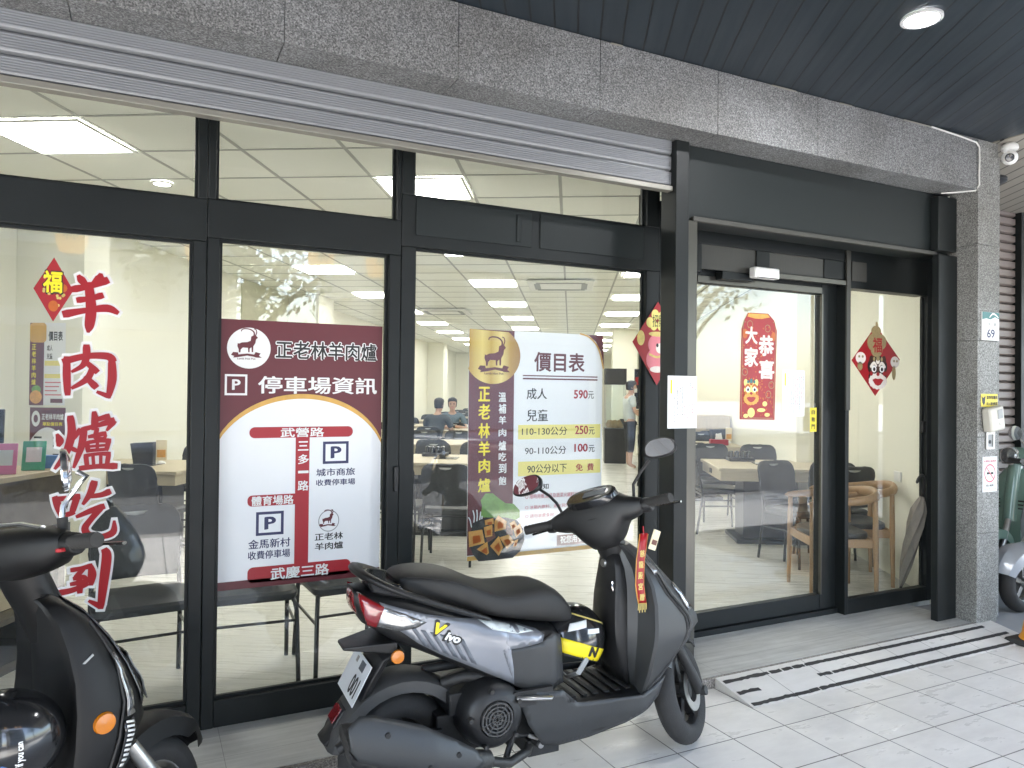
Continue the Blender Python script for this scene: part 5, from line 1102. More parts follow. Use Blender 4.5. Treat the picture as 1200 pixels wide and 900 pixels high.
def person(label, loc, yaw, build):
    t = thing('person', label, 'person', (0, 0, 0)); build(t); t.location = loc; t.rotation_euler = (0, 0, yaw); return t
def face(t, T, mask):
    MB().prism([T @ Vector(p) for p in ((-.012, -.090, .015), (.012, -.090, .015), (.018, -.112, -.022), (-.018, -.112, -.022))], [T @ Vector(p) for p in ((-.012, -.08, .015), (.012, -.08, .015), (.018, -.085, -.03), (-.018, -.085, -.03))]).build('nose', 'skin', t)
    f = MB()
    for s_ in (-1, 1): f.lathe([(0, 0), (.011, 0), (.008, .006), (0, .007)], (s_ * .03, -.098, .008), 'y', 10, T)
    f.build('eyes', 'ink_black', t)
    f = MB()
    for s_ in (-1, 1): f.lathe([(0, -.006), (.018, -.006), (.022, 0), (.014, .008), (0, .008)], (s_ * .076, .012, -.005), 'x', 12, T)
    f.build('ears', 'skin', t)
    if mask:
        m = MB(); m.loft([[T @ Vector((.066 * math.cos(R(180 + 15 * k)), -.104 * abs(math.sin(R(15 * k))) ** .8 - .004, z * 1.0)) for k in range(1, 12)] for z in (-.095, -.06, -.02)], cap=False); m.build('face_mask', 'white_plastic', t, solid=.004)
    else: MB().box(-.022, .022, -.093, -.088, -.066, -.058, T).build('mouth', 'sign_pinkred', t)
def hair(t, T, low, ponytail=False):
    rings = []
    for z, s_ in ((low, .96), (low * .4, 1.06), (.03, 1.12), (.07, 1.14), (.105, 1.0), (.128, .6), (.136, .15)):
        rx = .078 * s_ if z < .11 else .07 * s_; rings.append([T @ Vector((rx * math.cos(2 * math.pi * i / 20), ((-.075 if z < .04 else -.092) if math.sin(2 * math.pi * i / 20) < 0 else .102) * s_ * abs(math.sin(2 * math.pi * i / 20)) * (.35 if z < .045 and math.sin(2 * math.pi * i / 20) < 0 else 1), z)) for i in range(20)])
    MB().loft(rings).build('hair', 'hair_black', t)
# standing woman in pale shirt, seen half from behind, facing right into the room
def woman(t):
    J = [(0, .0, .92, (.13, .10)), (0, .01, 1.05, (.12, .09)), (0, .02, 1.22, (.135, .095)), (0, .01, 1.36, (.13, .075)), (0, -.01, 1.43, .05), (0, -.025, 1.50, .048), (0, -.02, 1.56, .07), (0, -.02, 1.62, .072),
         (-.17, .01, 1.35, .046), (-.21, -.02, 1.10, .038), (-.17, -.20, .98, .030), (-.15, -.28, .97, .026),
         (.17, .01, 1.35, .046), (.22, -.03, 1.12, .038), (.17, -.22, 1.10, .030), (.14, -.31, 1.12, .026),
         (-.085, .0, .86, .085), (-.09, .0, .47, .056), (-.09, .02, .09, .036), (-.09, -.10, .035, .032), (.085, .0, .86, .085), (.09, -.02, .47, .056), (.09, -.0, .09, .036), (.09, -.12, .035, .032)]
    E_ = [(0, 1), (1, 2), (2, 3), (3, 4), (4, 5), (5, 6), (6, 7), (3, 8), (8, 9), (9, 10), (10, 11), (3, 12), (12, 13), (13, 14), (14, 15), (0, 16), (16, 17), (17, 18), (18, 19), (0, 20), (20, 21), (21, 22), (22, 23)]
    skin('body', J, E_, 'skin', t)
    skin('shirt', [(0, 0, .86, (.165, .13)), (0, .01, 1.05, (.150, .118)), (0, .02, 1.22, (.16, .118)), (0, .01, 1.37, (.13, .09)), (-.165, .01, 1.36, .066), (-.215, -.0, 1.17, .064), (.165, .01, 1.36, .066), (.225, -.01, 1.18, .064)], [(0, 1), (1, 2), (2, 3), (3, 4), (4, 5), (3, 6), (6, 7)], 'shirt_pale', t)
    skin('trousers', [(0, 0, 1.02, (.15, .122)), (-.085, 0, .84, .10), (-.09, .0, .5, .078), (-.09, .02, .30, .068), (.085, 0, .84, .10), (.09, -.02, .5, .078), (.09, 0, .30, .068)], [(0, 1), (1, 2), (2, 3), (0, 4), (4, 5), (5, 6)], 'trousers_black', t)
    rings, T = head_mesh(t, Vector((0, -.03, 1.555)), 0); MB().loft(rings).build('head', 'skin', t); face(t, T, True); hair(t, T, -.05)
person('woman in pale shirt, black cropped trousers and face mask standing deep in the room', I(1.13, 14.3, FL), R(105) - IY, woman)
def sitter(sm, lean):
    def f(t):
        J = [(0, .0, .50, (.15, .12)), (0, -.01 - lean * .3, .68, (.135, .10)), (0, -.03 - lean, .86, (.15, .10)), (0, -.04 - lean, .98, (.12, .075)), (0, -.06 - lean, 1.05, .052), (0, -.09 - lean, 1.13, .05), (0, -.10 - lean, 1.2, .068),
             (-.19, -.04 - lean, .96, .05), (-.25, -.12 - lean, .74, .042), (-.12, -.34 - lean, .78, .032), (-.06, -.40 - lean, .79, .028), (.19, -.04 - lean, .96, .05), (.25, -.12 - lean, .74, .042), (.12, -.34 - lean, .78, .032), (.06, -.40 - lean, .79, .028),
             (-.10, -.06, .50, .09), (-.12, -.44, .50, .062), (-.12, -.46, .10, .042), (-.12, -.58, .04, .036), (.10, -.06, .50, .09), (.12, -.44, .50, .062), (.12, -.46, .10, .042), (.12, -.58, .04, .036)]
        E_ = [(0, 1), (1, 2), (2, 3), (3, 4), (4, 5), (5, 6), (3, 7), (7, 8), (8, 9), (9, 10), (3, 11), (11, 12), (12, 13), (13, 14), (0, 15), (15, 16), (16, 17), (17, 18), (0, 19), (19, 20), (20, 21), (21, 22)]
        skin('body', J, E_, 'skin', t)
        skin('shirt', [(0, 0, .49, (.17, .14)), (0, -.01 - lean * .3, .68, (.155, .12)), (0, -.03 - lean, .86, (.17, .12)), (0, -.04 - lean, .985, (.13, .09)), (-.19, -.04 - lean, .965, .068), (-.245, -.10 - lean, .80, .06), (.19, -.04 - lean, .965, .068), (.245, -.10 - lean, .80, .06)], [(0, 1), (1, 2), (2, 3), (3, 4), (4, 5), (3, 6), (6, 7)], sm, t)
        skin('trousers', [(0, -.0, .50, (.165, .13)), (-.10, -.08, .505, .10), (-.12, -.44, .505, .075), (-.12, -.46, .14, .06), (.10, -.08, .505, .10), (.12, -.44, .505, .075), (.12, -.46, .14, .06)], [(0, 1), (1, 2), (2, 3), (0, 4), (4, 5), (5, 6)], 'trousers_black', t)
        rings, T = head_mesh(t, Vector((0, -.11 - lean, 1.20)), 0); MB().loft(rings).build('head', 'skin', t); face(t, T, False); hair(t, T, -.055)
    return f
person('diner in a dark top seen from behind at a far left table', I(-2.38, 12.64, FL), R(168) - IY, sitter('shirt_dark', .19))
person('diner in a dark blue shirt facing the window at a far left table', I(-2.27, 14.14, FL), R(8) - IY, sitter('shirt_blue', .06))

# ------------------------------------------------------------------ scooters (x forward, y to the rider's left, origin under the rear axle)
def ring_x(x, zt, zb, hw, n=2.6, N=28, cy=0.):
    zc = (zt + zb) / 2; h = (zt - zb) / 2
    return [Vector((x, cy + hw * se(math.cos(2 * math.pi * i / N), 2 / n), zc + h * se(math.sin(2 * math.pi * i / N), 2 / n))) for i in range(N)]
def wheel(parent, T, cx, cz, r, w, hubm='engine_black', disc=True, spokes=5):
    m = MB(); pr = []
    for k in range(13):
        a = math.pi * k / 12; pr.append((r - w * .55 + w * .55 * math.sin(a), -w / 2 * math.cos(a)))
    pr = [(r - w * .75, -w * .36)] + pr + [(r - w * .75, w * .36)]
    m.lathe(pr, (cx, 0, cz), 'y', 44, T)
    tw = m.build('wheel', 'rubber', parent, ang=50)
    f = MB(); f.lathe([(r - w * .78, -w * .33), (r - w * .72, -w * .36), (r - w * .72, w * .36), (r - w * .78, w * .33), (r - w * .9, .0)], (cx, 0, cz), 'y', 40, T)
    f.lathe([(0, -w * .45), (.035, -w * .45), (.04, 0), (.035, w * .45), (0, w * .45)], (cx, 0, cz), 'y', 20, T)
    for k in range(spokes):
        Q = T @ Matrix.Translation((cx, 0, cz)) @ Matrix.Rotation(2 * math.pi * k / spokes, 4, 'Y'); f.box(-.016, .016, -w * .18, w * .18, .03, r - w * .72, Q)
    f.build('rim', hubm, tw, bevel=.002)
    if disc:
        d = MB(); d.lathe([(.05, .058), (.085, .058), (.085, .061), (.05, .061)], (cx, -.118, cz), 'y', 32, T); d.build('brake_disc', 'steel', tw)
    return tw
def grip(parent, T, y0, y1, x, z, s_):
    m = MB(); m.tube([T @ Vector((x, y0, z)), T @ Vector((x - .012, (y0 + y1) / 2, z + .002)), T @ Vector((x - .028, y1, z))], .0185, 14)
    for k in range(9):
        yy = y0 + (y1 - y0) * (k + .5) / 9; m.lathe([(.0188, -.003), (.020, -.0015), (.020, .0015), (.0188, .003)], (x - .028 * ((yy - y0) / (y1 - y0)) ** 1.5, yy, z + .001), 'y', 14, T)
    m.build('grip', 'rubber', parent)
    MB().tube([T @ Vector((x + .04, y0 - s_ * .02, z - .01)), T @ Vector((x + .06, y0 + s_ * .03, z - .012)), T @ Vector((x + .052, (y0 + y1) / 2, z - .016)), T @ Vector((x + .045, y1 + s_ * .01, z - .02))], [.008, .008, .006, .007], 8, flat=.7).build('brake_lever', 'black_gloss', parent)
def mirror(parent, T, pts, c, face_dir, w, h, reflect=True):
    MB().tube([T @ Vector(p) for p in pts], .0065, 8).build('mirror_stem', 'black_plastic', parent)
    q = T @ Matrix.Translation(c) @ face_dir
    out = [Vector((w * se(math.cos(2 * math.pi * i / 28), .75) * (1 - .12 * math.sin(2 * math.pi * i / 28)), 0, h * se(math.sin(2 * math.pi * i / 28), .85))) for i in range(28)]
    rings = [[q @ Vector((p.x * k, y, p.z * k)) for p in out] for k, y in ((.9, -.002), (1., .004), (.97, .016), (.75, .03), (.3, .038))]
    hd = MB().loft(rings).build('mirror_head', 'black_plastic', parent)
    MB().prism([q @ Vector((p.x * .88, -.004, p.z * .88)) for p in out], [q @ Vector((p.x * .88, -.0025, p.z * .88)) for p in out]).build('mirror_face', 'mirror_glass', hd, smooth=False)

def silver_scooter():
    t = thing('scooter', 'silver and dark grey scooter parked along the shop front', 'scooter', (0, 0, 0))
    I4 = Matrix.Identity(4)
    # steering
    C0 = Vector((.85, 0, .98)); ax = (Vector((.85, 0, .98)) - Vector((1.26, 0, .215))).normalized()
    S = Matrix.Translation(C0) @ Matrix.Rotation(R(38), 4, ax) @ Matrix.Translation(-C0)
    # --- tail core
    TAIL = [(-.172, .812, .745, .062), (-.14, .808, .69, .098), (-.05, .79, .63, .135), (.05, .765, .58, .15), (.15, .735, .53, .160), (.3, .68, .45, .168), (.45, .635, .38, .168), (.56, .615, .345, .155), (.60, .60, .36, .13)]
    MB().loft([ring_x(*s_, n=3.4) for s_ in TAIL]).build('tail_body', 'black_plastic', t)
    def tw(x): return interp([(s_[0], s_[3]) for s_ in TAIL], x)[0]
    def tz(x): return interp([(s_[0], (s_[1] + s_[2]) / 2, (s_[1] - s_[2]) / 2) for s_ in TAIL], x)
    def side(off, s_):
        def f(x, z):
            zc, h = tz(x); u = max(-1, min(1, (z - zc) / h)); return s_ * (max(tw(x), .07) * max(.0, 1 - abs(u) ** 5) ** .3 * .55 + max(tw(x), .07) * .45 + off)
        return f
    silver = [(-.10, .778), (-.02, .752), (.06, .728), (.15, .708), (.25, .69), (.36, .66), (.484, .622), (.515, .60), (.503, .578), (.42, .572), (.338, .571), (.36, .51), (.388, .443), (.32, .478), (.239, .520), (.109, .585), (.03, .632), (-.046, .690)]
    dark = [(.338, .569), (.503, .576), (.56, .60), (.60, .58), (.612, .40), (.50, .385), (.40, .430), (.388, .441), (.36, .51)]
    for s_ in (-1, 1):
        m = MB(); shell(m, silver, side(.012, s_)); m.build('side_panel', 'scooter_silver', t, solid=.005, ang=50)
        m = MB(); shell(m, dark, side(.006, s_)); m.build('side_cover', 'grey_plastic', t, solid=.004, ang=50)
        for pl, mm, nm in (([(-.165, .808), (-.085, .762), (-.095, .735), (-.110, .693), (-.135, .70), (-.155, .75)], 'lens_red', 'tail_light'), ([(-.083, .762), (-.03, .742), (.057, .702), (.02, .685), (-.03, .680), (-.105, .696), (-.092, .735)], 'lens_clear', 'turn_signal')):
            m = MB(); shell(m, pl, side(.014, s_)); m.build(nm, mm, t, solid=.004, ang=50)
        if s_ < 0:
            for k in range(6):
                x_ = .0 + .034 * k; m = MB(); shell(m, [(x_, .690 - .32 * (x_ - 0)), (x_ + .018, .686 - .32 * x_), (x_ + .070, .612 - .45 * x_), (x_ + .048, .622 - .45 * x_)], side(.0150, s_)); m.build('dark_graphic', 'decal_dark', t, solid=.0006)
            m = MB(); shell(m, [(.25, .688), (.40, .648), (.47, .620), (.40, .622), (.30, .650)], side(.0152, s_)); m.build('pale_graphic', 'decal_pale', t, solid=.0006)
            def lt(mb, s2, xa, xb, za, zb, bold, off):
                g = MB(); g.text(s2, xa, xb, za, zb, 0, bold=bold)
                sl = R(-22); xm, zm = (xa + xb) / 2, (za + zb) / 2
                for v in g.v:
                    dx, dz = v.x - xm, v.z - zm; x_ = xm + dx * math.cos(sl) - dz * math.sin(sl) + dz * .25; z_ = zm + dx * math.sin(sl) + dz * math.cos(sl)
                    mb.add([], []); v.x, v.z = x_, z_; v.y = side(off, -1)(x_, z_) + v.y - .0013
                mb.add(g.v, g.f)
            m = MB(); lt(m, 'V', .070, .127, .650, .703, .06, .0170); lt(m, 'ivo', .116, .186, .620, .660, .07, .0170); m.build('badge_outline', 'ink_black', t, smooth=False)
            m = MB(); lt(m, 'V', .078, .119, .658, .695, .05, .0182); m.build('badge_initial', 'text_yellow', t, smooth=False)
            m = MB(); lt(m, 'ivo', .123, .179, .627, .653, .045, .0182); m.build('badge_letters', 'white_vinyl', t, smooth=False)
        # amber reflector on the mudguard flank
        Q = Matrix.Translation((-.035, s_ * .128, .585)); m = MB(); m.lathe([(0, 0), (.024, 0), (.022, .008), (0, .010)], (0, 0, 0), 'y', 20, Q @ (Matrix.Rotation(math.pi, 4, 'Z') if s_ < 0 else I4)); m.build('side_reflector', 'lens_amber', t)
    # rear light centre and winglet
    MB().loft([ring_x(-.178, .795, .75, .035), ring_x(-.172, .800, .735, .06), ring_x(-.15, .80, .71, .08)]).build('rear_lens', 'lens_red', t)
    w_ = MB(); w_.prism([(-.205, -.05, .612), (-.205, .05, .612), (-.03, .115, .63), (-.03, -.115, .63)], [(-.205, -.045, .600), (-.205, .045, .600), (-.03, .11, .585), (-.03, -.11, .585)]); w_.build('tail_winglet', 'black_plastic', t, bevel=.012, seg=3)
    # rear mudguard, plate and reflector
    prof = [(-.02, .60, .115), (-.08, .57, .112), (-.115, .50, .095), (-.15, .42, .075), (-.20, .345, .062), (-.265, .285, .045)]
    rings = []
    for x, z, hw in prof:
        rings.append([Vector((x, -hw, z)), Vector((x - .012, -hw * .5, z + .014)), Vector((x - .012, hw * .5, z + .014)), Vector((x, hw, z)), Vector((x + .02, hw * .9, z - .01)), Vector((x + .02, -hw * .9, z - .01))])
    MB().loft(rings).build('rear_mudguard', 'black_plastic', t, bevel=.004)
    PT = Matrix.Translation((-.152, 0, .492)) @ Matrix.Rotation(R(28), 4, 'Y')
    pl = MB().box(-.003, .0, -.115, .115, -.072, .072, PT).build('number_plate', 'plate_white', t, bevel=.0015)
    g = MB(); g.text('001', .0, .085, -.055, .012, 0, bold=.03)
    for v in g.v: v.x, v.y, v.z = -.0046 + v.y, -v.x, v.z
    g.xf(PT).build('plate_characters', 'ink_black', pl, smooth=False)
    g = MB(); g.text('電動', -.02, .03, .042, .062, 0, bold=.02)
    for v in g.v: v.x, v.y, v.z = -.0046 + v.y, -v.x, v.z
    MB().box(-.0045, -.0032, -.06, -.01, .03, .062, PT).build('plate_sticker', 'decal_dark', pl); 
    MB().box(-.005, -.0032, .03, .05, .04, .06, PT).build('plate_bolt', 'steel', pl)
    RT = Matrix.Translation((-.200, 0, .36)) @ Matrix.Rotation(R(35), 4, 'Y')
    rr_ = MB().box(-.022, .012, -.048, .048, -.036, .036, RT).build('reflector_box', 'black_plastic', t, bevel=.006); MB().box(-.028, -.0225, -.036, .036, -.028, .028, RT).build('rear_reflector', 'lens_red', rr_, bevel=.003)
    # seat
    SEAT = [(-.035, .842, .80, .045), (-.02, .852, .79, .085), (.03, .860, .775, .118), (.12, .856, .745, .140), (.20, .836, .715, .148), (.27, .80, .69, .150), (.34, .768, .665, .150), (.41, .764, .65, .148), (.49, .772, .63, .142), (.56, .766, .615, .134), (.62, .735, .607, .118), (.66, .69, .602, .098), (.68, .655, .60, .08), (.692, .625, .60, .05)]
    MB().loft([ring_x(*s_, n=3.2) for s_ in SEAT]).build('seat', 'seat_vinyl', t, sub=1)
    sw_ = lambda x: interp([(s_[0], s_[3], s_[1], s_[2]) for s_ in SEAT], x)
    for s_ in (-1, 1):
        m = MB(); m.tube([(x, s_ * (sw_(x)[0] * .92), sw_(x)[1] * .68 + sw_(x)[2] * .32 + .012) for x in (.0, .06, .13, .2, .28, .36, .44, .52, .58, .63)], .0022, 6); m.build('seat_seam', 'black_plastic', t)
    # grab rail
    rail = [(.30, -.165, .682), (.26, -.178, .70), (.12, -.185, .752), (-.02, -.172, .806), (-.10, -.14, .842), (-.145, -.07, .862), (-.155, 0, .866), (-.145, .07, .862), (-.10, .14, .842), (-.02, .172, .806), (.12, .185, .752), (.26, .178, .70), (.30, .165, .682)]
    MB().tube(rail, [.012, .017, .019, .020, .022, .026, .028, .026, .022, .020, .019, .017, .012], 12, flat=.62).build('grab_rail', 'black_plastic', t, sub=1)
    m = MB(); m.prism([(-.13, -.10, .852), (-.13, .10, .852), (-.02, .12, .825), (-.02, -.12, .825)], [(-.12, -.09, .80), (-.12, .09, .80), (-.0, .12, .77), (-.0, -.12, .77)]); m.build('rail_mount', 'black_gloss', t, bevel=.01)
    # rear wheel, hugger, engine, silencer
    wheel(t, I4, 0, .208, .208, .108, disc=False)
    rings = []
    for k in range(15):
        a = R(12 + 150 * k / 14); r_ = .272; w2 = .085
        c, s2 = math.cos(a), math.sin(a)
        rings.append([Vector((-r0 * c * 1.0 + .01, y_, .215 + r0 * s2)) for r0, y_ in ((r_ - .05, -w2), (r_ - .012, -w2 * .97), (r_, -w2 * .7), (r_ + .004, 0), (r_, w2 * .7), (r_ - .012, w2 * .97), (r_ - .05, w2), (r_ - .054, w2 * .9), (r_ - .016, w2 * .85), (r_ - .008, 0), (r_ - .016, -w2 * .85), (r_ - .054, -w2 * .9))])
    MB().loft(rings).build('wheel_hugger', 'hugger_plastic', t)
    m = MB(); m.box(.12, .52, -.10, .10, .20, .34); m.box(.16, .46, -.12, .11, .34, .42); m.box(-.02, .14, -.115, -.085, .17, .30); m.box(.30, .44, -.10, .10, .42, .47)
    m.tube([(.15, -.06, .44), (.22, -.10, .47), (.34, -.11, .46), (.42, -.09, .40)], .022, 10); m.tube([(.1, .02, .47), (.3, .0, .48), (.42, .02, .44)], .018, 8)
    m.build('engine', 'engine_black', t, bevel=.012)
    m = MB(); m.box(-.06, .42, .10, .17, .16, .30); m.lathe([(0, .0), (.085, .0), (.085, .06), (.06, .075), (0, .075)], (.34, .11, .24), 'y', 24); m.lathe([(0, .0), (.095, .0), (.095, .06), (.06, .075), (0, .075)], (.0, .11, .215), 'y', 24)
    m.build('transmission_case', 'engine_metal', t, bevel=.01)
    fan = MB(); fan.lathe([(0, -.20), (.062, -.20), (.066, -.212), (.092, -.206), (.112, -.185), (.122, -.14), (.124, -.10), (0, -.10)], (.305, 0, .345), 'y', 40); fb = fan.build('fan_cover', 'black_plastic', t)
    g = MB()
    for r_ in (.018, .031, .044, .057): g.lathe([(r_ - .0028, -.219), (r_ + .0028, -.219), (r_ + .0028, -.211), (r_ - .0028, -.211)], (.305, 0, .345), 'y', 32)
    for k in range(10):
        Q = Matrix.Translation((.305, -.214, .345)) @ Matrix.Rotation(2 * math.pi * k / 10, 4, 'Y'); g.box(-.002, .002, -.0035, .0035, .006, .062, Q)
    g.build('fan_grille', 'hugger_plastic', fb)
    m = MB()
    for k in range(5):
        a = R(30 + 72 * k); m.lathe([(0, -.218), (.008, -.218), (.010, -.20), (0, -.20)], (.305 + .10 * math.cos(a), 0, .345 + .10 * math.sin(a)), 'y', 10)
    m.build('cover_bolts', 'engine_metal', fb)
    # silencer: pipe, can, heat shield
    sil = MB(); axs = [(.30, -.19, .20, .030), (.22, -.215, .215, .045), (.12, -.225, .245, .072), (-.02, -.228, .29, .085), (-.16, -.228, .335, .088), (-.225, -.228, .355, .078), (-.24, -.228, .36, .045)]
    rings = []
    for i, (x, y_, z, r_) in enumerate(axs):
        rings.append([Vector((x - .3 * r_ * math.sin(2 * math.pi * k / 24), y_ + r_ * .72 * math.cos(2 * math.pi * k / 24), z + r_ * math.sin(2 * math.pi * k / 24))) for k in range(24)])
    sl = sil.loft(rings).build('silencer', 'engine_metal', t)
    def sf(x, z):
        zc = .245 + (.12 - x) * .36; u = (z - zc) / .12; return -.300 + .052 * u * u + .02 * max(0, (x - .05) / .15)
    m = MB(); shell(m, [(-.238, .440), (-.20, .462), (-.15, .455), (.013, .395), (.12, .335), (.20, .285), (.235, .235), (.20, .218), (.11, .222), (.0, .258), (-.12, .300), (-.205, .335), (-.232, .375)], sf, .025); m.build('heat_shield', 'grey_plastic', t, solid=.006, ang=30)
    m = MB(); shell(m, [(-.235, .372), (-.205, .332), (-.12, .297), (.0, .255), (.11, .219), (.20, .215), (.16, .20), (.05, .212), (-.08, .245), (-.19, .285), (-.225, .325)], lambda x, z: sf(x, z) + .012, .025); m.build('lower_shield', 'black_plastic', t, solid=.006)
    m = MB()
    for x, z in ((-.11, .395), (.135, .285), (.03, .272)): m.lathe([(.004, -.004), (.009, -.004), (.010, .006), (0, .006)], (x, sf(x, z) - .003, z), 'y', 12)
    m.build('shield_bolts', 'ink_black', sl)
    MB().tube([(.25, -.20, .205), (.36, -.20, .175), (.46, -.14, .17), (.52, -.06, .20)], .017, 10).build('exhaust_pipe', 'engine_metal', t)
    MB().tube([(-.225, -.215, .36), (-.255, -.215, .345)], [.02, .018], 10).build('tail_pipe', 'ink_black', sl)
    m = MB()
    for s_ in (-1, 1): m.tube([(.42, s_ * .10, .22), (.36, s_ * .13, .10), (.33, s_ * .16, .012), (.30, s_ * .165, .008)], [.012, .012, .011, .009], 8)
    m.tube([(.40, -.10, .20), (.40, .10, .20)], .012, 8); m.build('centre_stand', 'chair_tube', t)
    m = MB(); m.box(-.02, .03, -.13, -.105, .19, .23); m.tube([(-.05, .10, .47), (.0, .12, .25)], .02, 10); m.build('shock_absorber', 'engine_metal', t)
    # floor, belly
    rings = [ring_x(x, zt, zb, hw, n=5) for x, zt, zb, hw in ((.50, .345, .20, .165), (.58, .340, .19, .185), (.75, .328, .19, .190), (.90, .322, .22, .185), (1.0, .34, .27, .16))]
    MB().loft(rings).build('floorboard', 'black_plastic', t)
    m = MB()
    for k in range(7): m.box(.60 + .05 * k, .622 + .05 * k, -.13, .13, .3315 - .0008 * k, .336 - .0008 * k)
    m.build('floor_ribs', 'rubber', t, bevel=.002)
    for s_ in (-1, 1):
        m = MB(); shell(m, [(.385, .425), (.50, .405), (.575, .400), (.598, .350), (.64, .343), (.80, .332), (.93, .325), (1.0, .345), (1.06, .37), (1.02, .30), (.96, .262), (.86, .225), (.70, .195), (.56, .188), (.50, .205), (.44, .29)], lambda x, z: s_ * (.198 - .30 * max(0, .27 - z) - .25 * max(0, x - .93) - .06 * max(0, .5 - x)), .03); m.build('belly_panel', 'grey_plastic', t, solid=.006, ang=40)
    q = MB(); q.tube([(.385, -.202, .402), (.43, -.212, .398), (.515, -.215, .388), (.525, -.20, .386)], [.011, .014, .014, .011], 10, flat=.6); q.build('foot_peg', 'steel', t, bevel=.002)
    MB().box(.375, .535, -.199, -.180, .365, .420).build('peg_recess', 'ink_black', t)
    m = MB(); m.box(.47, .60, -.13, .13, .14, .20); m.lathe([(0, -.17), (.016, -.17), (.018, -.12), (0, -.12)], (.50, 0, .20), 'y', 14); m.tube([(.34, -.15, .29), (.42, -.17, .25), (.48, -.16, .24), (.52, -.14, .20)], .006, 6); m.build('under_frame', 'engine_black', t, bevel=.006)
    m = MB(); m.lathe([(0, -.176), (.011, -.176), (.012, -.171), (0, -.171)], (.50, 0, .20), 'y', 14); m.tube([(.45, -.165, .243), (.49, -.168, .225)], .008, 8); m.build('frame_bolt', 'steel', t)
    # leg shield: the plan at each height is an angular outline, wing - cheek - brow - nose
    ROW = [(.27, .955, .95, .16, 1.01), (.33, .93, .955, .185, 1.07), (.40, .90, .965, .205, 1.14), (.46, .885, .975, .213, 1.21), (.51, .875, .985, .217, 1.275), (.545, .87, .99, .217, 1.312), (.575, .87, .995, .212, 1.305), (.66, .872, 1.0, .200, 1.225), (.73, .88, .995, .182, 1.155), (.79, .885, .98, .155, 1.095), (.845, .885, .95, .118, 1.03), (.885, .885, .92, .08, .975)]
    def plan(z):
        xi, xe, w, xn = interp([(q_[0],) + q_[1:] for q_ in ROW], z); L = xn - xe
        return [(xe, w), (xe + .50 * L, .90 * w), (xe + .86 * L, .52 * w), (xn, .10 * w)]
    def along(z, u):       # u from 0 at the wing edge to 3 at the nose
        P4 = plan(z); n_i = min(2, int(u)); f_ = u - n_i; a4, b4 = P4[n_i], P4[n_i + 1]
        return a4[0] + (b4[0] - a4[0]) * f_, a4[1] + (b4[1] - a4[1]) * f_
    rings = []
    for z, xi, xe, w, xn in ROW:
        half = [along(z, .25 * q_) for q_ in range(13)]
        pts = [Vector((x, -y_, z)) for x, y_ in half] + [Vector((x, y_, z)) for x, y_ in reversed(half)]
        pts += [Vector((xe - .012, w * .97, z)), Vector((xe - .018, w * .88, z)), Vector((xe - (xe - xi) * .35, w * .62, z)), Vector((xi + .01, w * .38, z)), Vector((xi, w * .2, z)), Vector((xi, -w * .2, z)), Vector((xi + .01, -w * .38, z)), Vector((xe - (xe - xi) * .35, -w * .62, z)), Vector((xe - .018, -w * .88, z)), Vector((xe - .012, -w * .97, z))]
        rings.append(pts)
    MB().loft(rings).build('leg_shield', 'grey_plastic', t, ang=24)
    def onside(x, z, s_, k=.001):
        P4 = plan(z)
        for a4, b4 in zip(P4, P4[1:]):
            if x <= b4[0] or b4 is P4[-1]:
                f_ = max(0, min(1, (x - a4[0]) / (b4[0] - a4[0]))); return Vector((x + k, s_ * (a4[1] + (b4[1] - a4[1]) * f_ + k), z))
    for s_ in (-1, 1):
        m = MB(); m.tube([onside(x, z, s_) for x, z in ((.975, .86), (.995, .82), (1.02, .775), (1.035, .735), (1.055, .70), (1.10, .65), (1.14, .605), (1.15, .57), (1.14, .525), (1.11, .475), (1.06, .42), (1.0, .365), (.965, .335))], .0055, 6); m.build('shield_seam', 'ink_black', t)
        m = MB(); m.tube([onside(x, z, s_, .004) for x, z in ((.992, .86), (1.012, .82), (1.037, .775), (1.052, .735), (1.073, .70), (1.118, .65), (1.16, .605), (1.172, .57), (1.16, .52), (1.125, .465))], .009, 8); m.build('shield_lip', 'grey_plastic', t)
    mb = MB(); G_ = []
    for z, xi, xe, w, xn in [r_ for r_ in ROW if .32 < r_[0] < .87]:
        prof_ = [(0, xi), (.2, xi), (.38, xi + .01), (.62, xe - (xe - xi) * .35), (.88, xe - .018)]
        G_.append([Vector((interp(prof_, abs(u))[0] - .008, u * w, z)) for u in (-.52, -.40, -.22, 0, .22, .40, .52)])
    n7 = 7; mb.add([p for r_ in G_ for p in r_], [(i * n7 + j, i * n7 + j + 1, (i + 1) * n7 + j + 1, (i + 1) * n7 + j) for i in range(len(G_) - 1) for j in range(6)])
    mb.build('inner_panel', 'black_plastic', t, solid=.006, ang=25)
    # headlamp band on the nose, white flash near the top
    def nose(z, th):
        x, y_ = along(z, 3 * (1 - abs(th) / 90)); return Vector((x + .004, math.copysign(y_ * 1.01 + .002, th) if abs(th) > 1 else 0, z))
    def nose_patch(name, m_, cells):
        mb = MB(); 
        for z0_, z1_, t0_, t1_ in cells:
            G_ = [[nose(z0_ + (z1_ - z0_) * i / 5, t0_ + (t1_ - t0_) * j / 6) for j in range(7)] for i in range(6)]
            vs = [p for r_ in G_ for p in r_]; mb.add(vs, [(i * 7 + j, i * 7 + j + 1, (i + 1) * 7 + j + 1, (i + 1) * 7 + j) for i in range(5) for j in range(6)])
        return mb.build(name, m_, t, solid=.004)
    nose_patch('headlight', 'lens_clear', [(.61, .72, -44, 44)])
    nose_patch('front_signal', 'lens_clear', [(.775, .855, -80, -48), (.775, .855, 48, 80)])
    m = MB(); m.box(.872, .884, -.05, .05, .60, .70); m.build('glove_recess', 'ink_black', t, bevel=.004)
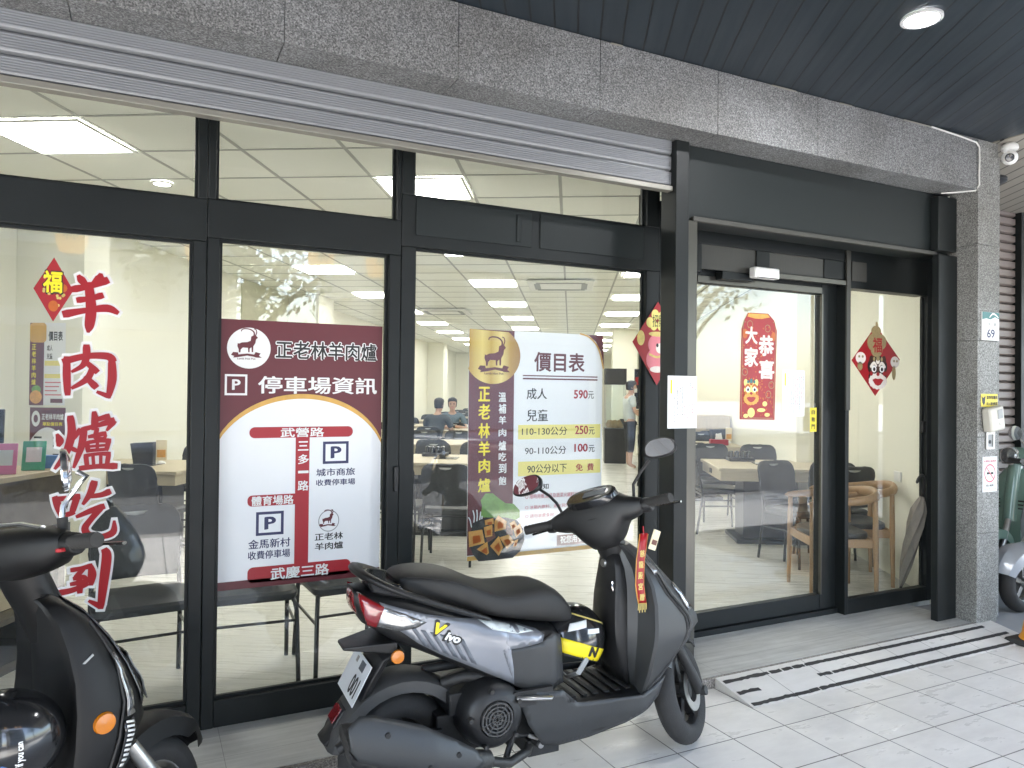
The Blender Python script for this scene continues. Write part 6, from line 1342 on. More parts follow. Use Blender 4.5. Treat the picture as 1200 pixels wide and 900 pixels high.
    MB().tube([(.885, -.06, .72), (.875, -.062, .735), (.872, -.064, .715), (.878, -.064, .70)], .004, 6).build('bag_hook', 'chrome', t)
    MB().lathe([(0, 0), (.016, 0), (.018, .01), (0, .012)], (.865, -.0, .80), 'x', 14).build('key_lock', 'steel', t)
    # neck and handlebar cover
    rings = []
    for z, x, hx, hw in ((.80, .935, .05, .06), (.86, .905, .055, .062), (.91, .88, .058, .066), (.95, .865, .066, .075), (.985, .85, .07, .08)):
        rings.append([S @ Vector((x + hx * math.cos(2 * math.pi * i / 24), hw * math.sin(2 * math.pi * i / 24), z)) for i in range(24)])
    MB().loft(rings).build('steering_neck', 'black_plastic', t)
    rings = []
    for y_, xc, hx, zt, zb in ((-.205, .838, .026, 1.026, .974), (-.185, .84, .036, 1.034, .962), (-.15, .848, .052, 1.045, .952), (-.125, .854, .060, 1.056, .948), (-.105, .860, .070, 1.068, .930), (-.08, .866, .080, 1.082, .895), (-.045, .872, .088, 1.094, .862), (0, .874, .092, 1.10, .855), (.045, .872, .088, 1.094, .862), (.08, .866, .080, 1.082, .895), (.105, .860, .070, 1.068, .930), (.125, .854, .060, 1.056, .948), (.15, .848, .052, 1.045, .952), (.185, .84, .036, 1.034, .962), (.205, .838, .026, 1.026, .974)):
        rings.append([S @ Vector((xc + hx * se(math.cos(2 * math.pi * i / 28), .75) + (.016 if math.sin(2 * math.pi * i / 28) < 0 else 0) * 0, y_, (zt + zb) / 2 + (zt - zb) / 2 * se(math.sin(2 * math.pi * i / 28), .7))) for i in range(28)])
    MB().loft(rings).build('handlebar_cover', 'black_plastic', t, ang=30)
    D_ = S @ Matrix.Translation((.818, 0, 1.076)) @ Matrix.Rotation(R(-33), 4, 'Y')
    m = MB(); m.loft([[D_ @ Vector((.052 * k * se(math.cos(2 * math.pi * i / 32), .8), .105 * k * se(math.sin(2 * math.pi * i / 32), .8), h)) for i in range(32)] for k, h in ((1.08, -.02), (1.06, .004), (1.0, .010), (.92, .011), (.5, .010))]); m.build('dashboard', 'black_gloss', t)
    m = MB(); m.box(-.02, .02, -.07, .03, .0115, .0135, D_); m.build('dash_screen', 'decal_dark', t, bevel=.002)
    for s_ in (-1, 1):
        grip(t, S, s_ * .208, s_ * .335, .838, 1.0, s_)
        m = MB(); m.lathe([(0, -.025), (.026, -.025), (.03, 0), (.026, .025), (0, .025)], (.845, s_ * .215, .995), 'y', 16, S); m.box(.86, .90, s_ * .205 - .02, s_ * .205 + .02, .98, 1.01, S); m.build('switch_housing', 'black_plastic', t, bevel=.003)
    FD = Matrix.Rotation(R(90), 4, 'Z').inverted()
    mirror(t, S, [(.858, .165, 1.03), (.85, .180, 1.085), (.862, .215, 1.125), (.868, .262, 1.165)], (.868, .318, 1.195), FD @ Matrix.Rotation(R(-8), 4, 'Z') @ Matrix.Rotation(R(-24), 4, 'X'), .082, .046)
    mirror(t, S, [(.858, -.165, 1.03), (.85, -.180, 1.085), (.862, -.215, 1.125), (.868, -.262, 1.165)], (.868, -.318, 1.205), FD @ Matrix.Rotation(R(10), 4, 'Z') @ Matrix.Rotation(R(-10), 4, 'X'), .066, .040)
    # fork and front wheel
    wheel(t, S, 1.26, .215, .213, .098)
    m = MB()
    for s_ in (-1, 1): m.tube([S @ Vector(p) for p in ((1.27, s_ * .085, .205), (1.235, s_ * .085, .28), (1.17, s_ * .075, .41), (1.13, s_ * .06, .48))], [.024, .022, .022, .022], 12); m.lathe([(0, -.012), (.02, -.012), (.02, .012), (0, .012)], (1.27, s_ * .105, .205), 'y', 14, S)
    m.build('fork', 'engine_black', t)
    rings = []
    for k in range(10):
        a = R(35 + 100 * k / 9); r_ = .24; w2 = .062
        rings.append([S @ Vector((1.26 - r0 * math.cos(a), y_, .215 + r0 * math.sin(a))) for r0, y_ in ((r_ - .03, -w2), (r_ - .005, -w2 * .9), (r_ + .003, 0), (r_ - .005, w2 * .9), (r_ - .03, w2), (r_ - .034, w2 * .92), (r_ - .01, w2 * .8), (r_ - .003, 0), (r_ - .01, -w2 * .8), (r_ - .034, -w2 * .92))])
    MB().loft(rings).build('front_mudguard', 'black_plastic', t)
    return t
s1 = silver_scooter(); s1.location = (.83, 2.585, 0); s1.rotation_euler = (0, 0, R(-1.5))
s1['label'] = 'silver and dark grey scooter parked along the glass in front of the price board'
W1 = Matrix.Translation(s1.location) @ Matrix.Rotation(R(-1.5), 4, 'Z')

def helmet(name, label, T, main, band, r=.128):
    t = thing(name, label, 'helmet', T.translation)
    rings = []
    for k in range(13):
        a = R(-28 + 118 * k / 12); rings.append([T @ Vector((r * 1.10 * math.cos(a) * math.cos(2 * math.pi * i / 32), r * .92 * math.cos(a) * math.sin(2 * math.pi * i / 32), r * 1.02 * math.sin(a))) for i in range(32)])
    MB().loft(rings).build('shell', main, t)
    return t
# helmet hanging between seat and leg shield
HT = W1 @ Matrix.Translation((.715, -.01, .520)) @ Matrix.Rotation(R(18), 4, 'Y') @ Matrix.Rotation(R(-8), 4, 'X')
h1 = helmet('helmet', 'black helmet with a yellow and white N band hanging on the silver scooter', HT, 'black_gloss', None, .132)
def hsurf(T, u, v, k=1.006, r=.132): return T @ Vector((r * 1.10 * k * math.cos(R(v)) * math.cos(R(u)), r * .92 * k * math.cos(R(v)) * math.sin(R(u)), r * 1.02 * k * math.sin(R(v))))
def hpatch(t, T, name, m, u0, u1, v0, v1, k, r=.132, slant=0.):
    mb = MB(); nu, nv = 12, 5
    vs = [hsurf(T, u0 + (u1 - u0) * i / nu, v0 + (v1 - v0) * j / nv + slant * i / nu, k, r) for i in range(nu + 1) for j in range(nv + 1)]
    mb.add(vs, [(i * (nv + 1) + j, (i + 1) * (nv + 1) + j, (i + 1) * (nv + 1) + j + 1, i * (nv + 1) + j + 1) for i in range(nu) for j in range(nv)])
    return mb.build(name, m, t, solid=.001)
hpatch(h1, HT, 'yellow_band', 'text_yellow', -150, -42, -25, -2, 1.008, slant=-4); hpatch(h1, HT, 'white_flash', 'white_vinyl', -125, -95, 8, 22, 1.008, slant=14); hpatch(h1, HT, 'white_stripe', 'white_vinyl', -92, -66, 12, 20, 1.008, slant=6); hpatch(h1, HT, 'gold_line', 'gold_print', -130, -20, 40, 43, 1.007, slant=-6); hpatch(h1, HT, 'grey_trim', 'grey_plastic', -170, 150, -30, -26, 1.010)
def htext(t, T, s_, u0, u1, v0, v1, m, k=1.013, r=.132, bold=.04, name='lettering'):
    g = MB(); g.text(s_, u0, u1, v0, v1, 0, bold=bold)
    for p in g.v:
        q = hsurf(T, p.x, p.z, k - p.y * 3, r); p.x, p.y, p.z = q
    g.build(name, m, t, smooth=False)
htext(h1, HT, 'N', -82, -64, -22, -5, 'ink_black', k=1.035, bold=.06)
m = MB(); m.tube([hsurf(HT, -80, -26, 1.0), HT @ Vector((.0, -.10, -.12)), HT @ Vector((.02, 0, -.15)), HT @ Vector((0, .10, -.12)), hsurf(HT, 80, -26, 1.0)], .006, 6, flat=2); m.build('chin_strap', 'crate_grey', h1)
m = MB(); rings = [[HT @ Vector((.132 * .95 * math.cos(R(a)) * math.cos(2 * math.pi * i / 28) * .95, .132 * .80 * math.cos(R(a)) * math.sin(2 * math.pi * i / 28), .132 * .9 * math.sin(R(a)))) for i in range(28)] for a in (-27, -15, 0)]
m.loft(rings).build('lining', 'trousers_black', h1)
# red ribbon and card charm on the handlebar
rb = thing('ribbon', 'red ribbon with gold characters hanging from the silver scooter handlebar', 'ribbon', W1 @ Vector((.935, -.15, .8)))
def rib(name, pts, w, m, rib_parent, off=0.):
    mb = MB(); vs = []
    for x, y_, z in pts:
        vs += [W1 @ Vector((x - w * .6, y_ + w * .1 + off, z)), W1 @ Vector((x + w * .6, y_ - w * .1 + off, z))]
    mb.add(vs, [(2 * i, 2 * i + 1, 2 * i + 3, 2 * i + 2) for i in range(len(pts) - 1)]); return mb.build(name, m, rib_parent, solid=.0015)
rp_ = [(.955, -.165, .945), (.947, -.168, .90), (.937, -.170, .85), (.933, -.172, .80), (.932, -.172, .75), (.94, -.172, .70), (.948, -.170, .672)]
rib('ribbon_band', rp_, .026, 'festive_red', rb); rib('ribbon_edge', [(x, y_ + .0025, z - .004) for x, y_, z in rp_], .031, 'tofu_orange', rb)
g = MB()
for i, c in enumerate('慈龍殿宮贈'):
    zz = .868 - .043 * i; xx = interp(sorted((p[2], p[0]) for p in rp_), zz)[0]; gg = MB(); gg.text(c, xx - .011, xx + .011, zz - .014, zz + .014, -.1755, bold=.02); g.add(gg.v, gg.f)
g.xf(W1).build('gold_characters', 'gold_print', rb, smooth=False)
m = MB()
for k in range(7): m.tube([W1 @ Vector((.928 + .006 * k, -.171, .672)), W1 @ Vector((.926 + .0065 * k, -.170, .645 - .01 * (k % 2)))], .0016, 5)
m.build('fringe', 'gold_print', rb)
MB().tube([W1 @ Vector((.955, -.16, .945)), W1 @ Vector((.96, -.15, .97))], .003, 6).build('string', 'festive_red', rb)
ch = thing('charm', 'small pale printed card hanging beside the red ribbon', 'charm', W1 @ Vector((1.0, -.17, .9)))
Q = W1 @ Matrix.Translation((1.005, -.165, .915)) @ Matrix.Rotation(R(20), 4, 'Y') @ Matrix.Rotation(R(25), 4, 'Z')
MB().box(-.028, .028, -.002, .002, -.04, .04, Q).build('card', 'cream_print', ch, bevel=.001); MB().box(-.02, .02, -.0035, -.0022, -.02, .0, Q).build('card_print', 'meat_brown', ch); MB().tube([Q @ Vector((0, 0, .04)), Q @ Vector((-.01, .02, .075))], .0015, 5).build('cord', 'ink_black', ch)

# ---- black scooter at the left edge
def black_scooter():
    t = thing('scooter', 'matt black scooter cut by the left photo edge, nose towards the glass', 'scooter', (0, 0, 0))
    I4 = Matrix.Identity(4); C0 = Vector((.86, 0, 1.0)); ax = (C0 - Vector((1.26, 0, .215))).normalized()
    S = Matrix.Translation(C0) @ Matrix.Rotation(R(22), 4, ax) @ Matrix.Translation(-C0)
    TAIL = [(-.2, .80, .72, .06), (-.1, .80, .64, .13), (.1, .76, .54, .16), (.3, .70, .44, .17), (.5, .64, .36, .165), (.58, .60, .36, .13)]
    MB().loft([ring_x(*s_, n=3.2) for s_ in TAIL]).build('tail_body', 'matt_black', t)
    MB().loft([ring_x(*s_, n=3.2) for s_ in ((-.12, .84, .80, .06), (0, .86, .775, .13), (.2, .82, .71, .15), (.4, .78, .65, .15), (.6, .74, .61, .12), (.68, .65, .60, .06))]).build('seat', 'seat_vinyl', t, sub=1)
    wheel(t, I4, 0, .21, .21, .11, disc=False); wheel(t, S, 1.26, .21, .208, .105, hubm='steel')
    MB().loft([ring_x(x, zt, zb, hw, n=5) for x, zt, zb, hw in ((.45, .36, .18, .16), (.6, .345, .18, .18), (.85, .335, .19, .18), (1.0, .36, .26, .15))]).build('floorboard', 'matt_black', t)
    m = MB(); m.box(.1, .5, -.11, .12, .17, .42); m.lathe([(0, 0), (.09, 0), (.09, .08), (0, .08)], (0, .1, .21), 'y', 24); m.build('engine', 'engine_black', t, bevel=.01)
    MB().lathe([(0, -.2), (.05, -.18), (.085, -.1), (.085, .2), (.05, .26), (0, .26)], (.02, -.20, .3), 'x', 20).build('silencer', 'engine_metal', t)
    ROW = [(.25, .955, .94, .15, 1.00), (.32, .95, .95, .19, 1.06), (.42, .95, .965, .215, 1.13), (.50, .955, .975, .222, 1.19), (.56, .958, .98, .224, 1.215), (.64, .96, .985, .218, 1.195), (.72, .955, .985, .205, 1.155), (.80, .95, .975, .185, 1.105), (.87, .94, .96, .16, 1.05), (.915, .93, .94, .135, .995), (.935, .92, .93, .10, .965)]
    rings = []
    for z, xi, xe, w, xn in ROW:
        pts = []
        for k in range(17):
            a = R(-90 + 180 * k / 16); pts.append(Vector((xe + (xn - xe) * max(0, math.cos(a)) ** .62, w * se(math.sin(a), 1.0), z)))
        pts += [Vector((xe - .012, w * .97, z)), Vector((xe - .02, w * .86, z)), Vector((xi + .03, w * .6, z)), Vector((xi, w * .2, z)), Vector((xi, -w * .2, z)), Vector((xi + .03, -w * .6, z)), Vector((xe - .02, -w * .86, z)), Vector((xe - .012, -w * .97, z))]
        rings.append(pts)
    MB().loft(rings).build('leg_shield', 'matt_black', t, ang=42)
    def nose(z, th, k=.004):
        xi, xe, w, xn = interp([(q_[0],) + q_[1:] for q_ in ROW], z); a = R(th); return Vector((xe + (xn - xe) * max(0, math.cos(a)) ** .62 + k * max(.2, math.cos(a)), (w + k) * math.sin(a), z))
    def patch(name, m_, f, nu=8, nv=6, solid=.004):
        mb = MB(); vs = [f(i / nu, j / nv) for i in range(nu + 1) for j in range(nv + 1)]
        mb.add(vs, [(i * (nv + 1) + j, (i + 1) * (nv + 1) + j, (i + 1) * (nv + 1) + j + 1, i * (nv + 1) + j + 1) for i in range(nu) for j in range(nv)]); return mb.build(name, m_, t, solid=solid)
    patch('front_panel', 'black_gloss', lambda u, v: nose(.60 + .32 * u, (-46 + 92 * v) * (1 - .25 * u), .006))
    patch('headlight', 'lens_clear', lambda u, v: nose(.585 + .15 * u, (-30 + 60 * v) * (.8 + .2 * u), .016))
    for s_ in (-1, 1):
        patch('running_light', 'lens_clear', lambda u, v: nose(.60 + .17 * u, s_ * (62 - 5 * u + (8 - 3 * u) * v), .008), 8, 3)
        patch('edge_strip', 'black_gloss', lambda u, v: nose(.30 + .29 * u, s_ * (56 + 7 * u + 10 * v), .005), 10, 3)
        mb = MB()
        for k in range(22):
            u0 = k / 22; u1 = u0 + .022; c = [nose(.31 + .28 * (u0 + d_), s_ * (58 + 7 * u0 + e_), .0095) for d_, e_ in ((0, 0), (.022, 0), (.05, 7), (.028, 7))]
            mb.add(c, [(0, 1, 2, 3)])
        mb.build('white_hatching', 'white_vinyl', t, solid=.0006)
        q = nose(.605, s_ * 83, .0); m = MB(); m.lathe([(0, 0), (.029, 0), (.026, .009), (0, .011)], (0, 0, 0), 'y', 24, Matrix.Translation(q + Vector((-.005, s_ * .0, 0))) @ (Matrix.Rotation(math.pi, 4, 'Z') if s_ < 0 else I4)); m.build('side_reflector', 'lens_amber', t)
        m = MB(); m.tube([nose(.30, s_ * 72, .003), nose(.42, s_ * 74, .004), nose(.55, s_ * 76, .004), nose(.64, s_ * 70, .004), nose(.75, s_ * 60, .004), nose(.86, s_ * 52, .004)], .004, 6); m.build('panel_seam', 'ink_black', t)
        MB().box(-.018, .018, -.001, .001, -.003, .003, Matrix.Translation(nose(.775, s_ * 86, .001)) @ Matrix.Rotation(R(-38), 4, 'Y')).build('small_badge', 'crate_grey', t)
    S0 = S; S = S @ Matrix.Translation((.03, 0, .035))
    # handlebar
    rings = []
    for y_, xc, hx, zt, zb in ((-.22, .85, .026, 1.05, .995), (-.18, .858, .05, 1.065, .965), (-.12, .868, .070, 1.074, .952), (-.05, .875, .082, 1.08, .94), (.05, .875, .082, 1.08, .94), (.12, .868, .070, 1.074, .952), (.18, .858, .05, 1.065, .965), (.22, .85, .026, 1.05, .995)):
        rings.append([S @ Vector((xc + hx * se(math.cos(2 * math.pi * i / 28), .75), y_, (zt + zb) / 2 + (zt - zb) / 2 * se(math.sin(2 * math.pi * i / 28), .8))) for i in range(28)])
    MB().loft(rings).build('handlebar_cover', 'matt_black', t)
    MB().tube([S @ Vector(p) for p in ((.80, -.20, 1.072), (.81, -.12, 1.088), (.82, 0, 1.094), (.81, .12, 1.088), (.80, .20, 1.072))], .009, 8, flat=.6).build('chrome_trim', 'chrome', t)
    MB().loft([[S @ Vector((x + .055 * math.cos(2 * math.pi * i / 20), .07 * math.sin(2 * math.pi * i / 20), z)) for i in range(20)] for z, x in ((.76, .975), (.84, .945), (.90, .915), (.96, .89))]).build('steering_neck', 'matt_black', t)
    for s_ in (-1, 1):
        grip(t, S, s_ * .225, s_ * .355, .848, 1.022, s_)
        m = MB(); m.lathe([(0, -.028), (.028, -.028), (.033, 0), (.028, .028), (0, .028)], (.855, s_ * .225, 1.018), 'y', 16, S); m.box(.87, .91, s_ * .215 - .02, s_ * .215 + .02, 1.0, 1.03, S); m.build('switch_housing', 'matt_black', t, bevel=.003)
        m = MB(); m.box(-.008, .008, -.01, .01, -.005, .005, S @ Matrix.Translation((.822, s_ * .23, 1.008))); m.build('starter_button', 'festive_red', t, bevel=.002)
        mirror(t, S, [(.87, s_ * .19, 1.045), (.87, s_ * .192, 1.09)], (0, 0, -5), I4, .01, .01) if False else None
        MB().tube([S @ Vector(p) for p in ((.872, s_ * .185, 1.035), (.872, s_ * .186, 1.09))], .013, 10).build('mirror_boot', 'rubber', t)
        st = MB().tube([S @ Vector(p) for p in ((.872, s_ * .186, 1.09), (.874, s_ * .19, 1.12), (.90, s_ * .225, 1.175), (.905, s_ * .245, 1.19), (.895, s_ * .225, 1.205))], .0075, 8).build('mirror_stem', 'chrome', t)
        Qm = S @ Matrix.Translation((.875, s_ * .20, 1.215)) @ Matrix.Rotation(R(-43), 4, 'Z') @ Matrix.Rotation(R(90), 4, 'Z').inverted() @ Matrix.Rotation(R(25 * s_), 4, 'Y')
        mh = MB(); mh.loft([[Qm @ Vector((.045 * k * math.cos(2 * math.pi * i / 24), y_, .062 * k * math.sin(2 * math.pi * i / 24))) for i in range(24)] for k, y_ in ((.95, -.004), (1., .0), (.95, .010), (.6, .018), (.2, .02))]); mo = mh.build('mirror_head', 'chrome', t)
    S = S0
    # front mudguard, fork
    rings = []
    for k in range(13):
        a = R(28 + 130 * k / 12); r_ = .268; w2 = .085 if k < 10 else .085 - .02 * (k - 9)
        dr = .075 if 3 < k < 10 else .04
        rings.append([S @ Vector((1.262 - r0 * math.cos(a), y_, .215 + r0 * math.sin(a))) for r0, y_ in ((r_ - dr, -w2), (r_ - .02, -w2 * .97), (r_ - .003, -w2 * .6), (r_ + .004, 0), (r_ - .003, w2 * .6), (r_ - .02, w2 * .97), (r_ - dr, w2), (r_ - dr, w2 * .93), (r_ - .024, w2 * .9), (r_ - .004, 0), (r_ - .024, -w2 * .9), (r_ - dr, -w2 * .93))])
    MB().loft(rings).build('front_mudguard', 'matt_black', t)
    for s_ in (-1, 1):
        f = MB(); f.tube([S @ Vector(p) for p in ((1.285, s_ * .10, .17), (1.25, s_ * .10, .25), (1.19, s_ * .095, .36), (1.15, s_ * .08, .44))], [.026, .024, .022, .02], 14); f.build('fork_leg', 'steel', t)
        f = MB(); f.tube([S @ Vector(p) for p in ((1.20, s_ * .108, .345), (1.185, s_ * .13, .35), (1.17, s_ * .132, .33), (1.18, s_ * .122, .30), (1.215, s_ * .115, .30))], .006, 6); f.build('brake_hose_clip', 'chrome', t)
    f = MB(); f.box(1.30, 1.36, -.12, -.095, .22, .27, S); f.build('brake_caliper', 'steel', t, bevel=.006)
    return t
s2 = black_scooter(); HD = R(26)
s2.location = Vector((.02, 2.55, 0)) - Vector((math.cos(HD), math.sin(HD), 0)) * 1.26; s2.rotation_euler = (0, 0, HD)
W2 = Matrix.Translation(s2.location) @ Matrix.Rotation(HD, 4, 'Z')
HT = W2 @ Matrix.Translation((.83, -.13, .605)) @ Matrix.Rotation(R(20), 4, 'X') @ Matrix.Rotation(R(160), 4, 'Z')
h2 = helmet('helmet', 'black open helmet with white writing hanging on the black scooter', HT, 'black_gloss', None, .128)
hpatch(h2, HT, 'rim_trim', 'grey_plastic', -180, 180, -28, -22, 1.012, .128)
g = MB(); g.text('Catch me if you can', -22, 34, 0, 8, 0, bold=.03)
for p in g.v:
    q = hsurf(HT, 112 - p.z * 1.2, p.x, 1.008 - p.y * 3, .128); p.x, p.y, p.z = q
g.build('lettering', 'white_vinyl', h2, smooth=False)
mb = MB(); mb.tube([hsurf(HT, u, v, 1.008, .128) for u, v in ((60, -8), (75, -2), (92, 0), (100, 6), (92, 11), (80, 8), (70, 10), (60, 4))], .0018, 5); mb.build('blue_drawing', 'blue_print', h2)
m = MB(); m.tube([hsurf(HT, 70, -26, 1.0, .128), HT @ Vector((.04, .08, -.12)), HT @ Vector((.0, 0, -.16)), HT @ Vector((.0, -.08, -.12)), hsurf(HT, -70, -26, 1.0, .128)], .006, 6, flat=2); m.build('chin_strap', 'crate_grey', h2)

# ---- classic scooters beyond the pillar
def classic(label, m_, loc, rz_):
    t = thing('scooter', label, 'scooter', (0, 0, 0)); I4 = Matrix.Identity(4)
    wheel(t, I4, 0, .21, .21, .11, disc=False); wheel(t, I4, 1.28, .21, .21, .11, hubm='steel', disc=False)
    MB().loft([ring_x(*s_, n=2.4) for s_ in ((-.32, .62, .50, .05), (-.28, .70, .40, .13), (-.15, .76, .30, .21), (.05, .78, .26, .24), (.25, .76, .27, .22), (.42, .72, .30, .17), (.5, .66, .34, .10))]).build('rear_body', m_, t)
    MB().loft([ring_x(*s_, n=3) for s_ in ((-.25, .80, .755, .08), (-.1, .83, .76, .14), (.15, .81, .76, .15), (.35, .80, .74, .14), (.5, .77, .70, .10))]).build('seat', 'seat_vinyl', t, sub=1)
    MB().loft([ring_x(*s_, n=5) for s_ in ((.40, .33, .22, .16), (.6, .30, .22, .18), (.85, .30, .23, .18), (.98, .36, .30, .18))]).build('floorboard', m_, t)
    rings = []
    for z, x, w in ((.30, .98, .17), (.42, .97, .22), (.58, .955, .23), (.72, .935, .215), (.84, .915, .17), (.92, .90, .10)):
        rings.append([Vector((x + .035 * se(math.cos(2 * math.pi * i / 28), .8) - .05 * abs(math.sin(2 * math.pi * i / 28)) ** 2, w * math.sin(2 * math.pi * i / 28), z)) for i in range(28)])
    MB().loft(rings).build('leg_shield', m_, t)
    MB().loft([[Vector((x + .05 * math.cos(2 * math.pi * i / 16), .05 * math.sin(2 * math.pi * i / 16), z)) for i in range(16)] for x, z in ((1.0, .5), (.97, .7), (.93, .9), (.91, 1.0))]).build('steering_column', m_, t)
    MB().loft([[Vector((.90 + hx * math.cos(2 * math.pi * i / 20), y_, 1.02 + hz * math.sin(2 * math.pi * i / 20))) for i in range(20)] for y_, hx, hz in ((-.22, .03, .025), (-.15, .05, .04), (-.06, .10, .075), (.06, .10, .075), (.15, .05, .04), (.22, .03, .025))]).build('headset', m_, t)
    MB().lathe([(0, .118), (.05, .112), (.068, .095), (.07, .06), (0, .06)], (.91, 0, 1.025), 'x', 24).build('headlight', 'lens_clear', t); MB().lathe([(.066, .10), (.075, .10), (.075, .08), (.066, .08)], (.91, 0, 1.025), 'x', 24).build('headlight_ring', 'chrome', t)
    rings = []
    for k in range(11):
        a = R(20 + 140 * k / 10); r_ = .29; w2 = .10 * math.sin(R(25 + 130 * k / 10)) ** .5
        rings.append([Vector((1.27 - r0 * math.cos(a), y_, .20 + r0 * math.sin(a))) for r0, y_ in ((r_ - .10, -w2), (r_ - .03, -w2 * .9), (r_, 0), (r_ - .03, w2 * .9), (r_ - .10, w2), (r_ - .10, w2 * .9), (r_ - .04, w2 * .8), (r_ - .01, 0), (r_ - .04, -w2 * .8), (r_ - .10, -w2 * .9))])
    MB().loft(rings).build('front_mudguard', m_, t)
    for s_ in (-1, 1):
        grip(t, I4, s_ * .23, s_ * .34, .89, 1.02, s_)
        m = MB()
        for k in range(3): m.box(1.002, 1.006, s_ * .10 - .03, s_ * .10 + .03, .60 + .03 * k, .612 + .03 * k)
        m.build('vent_slots', 'ink_black', t)
        MB().tube([(.89, s_ * .18, 1.04), (.87, s_ * .22, 1.14), (.87, s_ * .27, 1.2)], .006, 8).build('mirror_stem', 'chrome', t)
        MB().lathe([(0, -.004), (.05, -.004), (.055, .004), (.03, .016), (0, .02)], (.87, s_ * .29, 1.23), 'x', 20).build('mirror_head', 'chrome', t)
    m = MB(); m.tube([(1.28, -.075, .21), (1.2, -.075, .38), (1.1, -.05, .52)], .022, 10); m.tube([(1.28, .075, .21), (1.2, .075, .38), (1.1, .05, .52)], .022, 10); m.build('fork', 'steel', t)
    t.location = loc; t.rotation_euler = (0, 0, rz_); return t
classic('sage green classic scooter at the right edge, behind the grey one', 'scooter_green', (7.32, 3.60, -.004), R(180))
classic('pale grey classic scooter at the right edge beside the pillar', 'scooter_grey', (6.80, 3.02, -.004), R(178))
# traffic cone
CX, CY = 4.90, 2.58
cn = thing('traffic_cone', 'orange traffic cone with black base, cut by the right photo edge', 'cone', (CX, CY, 0))
MB().prism([Vector((CX + x, CY + y_, .03)) for x, y_ in ((-.15, -.15), (.15, -.15), (.15, .15), (-.15, .15))], [Vector((CX + x, CY + y_, .001)) for x, y_ in ((-.16, -.16), (.16, -.16), (.16, .16), (-.16, .16))]).build('base', 'rubber', cn, bevel=.008)
MB().lathe([(0, .031), (.135, .031), (.12, .06), (.03, .62), (.022, .66), (0, .66)], (CX, CY, 0), 'z', 28).build('cone_body', 'cone_orange', cn); MB().lathe([(.092, .245), (.0935, .245), (.069, .40), (.0675, .40)], (CX, CY, 0), 'z', 28).build('white_band', 'white_vinyl', cn)

# ------------------------------------------------------------------ the street behind the camera (seen mirrored in the glass)
for i, (x, z) in enumerate(((-.6, 2.86), (.45, 2.86), (1.6, 2.86), (2.2, 2.86))):
    t = thing('lantern', 'warm paper lantern hanging under the arcade edge', 'lantern', (x, -.75, z), 'paper lanterns along the arcade edge')
    MB().lathe([(.05, -.17), (.10, -.15), (.125, -.07), (.13, 0), (.125, .07), (.10, .15), (.05, .17)], (x, -.75, z), 'z', 28).build('lantern_paper', 'lantern_paper', t)
    f = MB(); f.lathe([(.0, .171), (.055, .171), (.055, .185), (0, .185)], (x, -.75, z), 'z', 20); f.lathe([(.0, -.171), (.055, -.171), (.055, -.185), (0, -.185)], (x, -.75, z), 'z', 20); f.tube([(x, -.75, z + .185), (x, -.75, 3.16)], .004, 6)
    f.build('lantern_rings', 'lantern_ring', t)
    g = MB(); g.text('林', -.06, .06, -.07, .07, 0, bold=.03)
    for v in g.v:
        a = v.x / .132; v.x, v.y = x - .1335 * math.sin(a), -.75 + .1335 * math.cos(a); v.z += z
    g.build('lettering', 'ink_black', t, smooth=False)
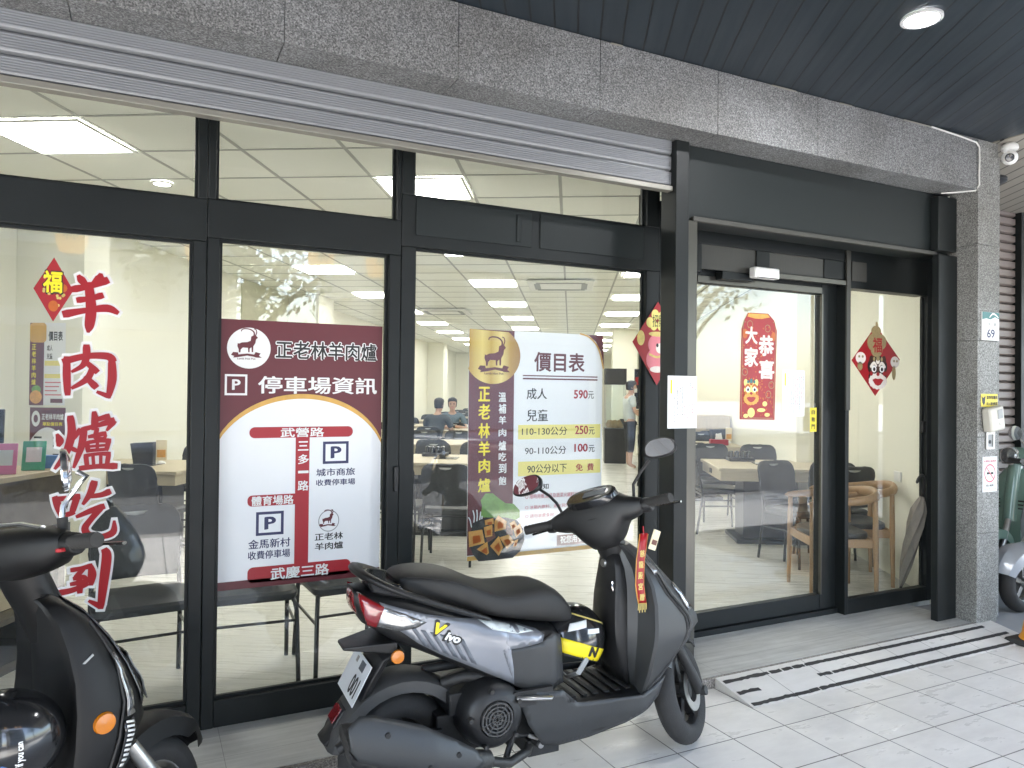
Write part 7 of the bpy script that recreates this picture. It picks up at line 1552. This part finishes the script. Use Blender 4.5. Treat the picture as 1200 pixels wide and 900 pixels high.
def block(name, label, x0, x1, y0, y1, h, nx, nz, m_):
    t = thing(name, label, 'building', ((x0 + x1) / 2, y1, 0)); MB().box(x0, x1, y0, y1, -.01, h).build('walls', m_, t)
    for i in range(nx):
        for j in range(nz):
            xa = x0 + (x1 - x0) * (i + .18) / nx; xb = x0 + (x1 - x0) * (i + .82) / nx; za = 3.6 + (h - 4.2) * (j + .2) / nz; zb = 3.6 + (h - 4.2) * (j + .8) / nz
            w_ = MB().box(xa, xb, y1 + .002, y1 + .03, za, zb).build('window', 'facade_window', t)
    for j in range(nz): MB().box(x0, x1, y1, y1 + .5, 3.6 + (h - 4.2) * j / nz - .1, 3.6 + (h - 4.2) * j / nz).build('balcony_slab', m_, t)
block('apartment_building', 'tall pale apartment block across the street', -18, 3, -30, -22, 26, 11, 8, 'facade_tile')
block('apartment_building', 'lower brown block across the street', 7.5, 20, -30, -20, 15, 6, 4, 'concrete')
def tree(x, y, h, seed, label):
    q = random.Random(seed); t = thing('street_tree', label, 'tree', (x, y, -.13))
    m = MB(); m.tube([(x, y, -.14), (x + .05, y, h * .25), (x - .03, y + .05, h * .5), (x + .05, y, h * .75)], [.14, .11, .08, .03], 10)
    for k in range(7):
        a = q.uniform(0, 6.28); m.tube([(x, y, h * (.4 + .05 * k)), (x + .6 * math.cos(a), y + .6 * math.sin(a), h * (.5 + .05 * k)), (x + 1.3 * math.cos(a), y + 1.3 * math.sin(a), h * (.58 + .05 * k))], [.05, .035, .015], 6)
    m.build('trunk', 'bark', t)
    m = MB()
    for c in range(26):
        a = q.uniform(0, 6.28); r_ = q.uniform(.2, 1.7); cz = h * q.uniform(.5, 1.0); cx, cy = x + r_ * math.cos(a), y + r_ * math.sin(a)
        for l_ in range(70):
            p = Vector((cx + q.gauss(0, .28), cy + q.gauss(0, .28), cz + q.gauss(0, .22))); u = Vector((q.uniform(-1, 1), q.uniform(-1, 1), q.uniform(-1, 1))).normalized(); v = u.cross(Vector((q.uniform(-1, 1), q.uniform(-1, 1), 1))).normalized(); s_ = q.uniform(.05, .1)
            m.add([p - u * s_, p - v * s_ * .5, p + u * s_, p + v * s_ * .5], [(0, 1, 2, 3)])
    m.build('crown', 'foliage', t, smooth=False)
tree(1.2, -3.2, 5.2, 1, 'small leafy street tree at the kerb behind the camera')
tree(8.6, -3.4, 5.6, 2, 'leafy street tree at the kerb further right')
tree(-6.0, -3.3, 5.0, 3, 'leafy street tree at the kerb further left')
